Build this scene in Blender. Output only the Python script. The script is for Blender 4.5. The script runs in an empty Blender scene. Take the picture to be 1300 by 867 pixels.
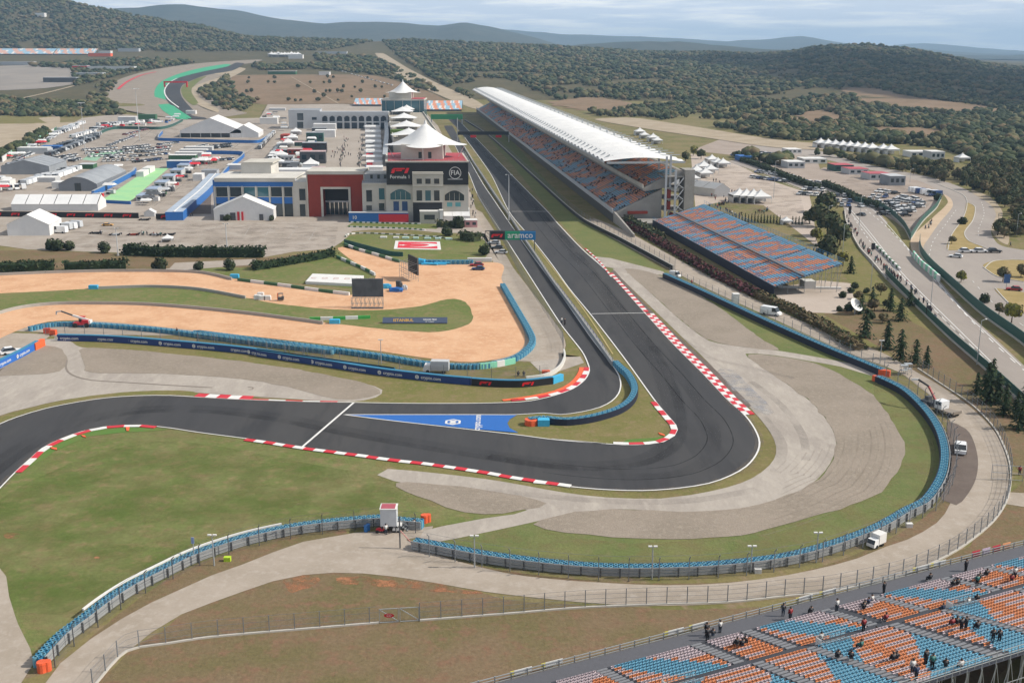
import bpy, bmesh, math, random
import numpy as np
from mathutils import Vector, noise, geometry
random.seed(7); rng = np.random.default_rng(7)
SC = bpy.context.scene; COL = SC.collection
# ---------------------------------------------------------------- camera
FPX, CAMH, HZ, CX, CY = 1400.0, 68.0, 62.0, 650.0, 433.5
PITCH = math.atan((CY-HZ)/FPX); CP, SP = math.cos(PITCH), math.sin(PITCH)
cam = bpy.data.objects.new('camera', bpy.data.cameras.new('camera')); COL.objects.link(cam)
cam.location = (0, 0, CAMH); cam.rotation_euler = (math.pi/2-PITCH, 0, 0)
cam.data.sensor_width = 36; cam.data.lens = 36*FPX/1300; cam.data.clip_start = 1; cam.data.clip_end = 60000
SC.camera = cam
# ---------------------------------------------------------------- sky, sun, exposure
SUN_EL, SUN_AZ = math.radians(40), math.radians(92)          # azimuth clockwise from +Y
sd = Vector((math.sin(SUN_AZ)*math.cos(SUN_EL), math.cos(SUN_AZ)*math.cos(SUN_EL), math.sin(SUN_EL)))
sun = bpy.data.objects.new('sun', bpy.data.lights.new('sun', 'SUN')); COL.objects.link(sun)
sun.data.energy = 4.9; sun.data.angle = math.radians(0.7); sun.data.color = (1, .94, .84)
sun.rotation_euler = sd.to_track_quat('Z', 'Y').to_euler()
wd = bpy.data.worlds.new("World"); SC.world = wd; wd.use_nodes = True
nt = wd.node_tree; N = nt.nodes; L = nt.links; N.clear()
out = N.new('ShaderNodeOutputWorld'); bg = N.new('ShaderNodeBackground'); bg.inputs[1].default_value = 0.085
sky = N.new('ShaderNodeTexSky'); sky.sky_type = 'NISHITA'; sky.sun_disc = False
sky.sun_elevation = SUN_EL; sky.sun_rotation = SUN_AZ; sky.altitude = 100; sky.dust_density = 0.7; sky.air_density = 1.0
tc = N.new('ShaderNodeTexCoord'); mp = N.new('ShaderNodeMapping'); mp.inputs['Scale'].default_value = (9, 9, 110)
ns = N.new('ShaderNodeTexNoise'); ns.inputs['Scale'].default_value = 1.0; ns.inputs['Detail'].default_value = 7; ns.inputs['Roughness'].default_value = .58
rp = N.new('ShaderNodeValToRGB'); rp.color_ramp.elements[0].position = .46; rp.color_ramp.elements[1].position = .62
rp.color_ramp.elements[1].color = (.9, .9, .9, 1); rp.color_ramp.elements[0].color = (.06, .06, .06, 1)
mx = N.new('ShaderNodeMix'); mx.data_type = 'RGBA'; mx.inputs[7].default_value = (14, 13.9, 13.7, 1)
L.new(tc.outputs['Generated'], mp.inputs[0]); L.new(mp.outputs[0], ns.inputs[0]); L.new(ns.outputs[0], rp.inputs[0])
L.new(rp.outputs[0], mx.inputs[0]); sx = N.new('ShaderNodeSeparateXYZ'); L.new(tc.outputs['Generated'], sx.inputs[0]); hr = N.new('ShaderNodeMapRange'); hr.interpolation_type = 'SMOOTHSTEP'; hr.inputs[1].default_value = 0; hr.inputs[2].default_value = .3; hr.inputs[3].default_value = .9; hr.inputs[4].default_value = 0.0; L.new(sx.outputs[2], hr.inputs[0])
m2 = N.new('ShaderNodeMix'); m2.data_type = 'RGBA'; m2.inputs[7].default_value = (8.8, 10, 12, 1); L.new(hr.outputs[0], m2.inputs[0]); L.new(sky.outputs[0], m2.inputs[6]); L.new(m2.outputs[2], mx.inputs[6]); L.new(mx.outputs[2], bg.inputs[0]); L.new(bg.outputs[0], out.inputs[0])
SC.view_settings.view_transform = 'Standard'; SC.view_settings.look = 'None'; SC.view_settings.exposure = 0.06; SC.view_settings.gamma = 1
SC.render.engine = 'CYCLES'

# ---------------------------------------------------------------- terrain and where a sight line meets it
CR = [(-400,-12),(-50,-5),(75,0),(130,12),(200,25),(260,35),(310,47),(420,52),(500,54),(600,56),(700,61),(800,66),(900,68),(960,71),(1000,68),(1040,61),(1100,59),(1150,64),(1200,72),(1250,82),(1300,88),(1500,95)]
CRX = np.array([(p[0]-CX)/1448 for p in CR]); CRZ = np.array([CAMH+(HZ-p[1])/1448*3000 for p in CR])
def sst(t):
    t = min(1, max(0, t)); return t*t*(3-2*t)
def T(x, y):
    if y < 1230: return 0.0
    zc = float(np.interp(x/y, CRX, CRZ))
    s = y-1250; s = s if s > 60 else 60*math.exp((s-60)/60)*1.0
    lin = min(zc, 79)/1750*(min(s, 1750)-60*math.exp(-80/60)*0) if y > 1250 else 0
    lin = min(zc, 79)/1750*min(max(0, y-1250), 1750)
    ext = max(zc-79, 0)*sst((y-2450)/800)
    h = lin+ext
    h += (noise.noise(Vector((x/260, y/260, 3)))*7)*sst((y-2300)/700)*min(1, max(.3, zc/79))
    return h*(1-.75*sst((y-3500)/2500))
def ray(px, py):
    u = (px-CX)/FPX; v = (py-CY)/FPX
    return Vector((u, CP-v*SP, -SP-v*CP))
def G(px, py, z=0.0):
    d = ray(px, py)
    if py > 141 or z > 0:
        t = (z-CAMH)/d.z; p = d*t; return Vector((p.x, p.y, z))
    y = 1000.0
    for _ in range(900):
        y2 = y+6; p = d*(y2/d.y)
        if CAMH+p.z <= T(p.x, y2): break
        y = y2
    p = d*(y/d.y); return Vector((p.x, y, T(p.x, y)))
def W(px, py, Y):                       # point of the upright plane at depth Y
    d = ray(px, py); d = d*(Y/d.y); return Vector((d.x, Y, CAMH+d.z))
def P(w):
    z = w[2]-CAMH; dep = w[1]*CP-z*SP; up = w[1]*SP+z*CP
    return CX+FPX*w[0]/dep, CY-FPX*up/dep
TL = dict(A=(700,300,2.6), B=(500,460,2.6), C=(0,400,2.6), D=(0,60,2.6), E=(250,250,2.6), F=(800,130,2.6), J=(0,534,2.6), H=(900,400,3.25), K=(0,0,1))
def Z(*specs, z=0.0):                   # 'A 62 0 190 120 ...' -> ground points
    o = []
    for s in specs:
        w = s.split(); x0, y0, k = TL[w[0]]; q = list(map(float, w[1:]))
        o += [G(x0+q[i]/k, y0+q[i+1]/k, z) for i in range(0, len(q), 2)]
    return o
def sm(pts, step=2.0, closed=False):    # smooth curve through points, evenly resampled
    P_ = [Vector((p.x, p.y, p.z)) for p in pts]; n = len(P_); o = []
    rngi = range(n if closed else n-1)
    for i in rngi:
        if closed: a, b, c, d = P_[(i-1) % n], P_[i], P_[(i+1) % n], P_[(i+2) % n]
        else: a, b, c, d = P_[max(i-1, 0)], P_[i], P_[i+1], P_[min(i+2, n-1)]
        L1 = (c-b).length; k = max(1, int(L1/step))
        m1 = (c-a)*.5; m2 = (d-b)*.5
        la = (b-a).length or L1; ld = (d-c).length or L1
        m1 = m1*(min(1, 2*L1/(la+L1))); m2 = m2*(min(1, 2*L1/(ld+L1)))
        for j in range(k):
            t = j/k; t2 = t*t; t3 = t2*t
            o.append(b*(2*t3-3*t2+1)+m1*(t3-2*t2+t)+c*(-2*t3+3*t2)+m2*(t3-t2))
    if not closed: o.append(P_[-1])
    return o
def even(path, step):
    o = [path[0].copy()]; acc = 0; 
    for a, b in zip(path, path[1:]):
        l = (b-a).length
        while l > 0 and acc+l >= step:
            t = (step-acc)/l; a = a.lerp(b, t); o.append(a.copy()); l = (b-a).length; acc = 0
        acc += l
    return o
def nrm(path):
    o = []
    for i in range(len(path)):
        a = path[max(0, i-1)]; b = path[min(len(path)-1, i+1)]; d = b-a; d.z = 0; d.normalize() if d.length else None
        o.append(Vector((-d.y, d.x, 0)))
    return o
def offs(path, d):
    n = nrm(path); return [p+q*d for p, q in zip(path, n)]

# ---------------------------------------------------------------- materials
def lin(h, k=0.86):
    if isinstance(h, tuple): return h+(1,) if len(h) == 3 else h
    h = h.lstrip('#'); c = [int(h[i:i+2], 16)/255 for i in (0, 2, 4)]
    return tuple(k*(x/12.92 if x <= .04045 else ((x+.055)/1.055)**2.4) for x in c)+(1,)
MATS = {}
def M(name, c1, c2=None, c3=None, rough=.85, big=12, mid=1.5, fine=0, bump=0, metal=0, var=.12, stretch=None, alpha=None, spec=.06, patchy=None):
    if name in MATS: return MATS[name]
    m = bpy.data.materials.new(name); MATS[name] = m; m.use_nodes = True; nt = m.node_tree; N = nt.nodes; L = nt.links
    b = N['Principled BSDF']; b.inputs['Roughness'].default_value = rough; b.inputs['Metallic'].default_value = metal
    b.inputs['Specular IOR Level'].default_value = spec
    g = N.new('ShaderNodeNewGeometry'); src = g.outputs['Position']
    if stretch:
        mp = N.new('ShaderNodeMapping'); mp.inputs['Rotation'].default_value = (0, 0, stretch[0]); mp.inputs['Scale'].default_value = stretch[1]
        L.new(src, mp.inputs[0]); src = mp.outputs[0]
    def nz(size, det=4, ro=.6):
        n = N.new('ShaderNodeTexNoise'); n.inputs['Scale'].default_value = 1/size; n.inputs['Detail'].default_value = det; n.inputs['Roughness'].default_value = ro
        L.new(src, n.inputs['Vector']); return n.outputs[0]
    def ramp(s, a, z):
        r = N.new('ShaderNodeMapRange'); r.inputs[1].default_value = a; r.inputs[2].default_value = z; L.new(s, r.inputs[0]); return r.outputs[0]
    def mix(f, a, z, mode='MIX'):
        x = N.new('ShaderNodeMix'); x.data_type = 'RGBA'; x.blend_type = mode
        if isinstance(f, float): x.inputs[0].default_value = f
        else: L.new(f, x.inputs[0])
        for s, i in ((a, 6), (z, 7)):
            if isinstance(s, tuple): x.inputs[i].default_value = s
            else: L.new(s, x.inputs[i])
        return x.outputs[2]
    col = lin(c1)
    if c2: col = mix(ramp(nz(big), .4, .62), lin(c1), lin(c2))
    if c3: col = mix(ramp(nz(mid, 5, .65), .50, .68), col, lin(c3))
    v = ramp(nz(mid*.3, 7, .75), .3, .7)
    vv = N.new('ShaderNodeMapRange'); vv.inputs[3].default_value = 1-var; vv.inputs[4].default_value = 1+var; L.new(v, vv.inputs[0])
    sc = N.new('ShaderNodeVectorMath'); sc.operation = 'SCALE'
    if isinstance(col, tuple): sc.inputs[0].default_value = col[:3]
    else: L.new(col, sc.inputs[0])
    L.new(vv.outputs[0], sc.inputs['Scale']); L.new(sc.outputs[0], b.inputs['Base Color'])
    if bump:
        bp = N.new('ShaderNodeBump'); bp.inputs['Strength'].default_value = bump; bp.inputs['Distance'].default_value = .2
        L.new(nz(fine or mid*.3, 3), bp.inputs['Height']); L.new(bp.outputs[0], b.inputs['Normal'])
    if alpha is not None: b.inputs['Alpha'].default_value = alpha
    if patchy:
        r = N.new('ShaderNodeMapRange'); r.inputs[1].default_value = patchy[0]; r.inputs[2].default_value = patchy[1]; r.inputs[4].default_value = patchy[3]; L.new(nz(patchy[2], 6, .65), r.inputs[0]); L.new(r.outputs[0], b.inputs['Alpha'])
    return m
def flat(name, c, rough=.6, metal=0, var=.07, spec=.4):
    return M(name, c, rough=rough, metal=metal, var=var, mid=2.2, spec=spec)

# ---------------------------------------------------------------- mesh builder
def tag(o, label=None, cat=None, group=None, kind=None):
    if label: o['label'] = label
    if cat: o['category'] = cat
    if group: o['group'] = group
    if kind: o['kind'] = kind
    return o
def empty(name, loc, label=None, cat=None, group=None, kind=None, rz=0):
    o = bpy.data.objects.new(name, None); COL.objects.link(o); o.location = loc; o.rotation_euler = (0, 0, rz); o.empty_display_size = .3
    return tag(o, label, cat, group, kind)
def link(name, mesh, parent=None, loc=(0,0,0), rz=0, sc=None, **k):
    o = bpy.data.objects.new(name, mesh); COL.objects.link(o); o.location = loc; o.rotation_euler = (0, 0, rz)
    if sc is not None: o.scale = (sc,)*3 if isinstance(sc, (int, float)) else sc
    if parent: o.parent = parent
    return tag(o, **k)
def copy_tree(o, loc, rz=0, sc=None, parent=None, **k):
    c = o.copy(); COL.objects.link(c); c.parent = parent
    if parent is None:
        c.location = loc; c.rotation_euler = (0, 0, rz)
        if sc is not None: c.scale = (sc,)*3
        tag(c, **k)
    for ch in o.children: copy_tree(ch, None, parent=c)
    return c
class MB:
    def __init__(s): s.v = []; s.f = []; s.m = []
    def add(s, vs, fs, m=0):
        n = len(s.v); s.v += [tuple(v) for v in vs]; s.f += [tuple(i+n for i in f) for f in fs]
        s.m += ([m]*len(fs) if isinstance(m, int) else list(m)); return s
    def box(s, c, d, m=0, rz=0):
        x, y, z = d[0]/2, d[1]/2, d[2]/2; ca, sa = math.cos(rz), math.sin(rz)
        vs = [(c[0]+a*x*ca-b*y*sa, c[1]+a*x*sa+b*y*ca, c[2]+e*z) for e in (-1, 1) for a, b in ((-1,-1),(1,-1),(1,1),(-1,1))]
        return s.add(vs, [(3,2,1,0),(4,5,6,7),(0,1,5,4),(1,2,6,5),(2,3,7,6),(3,0,4,7)], m)
    def bb(s, x0, x1, y0, y1, z0, z1, m=0): return s.box(((x0+x1)/2, (y0+y1)/2, (z0+z1)/2), (x1-x0, y1-y0, z1-z0), m)
    def beam(s, p, q, w, h=None, m=0):
        p = Vector(p); q = Vector(q); h = h or w; d = q-p
        if d.length < 1e-6: return s
        d.normalize(); up = Vector((0,0,1)) if abs(d.z) < .9 else Vector((1,0,0))
        a = d.cross(up).normalized()*w/2; b = a.cross(d).normalized()*h/2
        vs = [o+i*a+j*b for o in (p, q) for i, j in ((-1,-1),(1,-1),(1,1),(-1,1))]
        return s.add(vs, [(0,1,2,3),(7,6,5,4),(0,4,5,1),(1,5,6,2),(2,6,7,3),(3,7,4,0)], m)
    def cyl(s, c, r, z0, z1, n=8, m=0, r2=None, cap=True, mtop=None):
        r2 = r if r2 is None else r2
        vs = [(c[0]+q*math.cos(2*math.pi*i/n), c[1]+q*math.sin(2*math.pi*i/n), z) for q, z in ((r, z0), (r2, z1)) for i in range(n)]
        fs = [(i, (i+1) % n, n+(i+1) % n, n+i) for i in range(n)]; mm = [m]*n
        if cap: fs.append(tuple(range(n, 2*n))); mm.append(m if mtop is None else mtop)
        return s.add(vs, fs, mm)
    def poly(s, pts, z, m=0):
        vs = [(p[0], p[1], (p[2] if len(p) > 2 else 0)+z) for p in pts]
        tri = geometry.tessellate_polygon([[Vector((v[0], v[1], 0)) for v in vs]])
        fs = []
        for t in tri:
            a, b, c = (Vector(vs[i][:2]) for i in t)
            fs.append(t if (b-a).cross(c-a) > 0 else t[::-1])
        return s.add(vs, fs, m)
    def prism(s, pts, z0, z1, m=0, mt=None):
        n = len(pts)
        ar = sum(pts[i][0]*pts[(i+1) % n][1]-pts[(i+1) % n][0]*pts[i][1] for i in range(n))
        if ar < 0: pts = pts[::-1]
        s.poly([(p[0], p[1]) for p in pts], z1, m if mt is None else mt)
        vs = [(p[0], p[1], z) for z in (z0, z1) for p in pts]
        return s.add(vs, [(i, (i+1) % n, n+(i+1) % n, n+i) for i in range(n)], m)
    def strip(s, l, r, z=0, m=0):           # l = left side of travel, r = right
        n = min(len(l), len(r)); vs = []
        for i in range(n): vs += [(r[i][0], r[i][1], r[i][2]+z), (l[i][0], l[i][1], l[i][2]+z)]
        return s.add(vs, [(2*i, 2*i+2, 2*i+3, 2*i+1) for i in range(n-1)], m)
    def wall(s, path, th, z0, z1, m=0, mt=None):
        l = offs(path, th/2); r = offs(path, -th/2); n = len(path); vs = []
        for a, b in zip(l, r):
            vs += [(a.x, a.y, a.z+z0), (a.x, a.y, a.z+z1), (b.x, b.y, b.z+z1), (b.x, b.y, b.z+z0)]
        fs = []; ms = []; mt = m if mt is None else mt
        for i in range(n-1):
            k = 4*i
            fs += [(k+0, k+1, k+5, k+4), (k+1, k+2, k+6, k+5), (k+2, k+3, k+7, k+6)]; ms += [m, mt, m]
        fs += [(0, 3, 2, 1), (4*n-4, 4*n-3, 4*n-2, 4*n-1)]; ms += [m, m]
        return s.add(vs, fs, ms)
    def mesh(s, name, mats, org=(0,0,0), smooth=False):
        me = bpy.data.meshes.new(name); o = Vector(org)
        me.from_pydata([(v[0]-o[0], v[1]-o[1], v[2]-o[2]) for v in s.v], [], s.f)
        for m in (mats if isinstance(mats, (list, tuple)) else [mats]): me.materials.append(m)
        me.polygons.foreach_set('material_index', s.m)
        if smooth: me.polygons.foreach_set('use_smooth', [True]*len(me.polygons))
        me.update(); return me
    def build(s, name, mats, parent=None, org=None, smooth=False, **k):
        if org is None: org = tuple(parent.location) if parent else (0,0,0)
        me = s.mesh(name, mats, org, smooth)
        return link(name, me, parent, loc=(0,0,0) if parent else org, **k)
def text_mesh(txt, size, mat, ext=.02, shear=0, bold=0):
    cu = bpy.data.curves.new('t', 'FONT'); cu.body = txt; cu.size = size; cu.extrude = ext; cu.align_x = 'CENTER'; cu.align_y = 'CENTER'
    cu.shear = shear; cu.offset = bold; cu.resolution_u = 2
    o = bpy.data.objects.new('t', cu); COL.objects.link(o); bpy.context.view_layer.update()
    me = bpy.data.meshes.new_from_object(o.evaluated_get(bpy.context.evaluated_depsgraph_get())); bpy.data.objects.remove(o); bpy.data.curves.remove(cu)
    me.materials.clear(); me.materials.append(mat); return me
def put_text(me, parent, origin, xdir, up, name='lettering', kind=None):
    x = Vector(xdir).normalized(); u = Vector(up).normalized(); n = x.cross(u).normalized(); u = n.cross(x)
    from mathutils import Matrix
    R = Matrix((x, u, n)).transposed().to_4x4(); o = bpy.data.objects.new(name, me); COL.objects.link(o)
    o.parent = parent; o.matrix_local = Matrix.Translation(Vector(origin)-(parent.location if parent else Vector()))@R; return o
def rough_edge(path, amp=.5, sc=3.0, seed=0):
    n = nrm(path+[path[0]])
    return [p+q*(noise.noise(Vector((p.x/sc, p.y/sc, seed)))*amp*1.8+noise.noise(Vector((p.x/sc*4, p.y/sc*4, seed+9)))*amp*1.1) for p, q in zip(path, n)]
def area(name, mat, zlev, *spec, step=2.5, rough=0, sharp=False, pts=None, label=None):
    pts = pts or Z(*spec)
    p = pts if sharp else sm(pts, step, closed=True)
    if rough:
        p = [(p[i-1]+p[i]*2+p[(i+1)%len(p)])*.25 for i in range(len(p))]; p = rough_edge(p, rough)
    b = MB(); b.poly(p, zlev); return b.build(name, mat, kind='structure')
# ================================================================ GROUND
m_ground = M('dry_grass', '#857a55', '#707044', '#8f7b66', big=22, mid=3.2, var=.2, bump=.4, fine=.5)
m_lush = M('green_grass', '#6a7642', '#7a7b50', '#8a7c59', big=17, mid=2.6, var=.2, bump=.5, fine=.4)
m_vivid = M('bright_grass', '#6b7547', '#787a4e', '#777650', big=10, mid=2.0, var=.18, bump=.5, fine=.4)
m_olive = M('olive_grass', '#80784f', '#747444', '#8c7c5c', big=9, mid=1.8, var=.2, bump=.5, fine=.4)
m_brown = M('brown_grass', '#7f6d56', '#72694a', '#846854', big=13, mid=2.2, var=.22, bump=.5, fine=.5)
m_red = M('red_earth', '#b88260', '#a87458', '#98745a', big=3, mid=.8, var=.2, bump=.4, patchy=(.42, .62, 2.6, .9))
m_gravel = M('gravel_bed', '#9c9083', '#92877a', '#a3988a', big=10, mid=.9, var=.13, bump=.5, fine=.25)
m_conc = M('runoff_concrete', '#b2a99f', '#a59c93', '#b9b0a5', big=9, mid=2.5, var=.09, stretch=(.7, (1, .35, 1)))
m_road = M('service_road', '#afa396', '#a5998b', '#b5aa9e', big=7, mid=1.6, var=.06)
m_asph = M('race_asphalt', '#4a4a4c', '#515050', '#444446', big=16, mid=6, var=.05, rough=.75, stretch=(.1, (1, .16, 1)))
m_asph2 = M('pit_asphalt', '#4e4e50', '#555455', rough=.78, big=8, mid=4, var=.05, stretch=(.1, (1, .2, 1)))
m_pad = M('paddock_tarmac', '#aea398', '#a3988c', '#b3aaa0', big=30, mid=6, var=.08)
m_hway = M('highway_tarmac', '#a89f97', '#9f968f', big=20, mid=6, var=.05, stretch=(.5, (1, .2, 1)))
m_sand = M('orange_sand', '#dcb08c', '#cfa07c', '#deb896', big=9, mid=1.6, var=.07, bump=.3, fine=.5)
m_darkpatch = M('dark_tarmac', '#756a63', '#6d625c', big=5, mid=1.5, var=.08)
m_white = flat('white_paint', '#e6e4e0'); m_red_p = flat('red_paint', '#d2303c'); m_orange = flat('orange_paint', '#f26a3c')
m_green_p = flat('green_paint', '#4a9a50'); m_blue_p = flat('blue_paint', '#2468b8'); m_turf_p = M('green_turf', '#5e8040', '#6b7c44', big=5, mid=.8, var=.1)
m_forest = M('forest_floor', '#57543e', '#625b43', '#6e614b', big=60, mid=14, var=.2)
m_field = M('bare_field', '#8c7660', '#7f6c56', '#94806a', big=40, mid=10, var=.1)
m_dirtroad = M('pale_dirt', '#b3a48f', '#a79882', big=20, mid=5, var=.08)
m_grey = flat('grey_metal', '#9a9c9e', rough=.5); m_dkgrey = flat('dark_metal', '#55575a', rough=.5); m_galv = flat('galvanised', '#b4b8ba', rough=.45, metal=.3)
m_black = flat('black_rubber', '#26272c'); m_kerbbase = flat('kerb_concrete', '#b0aaa2')

xs = [-16000,-12000,-8000,-5500,-4200]+list(range(-3400,3401,50))+[4200,5500,8000,12000,16000]
ys = [-260,0,300,600,900,1100]+list(range(1200,4700,50))+[5000,5500,6000,7000,9000,13000,18200]
b = MB(); nx = len(xs)
b.v = [(x, y, T(x, y)) for y in ys for x in xs]
b.f = [(j*nx+i, j*nx+i+1, (j+1)*nx+i+1, (j+1)*nx+i) for j in range(len(ys)-1) for i in range(nx-1)]
b.m = [1 if ys[f[0]//nx] >= 1400 else 0 for f in b.f]
b.build('ground', [m_ground, m_forest], smooth=True, kind='structure')

# grass areas
area('infield_grass', m_lush, .02, 'K -120 700 -60 640 0 600 60 556 170 540 300 552 420 570 560 592 660 612 640 650 590 664 540 668 460 658 350 672 250 702 150 748 90 792 52 835 36 826 20 790 -10 740 -60 730', rough=.3)
area('runoff_grass', m_vivid, .024, 'K 740 278 790 308 850 346 980 404 1060 440 1120 474 1170 508 1196 545 1202 590 1180 630 1130 668 1050 696 950 716 820 724 690 718 600 700 540 685 600 660 640 600 900 600 1000 540 940 470 850 400 770 340 700 270 655 215 622 175 640 170 690 225')
area('verge_grass', m_olive, .03, 'B 1120 90 1170 140 1222 205 1257 258 1264 302 1240 345 1182 388 1100 418 980 442 880 452 700 450 550 432 440 415 300 392 200 377 0 357 -80 346 -80 320 0 318 200 340 600 405 1000 380 1180 260', rough=.25)
area('foreground_grass', m_brown, .02, 'K 60 900 123 867 162 829 210 800 260 760 330 728 420 722 500 728 560 740 640 760 800 772 1000 768 1100 745 1180 720 1240 685 1275 640 1300 610 1420 560 1500 700 1400 760 1200 900 900 1000 300 1100', rough=.4)
area('roadside_grass', m_brown, .025, 'K 60 900 90 835 150 780 230 725 330 690 440 668 450 682 400 690 300 726 200 780 130 835 80 900', rough=.2)
area('roadside_grass', m_brown, .028, 'K 515 684 560 705 640 724 770 738 900 740 1000 730 1080 706 1150 672 1190 640 1204 600 1232 600 1200 668 1120 700 1010 732 900 745 760 742 640 728 550 712 500 690')
area('red_earth', m_red, .035, 'J 940 520 1000 508 1060 512 1040 540 1000 560 960 575 935 555', rough=.5, step=1)
area('red_earth', m_red, .038, 'K 425 734 460 733 507 738 500 746 460 742 430 740', rough=.4, step=1)
area('red_earth', m_red, .041, 'B -20 712 80 722 160 732 280 752 300 764 200 762 60 745 -20 740', rough=.4, step=1)
area('middle_grass', m_lush, .03, 'E 0 245 130 262 240 280 360 288 520 300 575 265 470 205 440 190 300 225 190 235 60 232 0 236')
area('hedge_bank', m_brown, .022, 'K -120 345 -120 310 0 318 40 318 150 322 330 328 420 318 420 330 330 338 160 342 60 346')
# tarmac underlay round the sand and the pit entry
area('service_lane', m_road, .04, 'E 975 185 1012 185 1045 235 1200 440 1218 490 1210 520 1262 527 1278 548 1200 575 1120 605 1000 618 850 608 600 580 300 535 0 482', 'C -80 60 -60 140 0 185 60 130 130 95 160 60', 'E -640 440 -500 418 -300 410 0 425 400 480 800 535 1000 530 1080 480 1000 300 ', step=3)
area('sand_track', m_sand, .07, 'K -80 354 0 348 77 345 154 344 250 346 296 354 350 363 442 375 462 371 477 348 455 336 436 323 429 315 445 313 510 333 540 336 632 334 637 356 652 385 666 425 663 442 644 453 600 460 550 456 480 446 400 436 250 420 150 410 100 407 60 409 30 417 0 430 -80 470')
area('middle_grass', m_lush, .09, 'K -80 378 0 373 58 370 115 367 192 365 250 369 311 378 345 385 420 393 480 394 535 389 558 382 577 379 592 384 601 402 600 409 588 415 558 422 519 421 488 418 423 411 327 399 250 391 180 386 97 385 62 386 28 390 0 397 -80 420', rough=.15)
# left run-off
area('runoff_concrete', m_conc, .04, 'C -150 430 0 332 100 305 200 282 350 262 500 253 640 256 1150 287 1240 272 1262 247 1200 225 1050 193 900 168 750 148 560 128 400 113 270 107 225 84 150 80 90 120 0 180 -150 260')
area('gravel_trap', m_gravel, .07, 'C 268 110 400 113 560 128 750 148 900 168 1050 193 1200 225 1262 247 1235 272 1160 283 1060 268 960 240 800 212 620 198 420 192 290 192 278 150', rough=.3)
area('gravel_trap', m_gravel, .07, 'C -100 250 0 185 80 120 145 97 195 105 218 135 218 170 205 190 100 197 0 202 -100 215', rough=.2)
area('banner_grass', m_olive, .035, 'C 215 78 500 88 800 118 1000 150 1300 195', 'E 200 520 500 570 800 605 950 625 1100 620 1200 600 1285 560 1290 600 1240 655 1100 682 1030 690 700 690 520 688 300 640 0 560', 'C 650 235 400 130 270 120', rough=.2)
area('verge_grass', m_olive, .06, 'C -120 410 0 336 100 308 200 284 350 260 500 250 640 252 700 282 640 292 350 285 150 325 0 380', rough=.15)
area('access_pad', m_conc, .05, 'E 1100 545 1265 527 1278 548 1190 578 1130 575', sharp=True)
area('pit_verge', m_olive, .04, 'E 1050 230 1020 190 960 60 975 60 1100 260 1275 510 1265 528 1205 528 1220 490 1200 440')
area('centre_strip', m_olive, .03, 'K 590 160 600 160 655 262 720 350 800 470 806 500 780 525 700 545 640 548 640 520 740 505 775 480 700 370 645 280')
area('island_grass', m_olive, .06, 'A -30 598 100 585 200 555 250 500 240 440 205 400 250 420 355 560 385 595 412 635 404 660 370 682 320 690 240 692 170 688 0 672 -140 655 -150 620', rough=.1)
# right gravel and concrete
area('runoff_concrete', m_conc, .056, 'A 202 108 240 105 330 190 430 280 520 345 600 362 760 380 950 413 1080 443 1066 463 960 432 850 412 740 394 640 388 700 435 780 490 860 550 912 612 937 662 938 702 920 750 880 800 810 850', 'B 1290 445 1200 472 1100 489 980 495 860 490 720 484 600 497 440 532 300 562 150 592 70 598 100 556 300 515 440 488 0 392 -55 372 -20 352 300 385 550 428 700 446 880 450 980 438 1100 413 1182 383 1240 340 1262 300 1255 255 1220 200 1160 135', 'A 620 550 540 440 420 322', step=3)
area('gravel_trap', m_gravel, .07, 'A 240 106 300 112 370 135 480 190 560 240 620 285 700 345 760 379 600 361 520 344 430 279 330 189', rough=.25)
area('gravel_trap', m_gravel, .075, 'A 640 388 740 396 870 420 950 455 1040 510 1100 570 1145 640 1168 700 1150 760 1110 820 1050 866', 'B 1150 573 980 583 800 581 640 571 500 553 440 533 600 496 720 483 860 490 980 494 1100 488 1200 471 1300 440', 'A 880 801 920 751 938 703 937 663 912 613 860 551 780 491 700 436', rough=.3)
area('gravel_trap', m_gravel, .075, 'B -5 394 160 402 350 430 515 466 300 509 230 497 120 457 0 412', rough=.3, sharp=False)
area('access_road', m_conc, .047, 'E 1050 160 1050 160', pts=[G(*q) for q in ((748,325),(775,328),(842,345),(846,350),(790,343),(745,334))], sharp=True)
area('tarmac_edge', m_darkpatch, .085, 'A 205 112 240 150 340 255 440 350 540 440 610 510 660 560 640 570 560 500 440 390 330 275 195 130', step=4)
# service roads
area('service_road', m_road, .05, 'J 60 1000 150 866 200 800 300 720 400 655 500 600 600 555 700 510 800 475 900 435 1000 400 1080 386 1150 374', 'K 452 676 505 673 550 668 545 680 515 685 560 706 640 727 700 735 770 740 846 743 924 740 1000 730 1060 717 1088 709 1125 694 1152 685 1189 664 1206 640 1216 600 1214 560 1204 530 1190 510 1165 490 1140 472 1095 455 1040 432 975 402 900 368 850 342 800 315 740 280 755 278 797 295 880 340 975 388 1060 426 1120 448 1161 471 1195 491 1232 517 1260 545 1274 569 1281 597 1281 620 1278 636 1263 660 1241 680 1213 700 1180 717 1149 730 1115 739 1078 748 1046 754 1000 758 923 766 846 769 785 768 731 764 673 758 615 751 558 741 500 732 462 728 423 727 385 730 346 738 308 751 269 765 230 780 192 803 154 834 123 867 80 920', step=3)
area('dark_lane', m_darkpatch, .07, 'H 990 440 1060 470 1092 520 1110 600 1100 680 1062 748 1020 785 958 762 985 690 1000 600 985 500', step=2)
area('service_road', m_road, .05, 'J -200 430 0 488 30 580 60 672 100 752 112 800 70 866 -20 1000 -300 1000')
area('service_road', m_road, .05, 'K 1282 625 1340 628 1340 650 1278 640', sharp=True)
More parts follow.
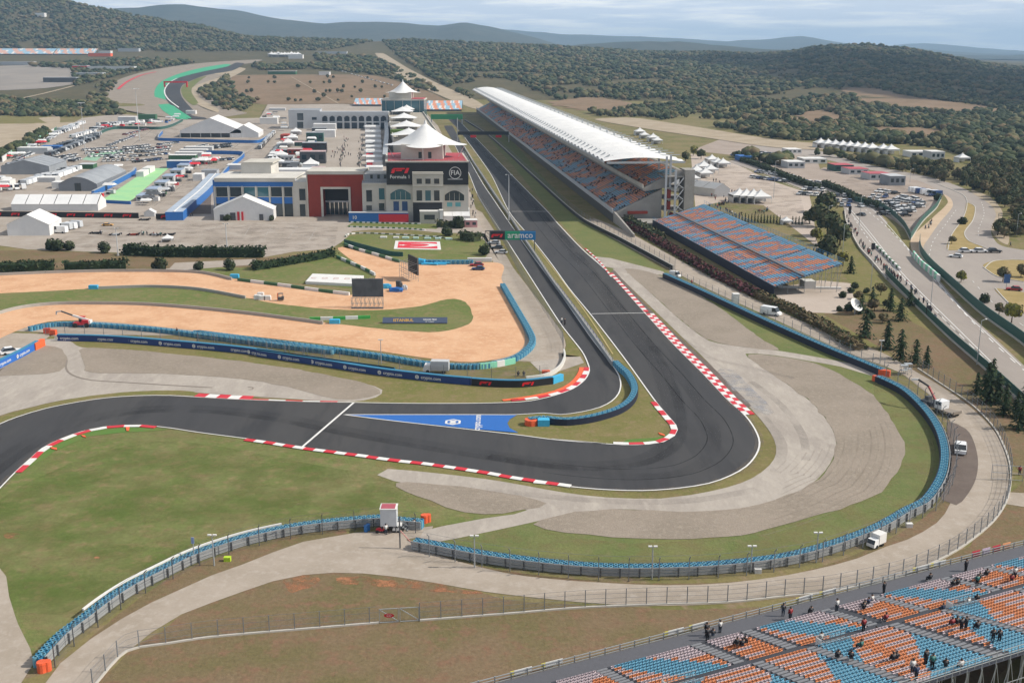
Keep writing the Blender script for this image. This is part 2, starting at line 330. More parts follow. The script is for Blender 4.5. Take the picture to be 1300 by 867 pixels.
# race track
area('race_track', m_asph, .10, 'K 575 150 586 157 647 220 696 270 707 283', 'A 100 42 190 123 300 244 400 354 500 454 580 539 640 594 672 639 687 682 676 722 642 762 590 792 520 817 420 833 300 841 150 836 0 821', 'B 400 379 300 361 200 346 100 332 0 321', 'C 1200 463 1100 450 1000 437 900 420 800 405 650 387 560 373 480 365 430 364 340 370 270 385 200 410 140 440 100 475 50 520 0 572 -160 760 -420 700 -160 440 0 361 60 337 150 310 260 288 350 275 450 268 560 267 650 272 800 280 1000 287 1150 290', 'K 444 512 437 527 500 535', 'B 400 240 540 258 700 270', 'A 0 670 170 686 240 690 320 688 370 680 405 660 415 640 410 625 380 590 350 555 310 500 260 430 200 350 130 260 60 175 0 92', 'K 677 306 647 270 622 220 581 164 568 150', step=3)
area('pit_lane', m_asph, .108, 'K 436 527 443 512', 'E 600 682 800 683 1030 680 1100 675 1180 657 1240 635 1280 605 1295 575 1290 550 1270 510 1200 420 1100 265 1000 110 930 0', 'K 595 220 575 180 564 160 574 160 594 200 612 232 624 250 664.5 309 711 373 750 429', 'A 200 425 222 460 229 490 222 520 200 545 160 566 100 581 30 590', 'K 690 525 656 526.9 600 527 520 527', step=3)
area('blue_apex', m_blue_p, .13, 'K 442 527.2 520 527.4 600 527.4 656 527.6 647 533 644 538 647 544 658 550 600 545 500 534.6', sharp=True)
# sheets must keep their order where the corner island meets the triangle
def line(name, pts, w=.3, z=.15, mat=None, step=2, dash=None, straight=False):
    p = pts if straight else sm(pts, step); b = MB()
    if dash:
        q = even(p, dash[0]/4); k = int(4*(dash[0]+dash[1])/dash[0])
        for i in range(0, len(q)-4, k): b.strip(offs(q[i:i+5], w/2), offs(q[i:i+5], -w/2), z)
    else: b.strip(offs(p, w/2), offs(p, -w/2), z)
    return b.build(name, mat or m_white, kind='structure')
line('track_line', Z('K 586 157 647 220 696 270 707 283', 'A 100 42 190 123 300 244 400 354 500 454 580 539 640 594 672 639 687 682 676 722 642 762 590 792 520 817 420 833 300 841 150 836 0 821 -60 815'), .3)
line('track_line', Z('C 820 410 650 388 560 374', 'C 480 366 430 365 340 371 270 386 200 411 140 441 100 476 50 521 0 573 -100 680'), .25)
line('track_line', Z('C -100 420 0 361 60 337 150 310 260 288 350 275 450 268 560 267 650 272 800 280 1000 287 1170 290', 'E 700 683 900 683 1030 680 1100 675 1180 657 1240 635 1280 605 1295 575 1290 550 1270 510 1200 420 1100 265 1000 110 930 0', 'K 595 220 575 180'), .28)
line('track_line', Z('K 590 193 612 232 624 250 664.5 309 711 373 750 429', 'A 200 425 222 460 229 490 222 520 200 545 160 566 100 581 30 590', 'K 690 525 656 527 600 527 520 527 436 527'), .28)
line('track_line', Z('K 436 527 500 535', 'B 400 240 540 258 700 270', 'A 0 670 170 686 240 690 320 688 370 680 405 660 415 640 410 625 380 590 350 555 310 500 260 430 200 350 130 260 60 175 0 92', 'K 677 306 647 270 622 220 590 175'), .28)
line('cross_line', Z('K 449 512 384 568'), .45, .16, straight=True); line('grid_line', Z('K 751 399 819 398'), .35, .16, straight=True); line('grid_line', Z('K 650 269 700 269'), .4, .16, straight=True)
line('barrier_verge_line', Z('K 675 306 740 392 778 450'), .35, .12, mat=M('yellow_verge', '#b8a878', '#a89a6a'))
line('skid_mark', Z('C 222 150 218 170 225 188 250 203 300 215 400 222 560 232 700 240'), .4, .09, mat=M('skid_rubber', '#8f857c', var=.15)); line('skid_mark', Z('C 818 238 835 240 832 246 820 247'), .3, .09, mat=MATS['skid_rubber'], step=.5)
area('scrub_patch', M('bleached_concrete', '#c2c2c2', '#a2a2a6', '#cccccc', big=3, mid=1, var=.1, patchy=(.4, .7, 3, .8)), .09, 'A 545 435 590 435 640 480 720 560 740 600 700 590 640 550 590 500', rough=.2)
area('painted_turf', m_turf_p, .09, 'A 330 572 362 575 395 610 392 650 350 665 250 672 230 684 300 684 370 676 404 655 412 635 380 592 352 558', sharp=True)
area('painted_turf', m_turf_p, .06, 'C 40 530 105 470 150 430 230 395 340 372 470 368 560 378 480 385 400 388 300 400 240 422 180 450 140 480 100 500', sharp=True)
def kerb(pts, w, bl, side, cols=('r', 'w'), label=None, start=0, z=.11, h=.06, ncol=1, n=None):
    p = even(sm(pts, .5), bl); nn = nrm(p)
    root = MB(); root.strip([a+q*(max(0, side)*w*ncol) for a, q in zip(p, nn)], [a+q*(min(0, side)*w*ncol) for a, q in zip(p, nn)], z)
    root = root.build('kerb', m_kerbbase, org=tuple(p[0]), kind='structure')
    mm = {'r': m_red_p, 'w': m_white, 'o': m_orange}
    for c in range(ncol):
        for i in range(len(p)-1):
            m = cols[(i+c+start) % len(cols)]; b = MB()
            a0, a1 = c*w*side, (c+1)*w*side
            q = [p[i]+nn[i]*a0, p[i+1]+nn[i+1]*a0, p[i+1]+nn[i+1]*a1, p[i]+nn[i]*a1]
            b.prism([(v.x, v.y) for v in q], z+.004, z+h+.02*((i*7+c) % 3))
            b.build('kerb_block', mm[m], root)
    return root
kerb(Z('C 815 409 900 421 1000 437 1100 450 1200 463', 'B 0 321 100 332 200 346 300 361 400 379 500 394 620 411'), 1.15, 2.05, -1)
kerb(Z('C 50 521 100 476 140 441 200 411 270 386 340 371 430 364 480 365 560 374'), 1.1, 3.2, -1)
kerb(Z('A 190 123 250 189 310 255'), 1.2, 2.3, 1); kerb(Z('A 312 257 400 354 500 454 580 539 638 592'), 1.05, 2.1, 1, ncol=2)
kerb(Z('A 345 548 380 590 410 625 415 640 405 660 370 680 320 688 240 690 170 686'), 1.1, 2.8, -1)
kerb(Z('K 650 510 680 507 708 501 727 494 740 484 747 473 748 465'), 1.1, 2.9, 1)
kerb([a for a in offs(sm(Z('K 642 512 680 507 708 501 727 494 740 484 747 473 748 465'), 2), 1.15)], 1.0, 3.2, 1, cols=('o',))
kerb(Z('C 640 271 720 276 830 281'), 2.2, 2.4, 1)
kerb(Z('C 830 281 1000 287 1160 290'), .5, 3.5, 1)
kerb(Z('K 742 316 760 333 775 352'), .6, 2.5, 1)
for q in (Z('C 415 372 428 372 425 384 418 384'), Z('C 268 398 280 400 285 406 274 404'), Z('C 165 438 188 441 188 447 172 444'), Z('A 352 650 372 656 376 662 358 656')):
    b = MB(); b.prism([(v.x, v.y) for v in q], .08, .22); o = b.build('sausage_kerb', m_orange, org=tuple(q[0]), kind='structure')

# rubbered racing line, paving seams, dusty margins, dry and worn patches
m_rub = M('rubber_film', '#2f2f32', '#353537', big=9, mid=2, var=.1, patchy=(.36, .75, 9, .26), stretch=(.1, (1, .25, 1)), rough=.6); m_seam = M('paving_seam', '#343436', patchy=(.3, .5, 4, .7)); m_dust = M('dust_film', '#8f8374', patchy=(.42, .75, 2.2, .55)); m_dry = M('dried_turf', '#94875e', '#9a8a66', big=3, mid=.8, patchy=(.45, .8, 5.5, .6)); m_dryg = M('lush_turf', '#617638', '#687a3c', big=5, mid=1, patchy=(.42, .75, 9, .5))
RL = Z('K 590 168 640 222 690 278 740 335 790 400 830 455 850 500 858 540 850 565 815 585 760 592 690 588 600 575 520 562 440 548 350 530 260 520 170 522 90 540 20 575 -60 640'); line('racing_line', RL, 4.2, .125, m_rub); line('racing_line', offs(sm(RL, 3), 1.3), 2.2, .128, m_rub)
line('racing_line', Z('K 830 440 880 500 905 545 900 580 860 602 800 605 720 596 620 580'), 2.6, .122, m_rub)
for d in (4.6, 9.2): line('paving_seam', offs(sm(Z('K 588 160 647 220 696 270 707 283', 'A 100 42 190 123 300 244 400 354 500 454 580 539 640 594 672 639 687 682 676 722 642 762 590 792 520 817 420 833 300 841 150 836 0 821 -60 812'), 2), -d), .16, .118, m_seam)
for sp in ('A 190 123 300 244 400 354 500 454 580 539 640 594 672 639 687 682 676 722 642 762 590 792 520 817 420 833 300 841 150 836 0 821', 'C -100 420 0 361 60 337 150 310 260 288 350 275 450 268 560 267 650 272 800 280 1000 287 1170 290', 'C 650 388 560 373 480 365 430 364 340 370 270 385 200 410 140 440 100 475 50 520 0 572'): line('dusty_margin', Z(sp), 1.6, .13, m_dust)
area('dry_patch', m_dry, .034, 'K -100 640 0 600 90 552 180 543 300 556 420 580 520 600 560 640 480 655 350 665 240 700 140 745 60 810 20 780', step=6); area('lush_patch', m_dryg, .038, 'K -60 700 40 610 200 560 400 590 540 620 460 650 300 672 180 725 80 780 30 780', step=6)
area('dry_patch', m_dry, .034, 'K 540 686 640 690 760 712 900 716 1040 692 1130 655 1180 610 1188 570 1165 525 1110 485 1120 560 1080 640 980 670 800 690 640 668', step=6)
area('dry_patch', m_dry, .045, 'B 1120 90 1170 140 1222 205 1257 258 1264 302 1240 345 1182 388 1100 418 980 442 880 452 700 450 700 430 1000 400 1180 300', step=5)
for q in ('J 470 305 475 335 460 360 430 378 405 386', 'J 940 255 975 258 993 268 980 280 955 285', 'J 100 470 130 490 170 492 200 480 240 470 250 485 200 495', 'J 60 520 90 540 80 560 50 560', 'J 535 405 550 410 535 418'): line('worn_mark', Z(q), .5, .045, m_dry, step=1)
for q in ((40, 380, 60), (320, 452, 20)): a_ = q; area('bare_spot', m_red, .046, pts=[G(a_[0]/2.6+a_[2]/2.6*.5*math.cos(t*.7), 534+a_[1]/2.6+a_[2]/2.6*.18*math.sin(t*.7)) for t in range(9)], step=1)
for q, w_ in (('A 640 540 700 600 760 690 740 780', .9), ('A 660 480 760 560 830 660 840 740', .7), ('B 1200 420 1000 455 800 462 600 452 300 420', .9), ('A 420 330 520 400 640 430 800 470', .7)): line('stain_streak', Z(q), w_*2.2, .085, M('grey_streak', '#938c86', patchy=(.35, .75, 7, .32)))
# ================================================================ BARRIERS AND FENCES
m_tyreb = flat('blue_tyre_paint', '#3b84a8', rough=.7, var=.18); m_tyrel = flat('pale_blue_tyre_paint', '#6ba3b8', rough=.7, var=.2); m_tyred = flat('dark_tyre', '#24303c', rough=.8)
m_navy = flat('navy_board', '#24407a'); m_navy2 = flat('dark_navy_belt', '#20263a'); m_dark = flat('black_board', '#232327'); m_orangeb = flat('orange_block', '#e8643c', var=.2); m_cyan = flat('cyan_block', '#45b4e0')
m_rail = flat('guardrail_steel', '#a8aaab', rough=.5); m_post = flat('fence_post_steel', '#7d8084', rough=.5); m_concl = flat('concrete_wall', '#aaa69f'); m_mint = flat('mint_board', '#8fd8b8'); m_teal = flat('teal_fence_cloth', '#2d5a52'); m_curb = flat('pale_kerbstone', '#c6c0b6')
m_net = M('wire_mesh', '#77797b', alpha=.13, rough=.6); m_f1red = flat('signal_red', '#e8202c', rough=.5)
def tyre_rows(b, path, n, pitch, h, r, z0=0, cols=(0, 1), alt=2):
    p = even(path, pitch); nn = nrm(p)
    for i, (a, q) in enumerate(zip(p, nn)):
        for k in range(n):
            c = a+q*((k-(n-1)/2)*r*1.9); m = cols[0] if (i+k) % alt else cols[1]
            b.cyl((c.x, c.y), r, c.z+z0, c.z+z0+h, 7, m, cap=False)
            ri = r*.52; N_ = 7
            vs = [(c.x+q_*math.cos(2*math.pi*j/N_), c.y+q_*math.sin(2*math.pi*j/N_), c.z+z0+h-(0 if q_ == r else .0)) for q_ in (r, ri) for j in range(N_)]
            b.add(vs, [(j, (j+1) % N_, N_+(j+1) % N_, N_+j) for j in range(N_)], m)
            b.add([(v[0], v[1], v[2]-.18) for v in vs[N_:]], [tuple(range(N_))], 2)
def tyre_barrier(label, pts, h=1.2, n=3, r=.36, side=0, belt=None, rail=True, pale=False, posts=True, group=None, rails=3, rside=None):
    """side: +1 belt on left of travel, -1 right; rail goes on the other side"""
    p = sm(pts, 1.0); root = empty('tyre_barrier', tuple(p[0]), label, 'tyre barrier', group)
    b = MB(); tyre_rows(b, p, n, r*2.02, h, r, cols=(1, 0) if pale else (0, 1), alt=2)
    b.build('tyre_stack', [m_tyreb, m_tyrel, m_tyred], root, kind='stuff')
    wd_ = n*r*.95+.08
    if belt: 
        q = offs(p, side*wd_); b = MB(); b.wall(q, .1, .02, h*.96); b.build('conveyor_belt', belt, root)
    if rail:
        s = rside if rside is not None else -side or 1
        q = offs(p, s*(wd_+.12))
        for k in range(rails):
            b = MB(); b.wall(q, .1, .12+k*h/rails, .12+k*h/rails+h/rails-.08); b.build('guardrail', m_rail, root)
        if posts:
            me = MB().bb(-.09, .09, -.09, .09, 0, h+.05).mesh('post', m_dkgrey)
            for v in even(offs(p, s*(wd_+.3)), 2.6): link('post', me, root, loc=v-p[0])
    return root, p
def fence(name, label, pts, h=3.0, pitch=3.0, lean=0, cables=4, mesh=True, cat='fence', group=None, rail_top=False, mat=None, kerb_=False, z=0, thick=.06, lev=True):
    p = sm(pts, 1.5); root = empty(name, tuple(p[0]), label, cat, group)
    me = MB().beam((0,0,0), (0,0,h*.86), thick*1.6, m=0).beam((0,0,h*.86), (0, lean, h), thick*1.6, m=0).mesh('fence_post', mat or m_post)
    q = even(p, pitch); nn = nrm(q)
    for v, n_ in zip(q, nn): link('fence_post', me, root, loc=v-p[0], rz=math.atan2(n_.y, n_.x)-math.pi/2)
    b = MB()
    for k in range(cables):
        zz = h*(k+1)/cables*.98
        b.wall(p, .025, zz, zz+.025)
    b.build('cable', mat or m_post, root)
    if mesh:
        b = MB(); l = [Vector((v.x, v.y, v.z+.1)) for v in p]; u = [Vector((v.x, v.y, v.z+h*.86)) for v in p]
        b.strip(u, l); b.build('wire_mesh', m_net, root)
    if kerb_:
        b = MB(); b.wall(p, .28, 0, .22); b.build('footing', m_curb, root)
    return root
# --- big outer curve, its continuation and the straight wall behind the gravel
pc = Z('K 1115 477 1146 492 1171 514 1189 538 1198 562 1199 585 1192 609 1174 634 1152 645 1115 666 1060 687 1000 703 923 713 846 717 769 717 692 711 615 701 558 690 525 684', z=1.3)
pc = [Vector((v.x, v.y, 0)) for v in pc]
tyre_barrier('long curved tyre barrier painted blue round the outside of the gravel bed', pc, 1.3, 2, .33, side=-1, belt=m_navy2, rail=True, pale=True)
fence('debris_fence', 'tall leaning debris fence behind the long curved blue tyre barrier', offs(sm(pc, 2), 1.9), 3.6, 4.0, lean=.5)
rk = sm(pc, 2); m_rake = M('rake_furrow', '#7f7468', patchy=(.3, .75, 9, .22)); m_rakel = M('rake_ridge', '#b4a99b', patchy=(.3, .75, 9, .25))
for i_ in range(15): line('rake_line', offs(rk[12+i_:-26-i_], -(8.5+i_*1.15)), .3, .09+.001*i_, m_rake if i_ % 2 else m_rakel, straight=True)
def flatten(s, z, h=0): return [Vector((v.x, v.y, 0)) for v in Z(*([s] if isinstance(s, str) else s), z=z)]
p2 = flatten('A 375 122 500 177 700 270 900 358 1046 418 1092 437', 1.5)
r_, p2s = tyre_barrier('straight blue topped tyre wall with dark belt between grass and service road', p2, 1.5, 2, .34, side=-1, belt=m_navy2, rail=True, posts=False)
b = MB(); e = p2s[-1]; b.box((e.x+.4, e.y-.4, .7), (2.4, 1.0, 1.35), rz=-.5); b.build('end_block', m_orangeb, r_)
b = MB(); e = sm(pc, 1)[0]; b.box((e.x-.4, e.y+.2, .65), (.9, 1.3, 1.2), rz=.4); tag(b.build('orange_barrier_block', m_orangeb, org=(e.x, e.y, 0)), 'orange block capping the upper end of the long curved barrier', 'barrier')
fence('debris_fence', 'debris fence along the service road above the straight tyre wall', offs(p2s, 1.6), 3.4, 4.0)
p1 = flatten('K 590 152 621 172 680 225 737 275 790 303 855 338', 1.3)
b = MB(); q1 = sm(p1, 4); b.wall(q1, .5, 0, 1.5); b.wall(offs(q1, -.3), .1, .1, 1.4, 1); tag(b.build('trackside_wall', [m_concl, m_dark], org=tuple(q1[0])), 'black faced concrete wall along the straight below the main grandstand', 'wall')
fence('debris_fence', 'debris fence on the black wall below the main grandstand', offs(q1, .6), 3.4, 5.0)
# --- lower left
p4 = flatten('J 125 778 200 700 280 640 360 580 440 530 530 485 630 437 720 404 820 374 960 344 1100 326 1250 314', 1.3) + flatten('K 500 657 536 660', 1.3)
r_, p4s = tyre_barrier('tyre barrier with pale blue lattice and grey rails at lower left beside the infield grass', p4, 1.3, 2, .33, side=1, belt=None, rail=True, pale=True, rside=-1)
b = MB(); b.wall(offs(p4s[10:40], 1.15), .25, 1.1, 1.35); b.build('white_cap', m_white, r_)
fence('debris_fence', 'dark debris fence behind the lower left tyre barrier', offs(p4s, -1.9), 3.4, 4.6, lean=-.5, mat=m_dkgrey)
for (px, py, s) in ((54, 852, 1.5), (539, 663, 1.2)):
    g = G(px, py); b = MB(); b.cyl((g.x, g.y), .55, 0, 1.25, 12, 0); b.cyl((g.x, g.y), .6, 1.0, 1.1, 12, 0); b.cyl((g.x+.5, g.y+.25), .45, 0, 1.2, 12, 0)
    tag(b.build('orange_barrel', m_orangeb, org=tuple(g)), 'orange padded drum closing the %s end of the lower left tyre barrier' % ('bottom' if px < 100 else 'right'), 'barrel')
# --- double row along the sand
p5 = flatten(('C 100 38 180 24 300 25 500 40 700 65 900 90 1100 113', 'E 0 441 200 466 400 491 600 518 750 543 850 551 950 549 1040 529 1088 500 1108 472 1098 440 1058 370 1008 284'), 1.1)
tyre_barrier('long row of blue tyre stacks bordering the orange sand', p5, 1.1, 2, .4, side=1, rail=False)
fence('debris_fence', 'wire fence between the tyre row and the blue banner wall', flatten(('C 150 62 300 68 500 82 800 110 1100 160', 'E 0 484 200 509 400 539 600 571 800 594 1000 603 1160 596'), 0), 2.8, 5.2, mesh=True, cables=3)
def banner(label, pts, h, cols, name='banner_wall', txt=None, th=.8, top=None, side=-1, every=9.5, f1=None, txtsize=.75):
    p = sm(pts, 1.0); root = empty(name, tuple(p[0]), label, 'barrier')
    b = MB(); b.wall(p, th, 0, h, 0); b.build('board', cols, root)
    b = MB(); b.wall(p, th+.06, h+.004, h+.14); b.build('top_rail', top or m_tyreb, root)
    q = even(offs(p, side*(th/2+.03)), 1.0); nn = nrm(q)
    if txt is not None:
        i = 3
        while i < len(q)-5:
            d = (q[i+1]-q[i-1]).normalized()*(1 if side < 0 else -1)
            put_text(txt, root, q[i]+Vector((0, 0, h*.5)), d, (0, 0, 1))
            if f1 is None:
                put_text(DISC, root, q[i]-d*3.2*(txtsize/.75)+Vector((0, 0, h*.5)), d, (0, 0, 1), 'emblem')
            i += int(every)
    return root, p
T_crypto = text_mesh('crypto.com', 1.0, m_white, .01, bold=.012)
bb_ = MB(); 
for i in range(6): pass
bb_.add([(.48*math.cos(math.pi*i/3+.52), .48*math.sin(math.pi*i/3+.52), 0) for i in range(6)]+[(.26*math.cos(math.pi*i/3+.52), .26*math.sin(math.pi*i/3+.52), 0) for i in range(6)], [(i, (i+1) % 6, 6+(i+1) % 6, 6+i) for i in range(6)], 0)
bb_.add([(.16, -.12, 0), (.16, .12, 0), (-.16, .12, 0), (-.16, -.12, 0)], [(0, 1, 2, 3)], 0)
DISC = bb_.mesh('emblem', m_white)
def f1_mesh(s, mat):
    b = MB(); k = .45
    def par(x0, x1, y0, y1, sh=k): b.add([((x0+y0*sh)*s, y0*s, 0), ((x1+y0*sh)*s, y0*s, 0), ((x1+y1*sh)*s, y1*s, 0), ((x0+y1*sh)*s, y1*s, 0)], [(0, 1, 2, 3)])
    par(-1.6, -1.0, -.5, .18); par(-1.5, .75, .22, .5); par(-.85, .3, -.1, .16); par(.95, 1.55, -.5, .5)
    b.add([((-1.75)*s, .1*s, 0), (-1.5*s, .1*s, 0), (-1.2*s, .5*s, 0), (-1.42*s, .4*s, 0)], [(0, 1, 2, 3)])
    return b.mesh('racing_emblem', mat)
F1R = f1_mesh(.75, m_f1red)
banner('long navy banner wall lettered crypto.com beside the left run-off', flatten(('C 190 66 350 70 500 80 800 107 1000 137 1300 178', 'E 200 506 400 536 600 567 800 590 905 599'), 1.4), 1.5, m_navy, txt=T_crypto)
banner('black curved board with red racing emblems at the pit lane bend', flatten('E 908 600 1000 606 1080 606 1172 596', 1.4), 1.5, m_dark, txt=F1R, every=9, f1=1)
b = MB(); q = sm(flatten('E 1172 596 1205 585', 1.4), 1); b.wall(q[:4], .9, 0, 1.5, 0); b.wall(q[3:], .9, 0, 1.5, 1); tag(b.build('barrier_end', [m_cyan, m_orange], org=tuple(q[0])), 'cyan and orange block ending the black emblem board', 'barrier')
r_, p_ = banner('short slanting blue banner lettered crypto.com at the far left edge', flatten('K -30 474 0 458 25 446 47 434', 1.5), 1.7, flat('bright_blue_board', '#2f6cc0'), txt=T_crypto, every=8)
b = MB(); q = sm(flatten('K 42 437 54 431', 1.5), 1); b.wall([v+Vector((.1, -.1, 0)) for v in q], 1.0, 0, 1.72); b.build('end_pad', m_orange, r_)
for k, (px, py) in enumerate(((60, 423), (68, 425))):
    g = G(px, py); b = MB(); b.box((0, 0, .6), (1.6, .9, 1.2), rz=.2-.4*k); b.box((0, 0, 1.25), (1.4, .8, .1), rz=.2-.4*k); tag(b.build('orange_barrier_block', m_orangeb if k else flat('faded_red', '#c8503c'), org=(0,0,0)), ('red' if not k else 'orange')+' block at the left end of the navy banner wall', 'barrier').location = g
# --- corner island barrier and pit wall
p7 = flatten('A 212 412 228 428 250 447 270 480 274 508 256 540 212 568 130 592 50 602 0 598', 1.2)+flatten('K 690 529 672 531', 1.2)
r_, p7s = tyre_barrier('curved blue tyre barrier with black outer belt on the corner island', p7, 1.3, 2, .33, side=1, belt=m_navy2, rail=False)
g = G(684, 540); b = MB(); b.box((g.x+.9, g.y, .65), (2.2, 1.6, 1.3)); b.build('cyan_block', m_cyan, r_)
b = MB(); b.cyl((g.x-1.4, g.y+.3), 1.25, 0, 1.15, 12); b.build('orange_block', m_orangeb, r_)
pw = flatten('K 588 184 600 204 612 222 627 245 640 264 655 286 667 305 684 330 700 354 738 405 779 462', .6)
p_ = sm(pw, 2); root = empty('pit_wall', tuple(p_[0]), 'low concrete wall with board panels between pit lane and straight', 'wall')
b = MB(); b.wall(p_, .5, 0, 1.15); b.build('concrete_base', m_concl, root)
b = MB(); b.wall(offs(p_, -.35), .12, .1, 1.2); b.build('rail', m_rail, root)
b = MB(); b.wall(offs(p_, .35)[-42:-8], .1, .2, 1.1); b.build('board', flat('violet_board', '#4a4f9a'), root)
fence('debris_fence', 'debris fence standing on the pit wall beside the straight', [v for v in p_[60:]], 1.9, 4.0, cables=3)
pf = flatten('K 606 250 634 298 660 348 690 395 706 420 714 436 715 448', 0)
fence('debris_fence', 'tall closely posted fence left of the pit entry lane', pf, 3.2, 2.2, mat=m_post)
b = MB(); p_ = sm(flatten('K 716 444 717 452 712 463 702 471 690 476 668 479', .8), .7); b.wall(p_, .4, 0, 1.0); tag(b.build('white_wall', flat('white_concrete', '#d6d3cc'), org=tuple(p_[0])), 'short curved white concrete wall at the end of the pit entry fence', 'wall')
b = MB(); g = G(693, 477); b.box((0, 0, .6), (1.7, .9, 1.2)); tag(b.build('orange_barrier_block', m_orangeb, org=(0,0,0)), 'orange block at the end of the short curved white wall', 'barrier').location = g
# --- sand track walls
for lab, s in (('upper', 'D -200 756 0 750 200 742 400 738 650 742 765 765'), ('middle', 'D 325 795 500 790 650 798 810 826'), ('lower', 'D -200 905 0 862 80 845 180 836 300 834 480 842 700 850 900 865 1100 885')):
    pts = flatten(s, .4) if lab != 'lower' else flatten('K -70 420 0 397 28 390 62 386 97 385 180 386 250 391 327 399 410 410', .4)
    p_ = sm(pts, 2); b = MB(); b.wall(p_, .35, 0, .9); tag(b.build('low_wall', m_concl, org=tuple(p_[0])), lab+' grey concrete wall along the orange sand track', 'wall')
for px, py, lab in ((298, 353, 'the upper'), (119, 367, 'the middle'), (425, 411, 'the lower')):
    g = G(px, py); b = MB(); b.box((0, 0, .55), (2.6, 1.3, 1.1), 0); b.box((0, 0, 1.15), (2.4, 1.1, .08)); o = tag(b.build('blue_tyre_block', m_cyan), 'blue padded block at the end of %s grey sand track wall' % lab, 'barrier'); o.location = g
def gw(label, pts, n, h=.9, th=.5, c2=None, lab2=None):
    p_ = even(sm(pts, .4), .4); L_ = len(p_)-1; root = empty('barrier_row', tuple(p_[0]), label, 'barrier')
    for i in range(n):
        a, z = int(i*L_/n), int((i+1)*L_/n)
        b = MB(); b.wall(p_[a:z+1], th, .0, h+.02*(i % 2)); b.build('barrier_block', (c2 or m_gblock) if i % 2 == 0 else m_white, root)
m_gblock = flat('dark_green_paint', '#3c6a48')
gw('green and white block barrier along the upper edge of the sand track', flatten('E 135 272 220 283 300 293 400 307 505 320', .5), 8)
gw('green and white block barrier left of the sand slip road', flatten('E 462 197 500 213 550 235 588 255', .5), 8)
gw('green and white block barrier right of the sand slip road', flatten('E 487 155 530 172 600 192 670 213', .5), 9)
gw('short bright green and white board on the grass inside the sand bend', flatten('E 372 402 470 400 575 396', .5), 5, c2=flat('bright_green', '#46a850'))
gw('white and dark dashed block row above the lawn', flatten('E 490 130 500 122 540 118 640 122 780 130 830 137', .4), 32, .5, .4, c2=flat('dark_green_turf', '#5a6a50'))
gw('white and green dashed block row below the containers', flatten('E 500 97 600 100 700 104 755 108', .4), 28, .5, .4, c2=m_gblock)
gw('white and green dashed block row at the container foot', flatten('E 502 82 600 85 740 88', .4), 26, .5, .4, c2=m_gblock)
b = MB(); p_ = sm(flatten('E 486 145 560 165 640 185 680 188', 1), 1); b.wall(p_, .2, 0, 1.6); tag(b.build('cloth_fence', m_teal, org=tuple(p_[0])), 'dark green cloth fence round the lawn with the flag', 'fence')
# mint and flag board near the sand bend
b = MB(); p_ = sm(flatten('E 935 560 990 553 1050 541', .6), .6); n_ = len(p_); b.wall(p_[:n_//2], .4, 0, 1.3, 0); b.wall(p_[n_//2-1:n_//2+3], .42, 0, 1.35, 1); b.wall(p_[n_//2+2:], .4, 0, 1.3, 0)
tag(b.build('mint_board', [m_mint, m_white], org=tuple(p_[0])), 'pale mint board with a white middle at the lower right of the sand', 'sign')
# --- foreground fences
pb = flatten('K 118 872 123 867 161 827 215 817 269 809 385 799 481 791', 0)
fence('boundary_fence', 'low wire fence on a pale footing left of the red marked gate', pb, 2.3, 3.0, cables=3, kerb_=True)
pb = flatten('K 533 788 650 779 735 772 830 768 923 765 1000 757 1046 753 1078 747 1115 739 1149 730 1180 717 1213 700 1241 680 1263 660 1278 636 1283 612 1282 590 1274 566 1260 541 1232 513 1195 488 1165 468', 0)
fence('boundary_fence', 'wire fence on a pale footing running from the gate round the outer service road', pb, 2.5, 2.6, cables=4, kerb_=True)
ga = G(482, 791); gb = G(532, 788); root = empty('wire_gate', tuple(ga), 'wire gate with an oval red sign in the foreground fence', 'gate')
for k, (a, c) in enumerate(((ga, ga.lerp(gb, .48)), (ga.lerp(gb, .52), gb))):
    b = MB()
    for u, v in (((a.x, a.y, .1), (c.x, c.y, .1)), ((a.x, a.y, 1.9), (c.x, c.y, 1.9)), ((a.x, a.y, .1), (a.x, a.y, 1.95)), ((c.x, c.y, .1), (c.x, c.y, 1.95)), ((a.x, a.y, 1.85), (c.x, c.y, .15))): b.beam(u, v, .08)
    b.build('gate_leaf', m_galv, root); b = MB(); b.strip([Vector((a.x, a.y, 1.9)), Vector((c.x, c.y, 1.9))], [Vector((a.x, a.y, .1)), Vector((c.x, c.y, .1))]); b.build('wire_mesh', m_net, root)
b = MB(); g = G(496, 783); g = Vector((g.x, ga.y-.12, 1.15)); b.add([(g.x+.65*math.cos(a*math.pi/6), g.y-.03, g.z+.28*math.sin(a*math.pi/6)) for a in range(12)], [tuple(range(12))][:1]); sg = b.build('oval_sign', m_red_p, root)
put_text(text_mesh('CO', .4, m_white, .005), root, g+Vector((0, -.06, 0)), (1, 0, 0), (0, 0, 1))
# ================================================================ BUILDINGS
m_mem = M('white_membrane', '#e9e8e6', '#dfdfde', big=9, mid=3, var=.04, rough=.6); m_wall = M('cream_render', '#cfcac0', '#c4bfb4', big=6, mid=2, var=.05)
m_glass = flat('dark_glass', '#22343c', rough=.15, spec=.8); m_glassb = flat('teal_glass', '#2f6470', rough=.15, spec=.8); m_brick = M('brick_red_render', '#a0483c', '#96443a', big=5, mid=2, var=.05)
m_blueb = flat('blue_cladding', '#2d6cb4'); m_roofw = M('pale_roof', '#d8d4cc', '#ccc8c0', big=8, mid=2, var=.05); m_redfloor = flat('red_terrace', '#b8424a'); m_greyroof = M('grey_roof', '#9fa3a8', '#94989d', big=8, mid=2, var=.06)
m_dkclad = flat('black_cladding', '#26262a'); m_lgrey = flat('light_grey_panel', '#c2c4c6'); m_seatb = flat('blue_seat', '#88bedd', var=.15); m_seato = flat('orange_seat', '#fba477', var=.15); m_seatw = flat('pink_white_seat', '#c69a9c', var=.12)
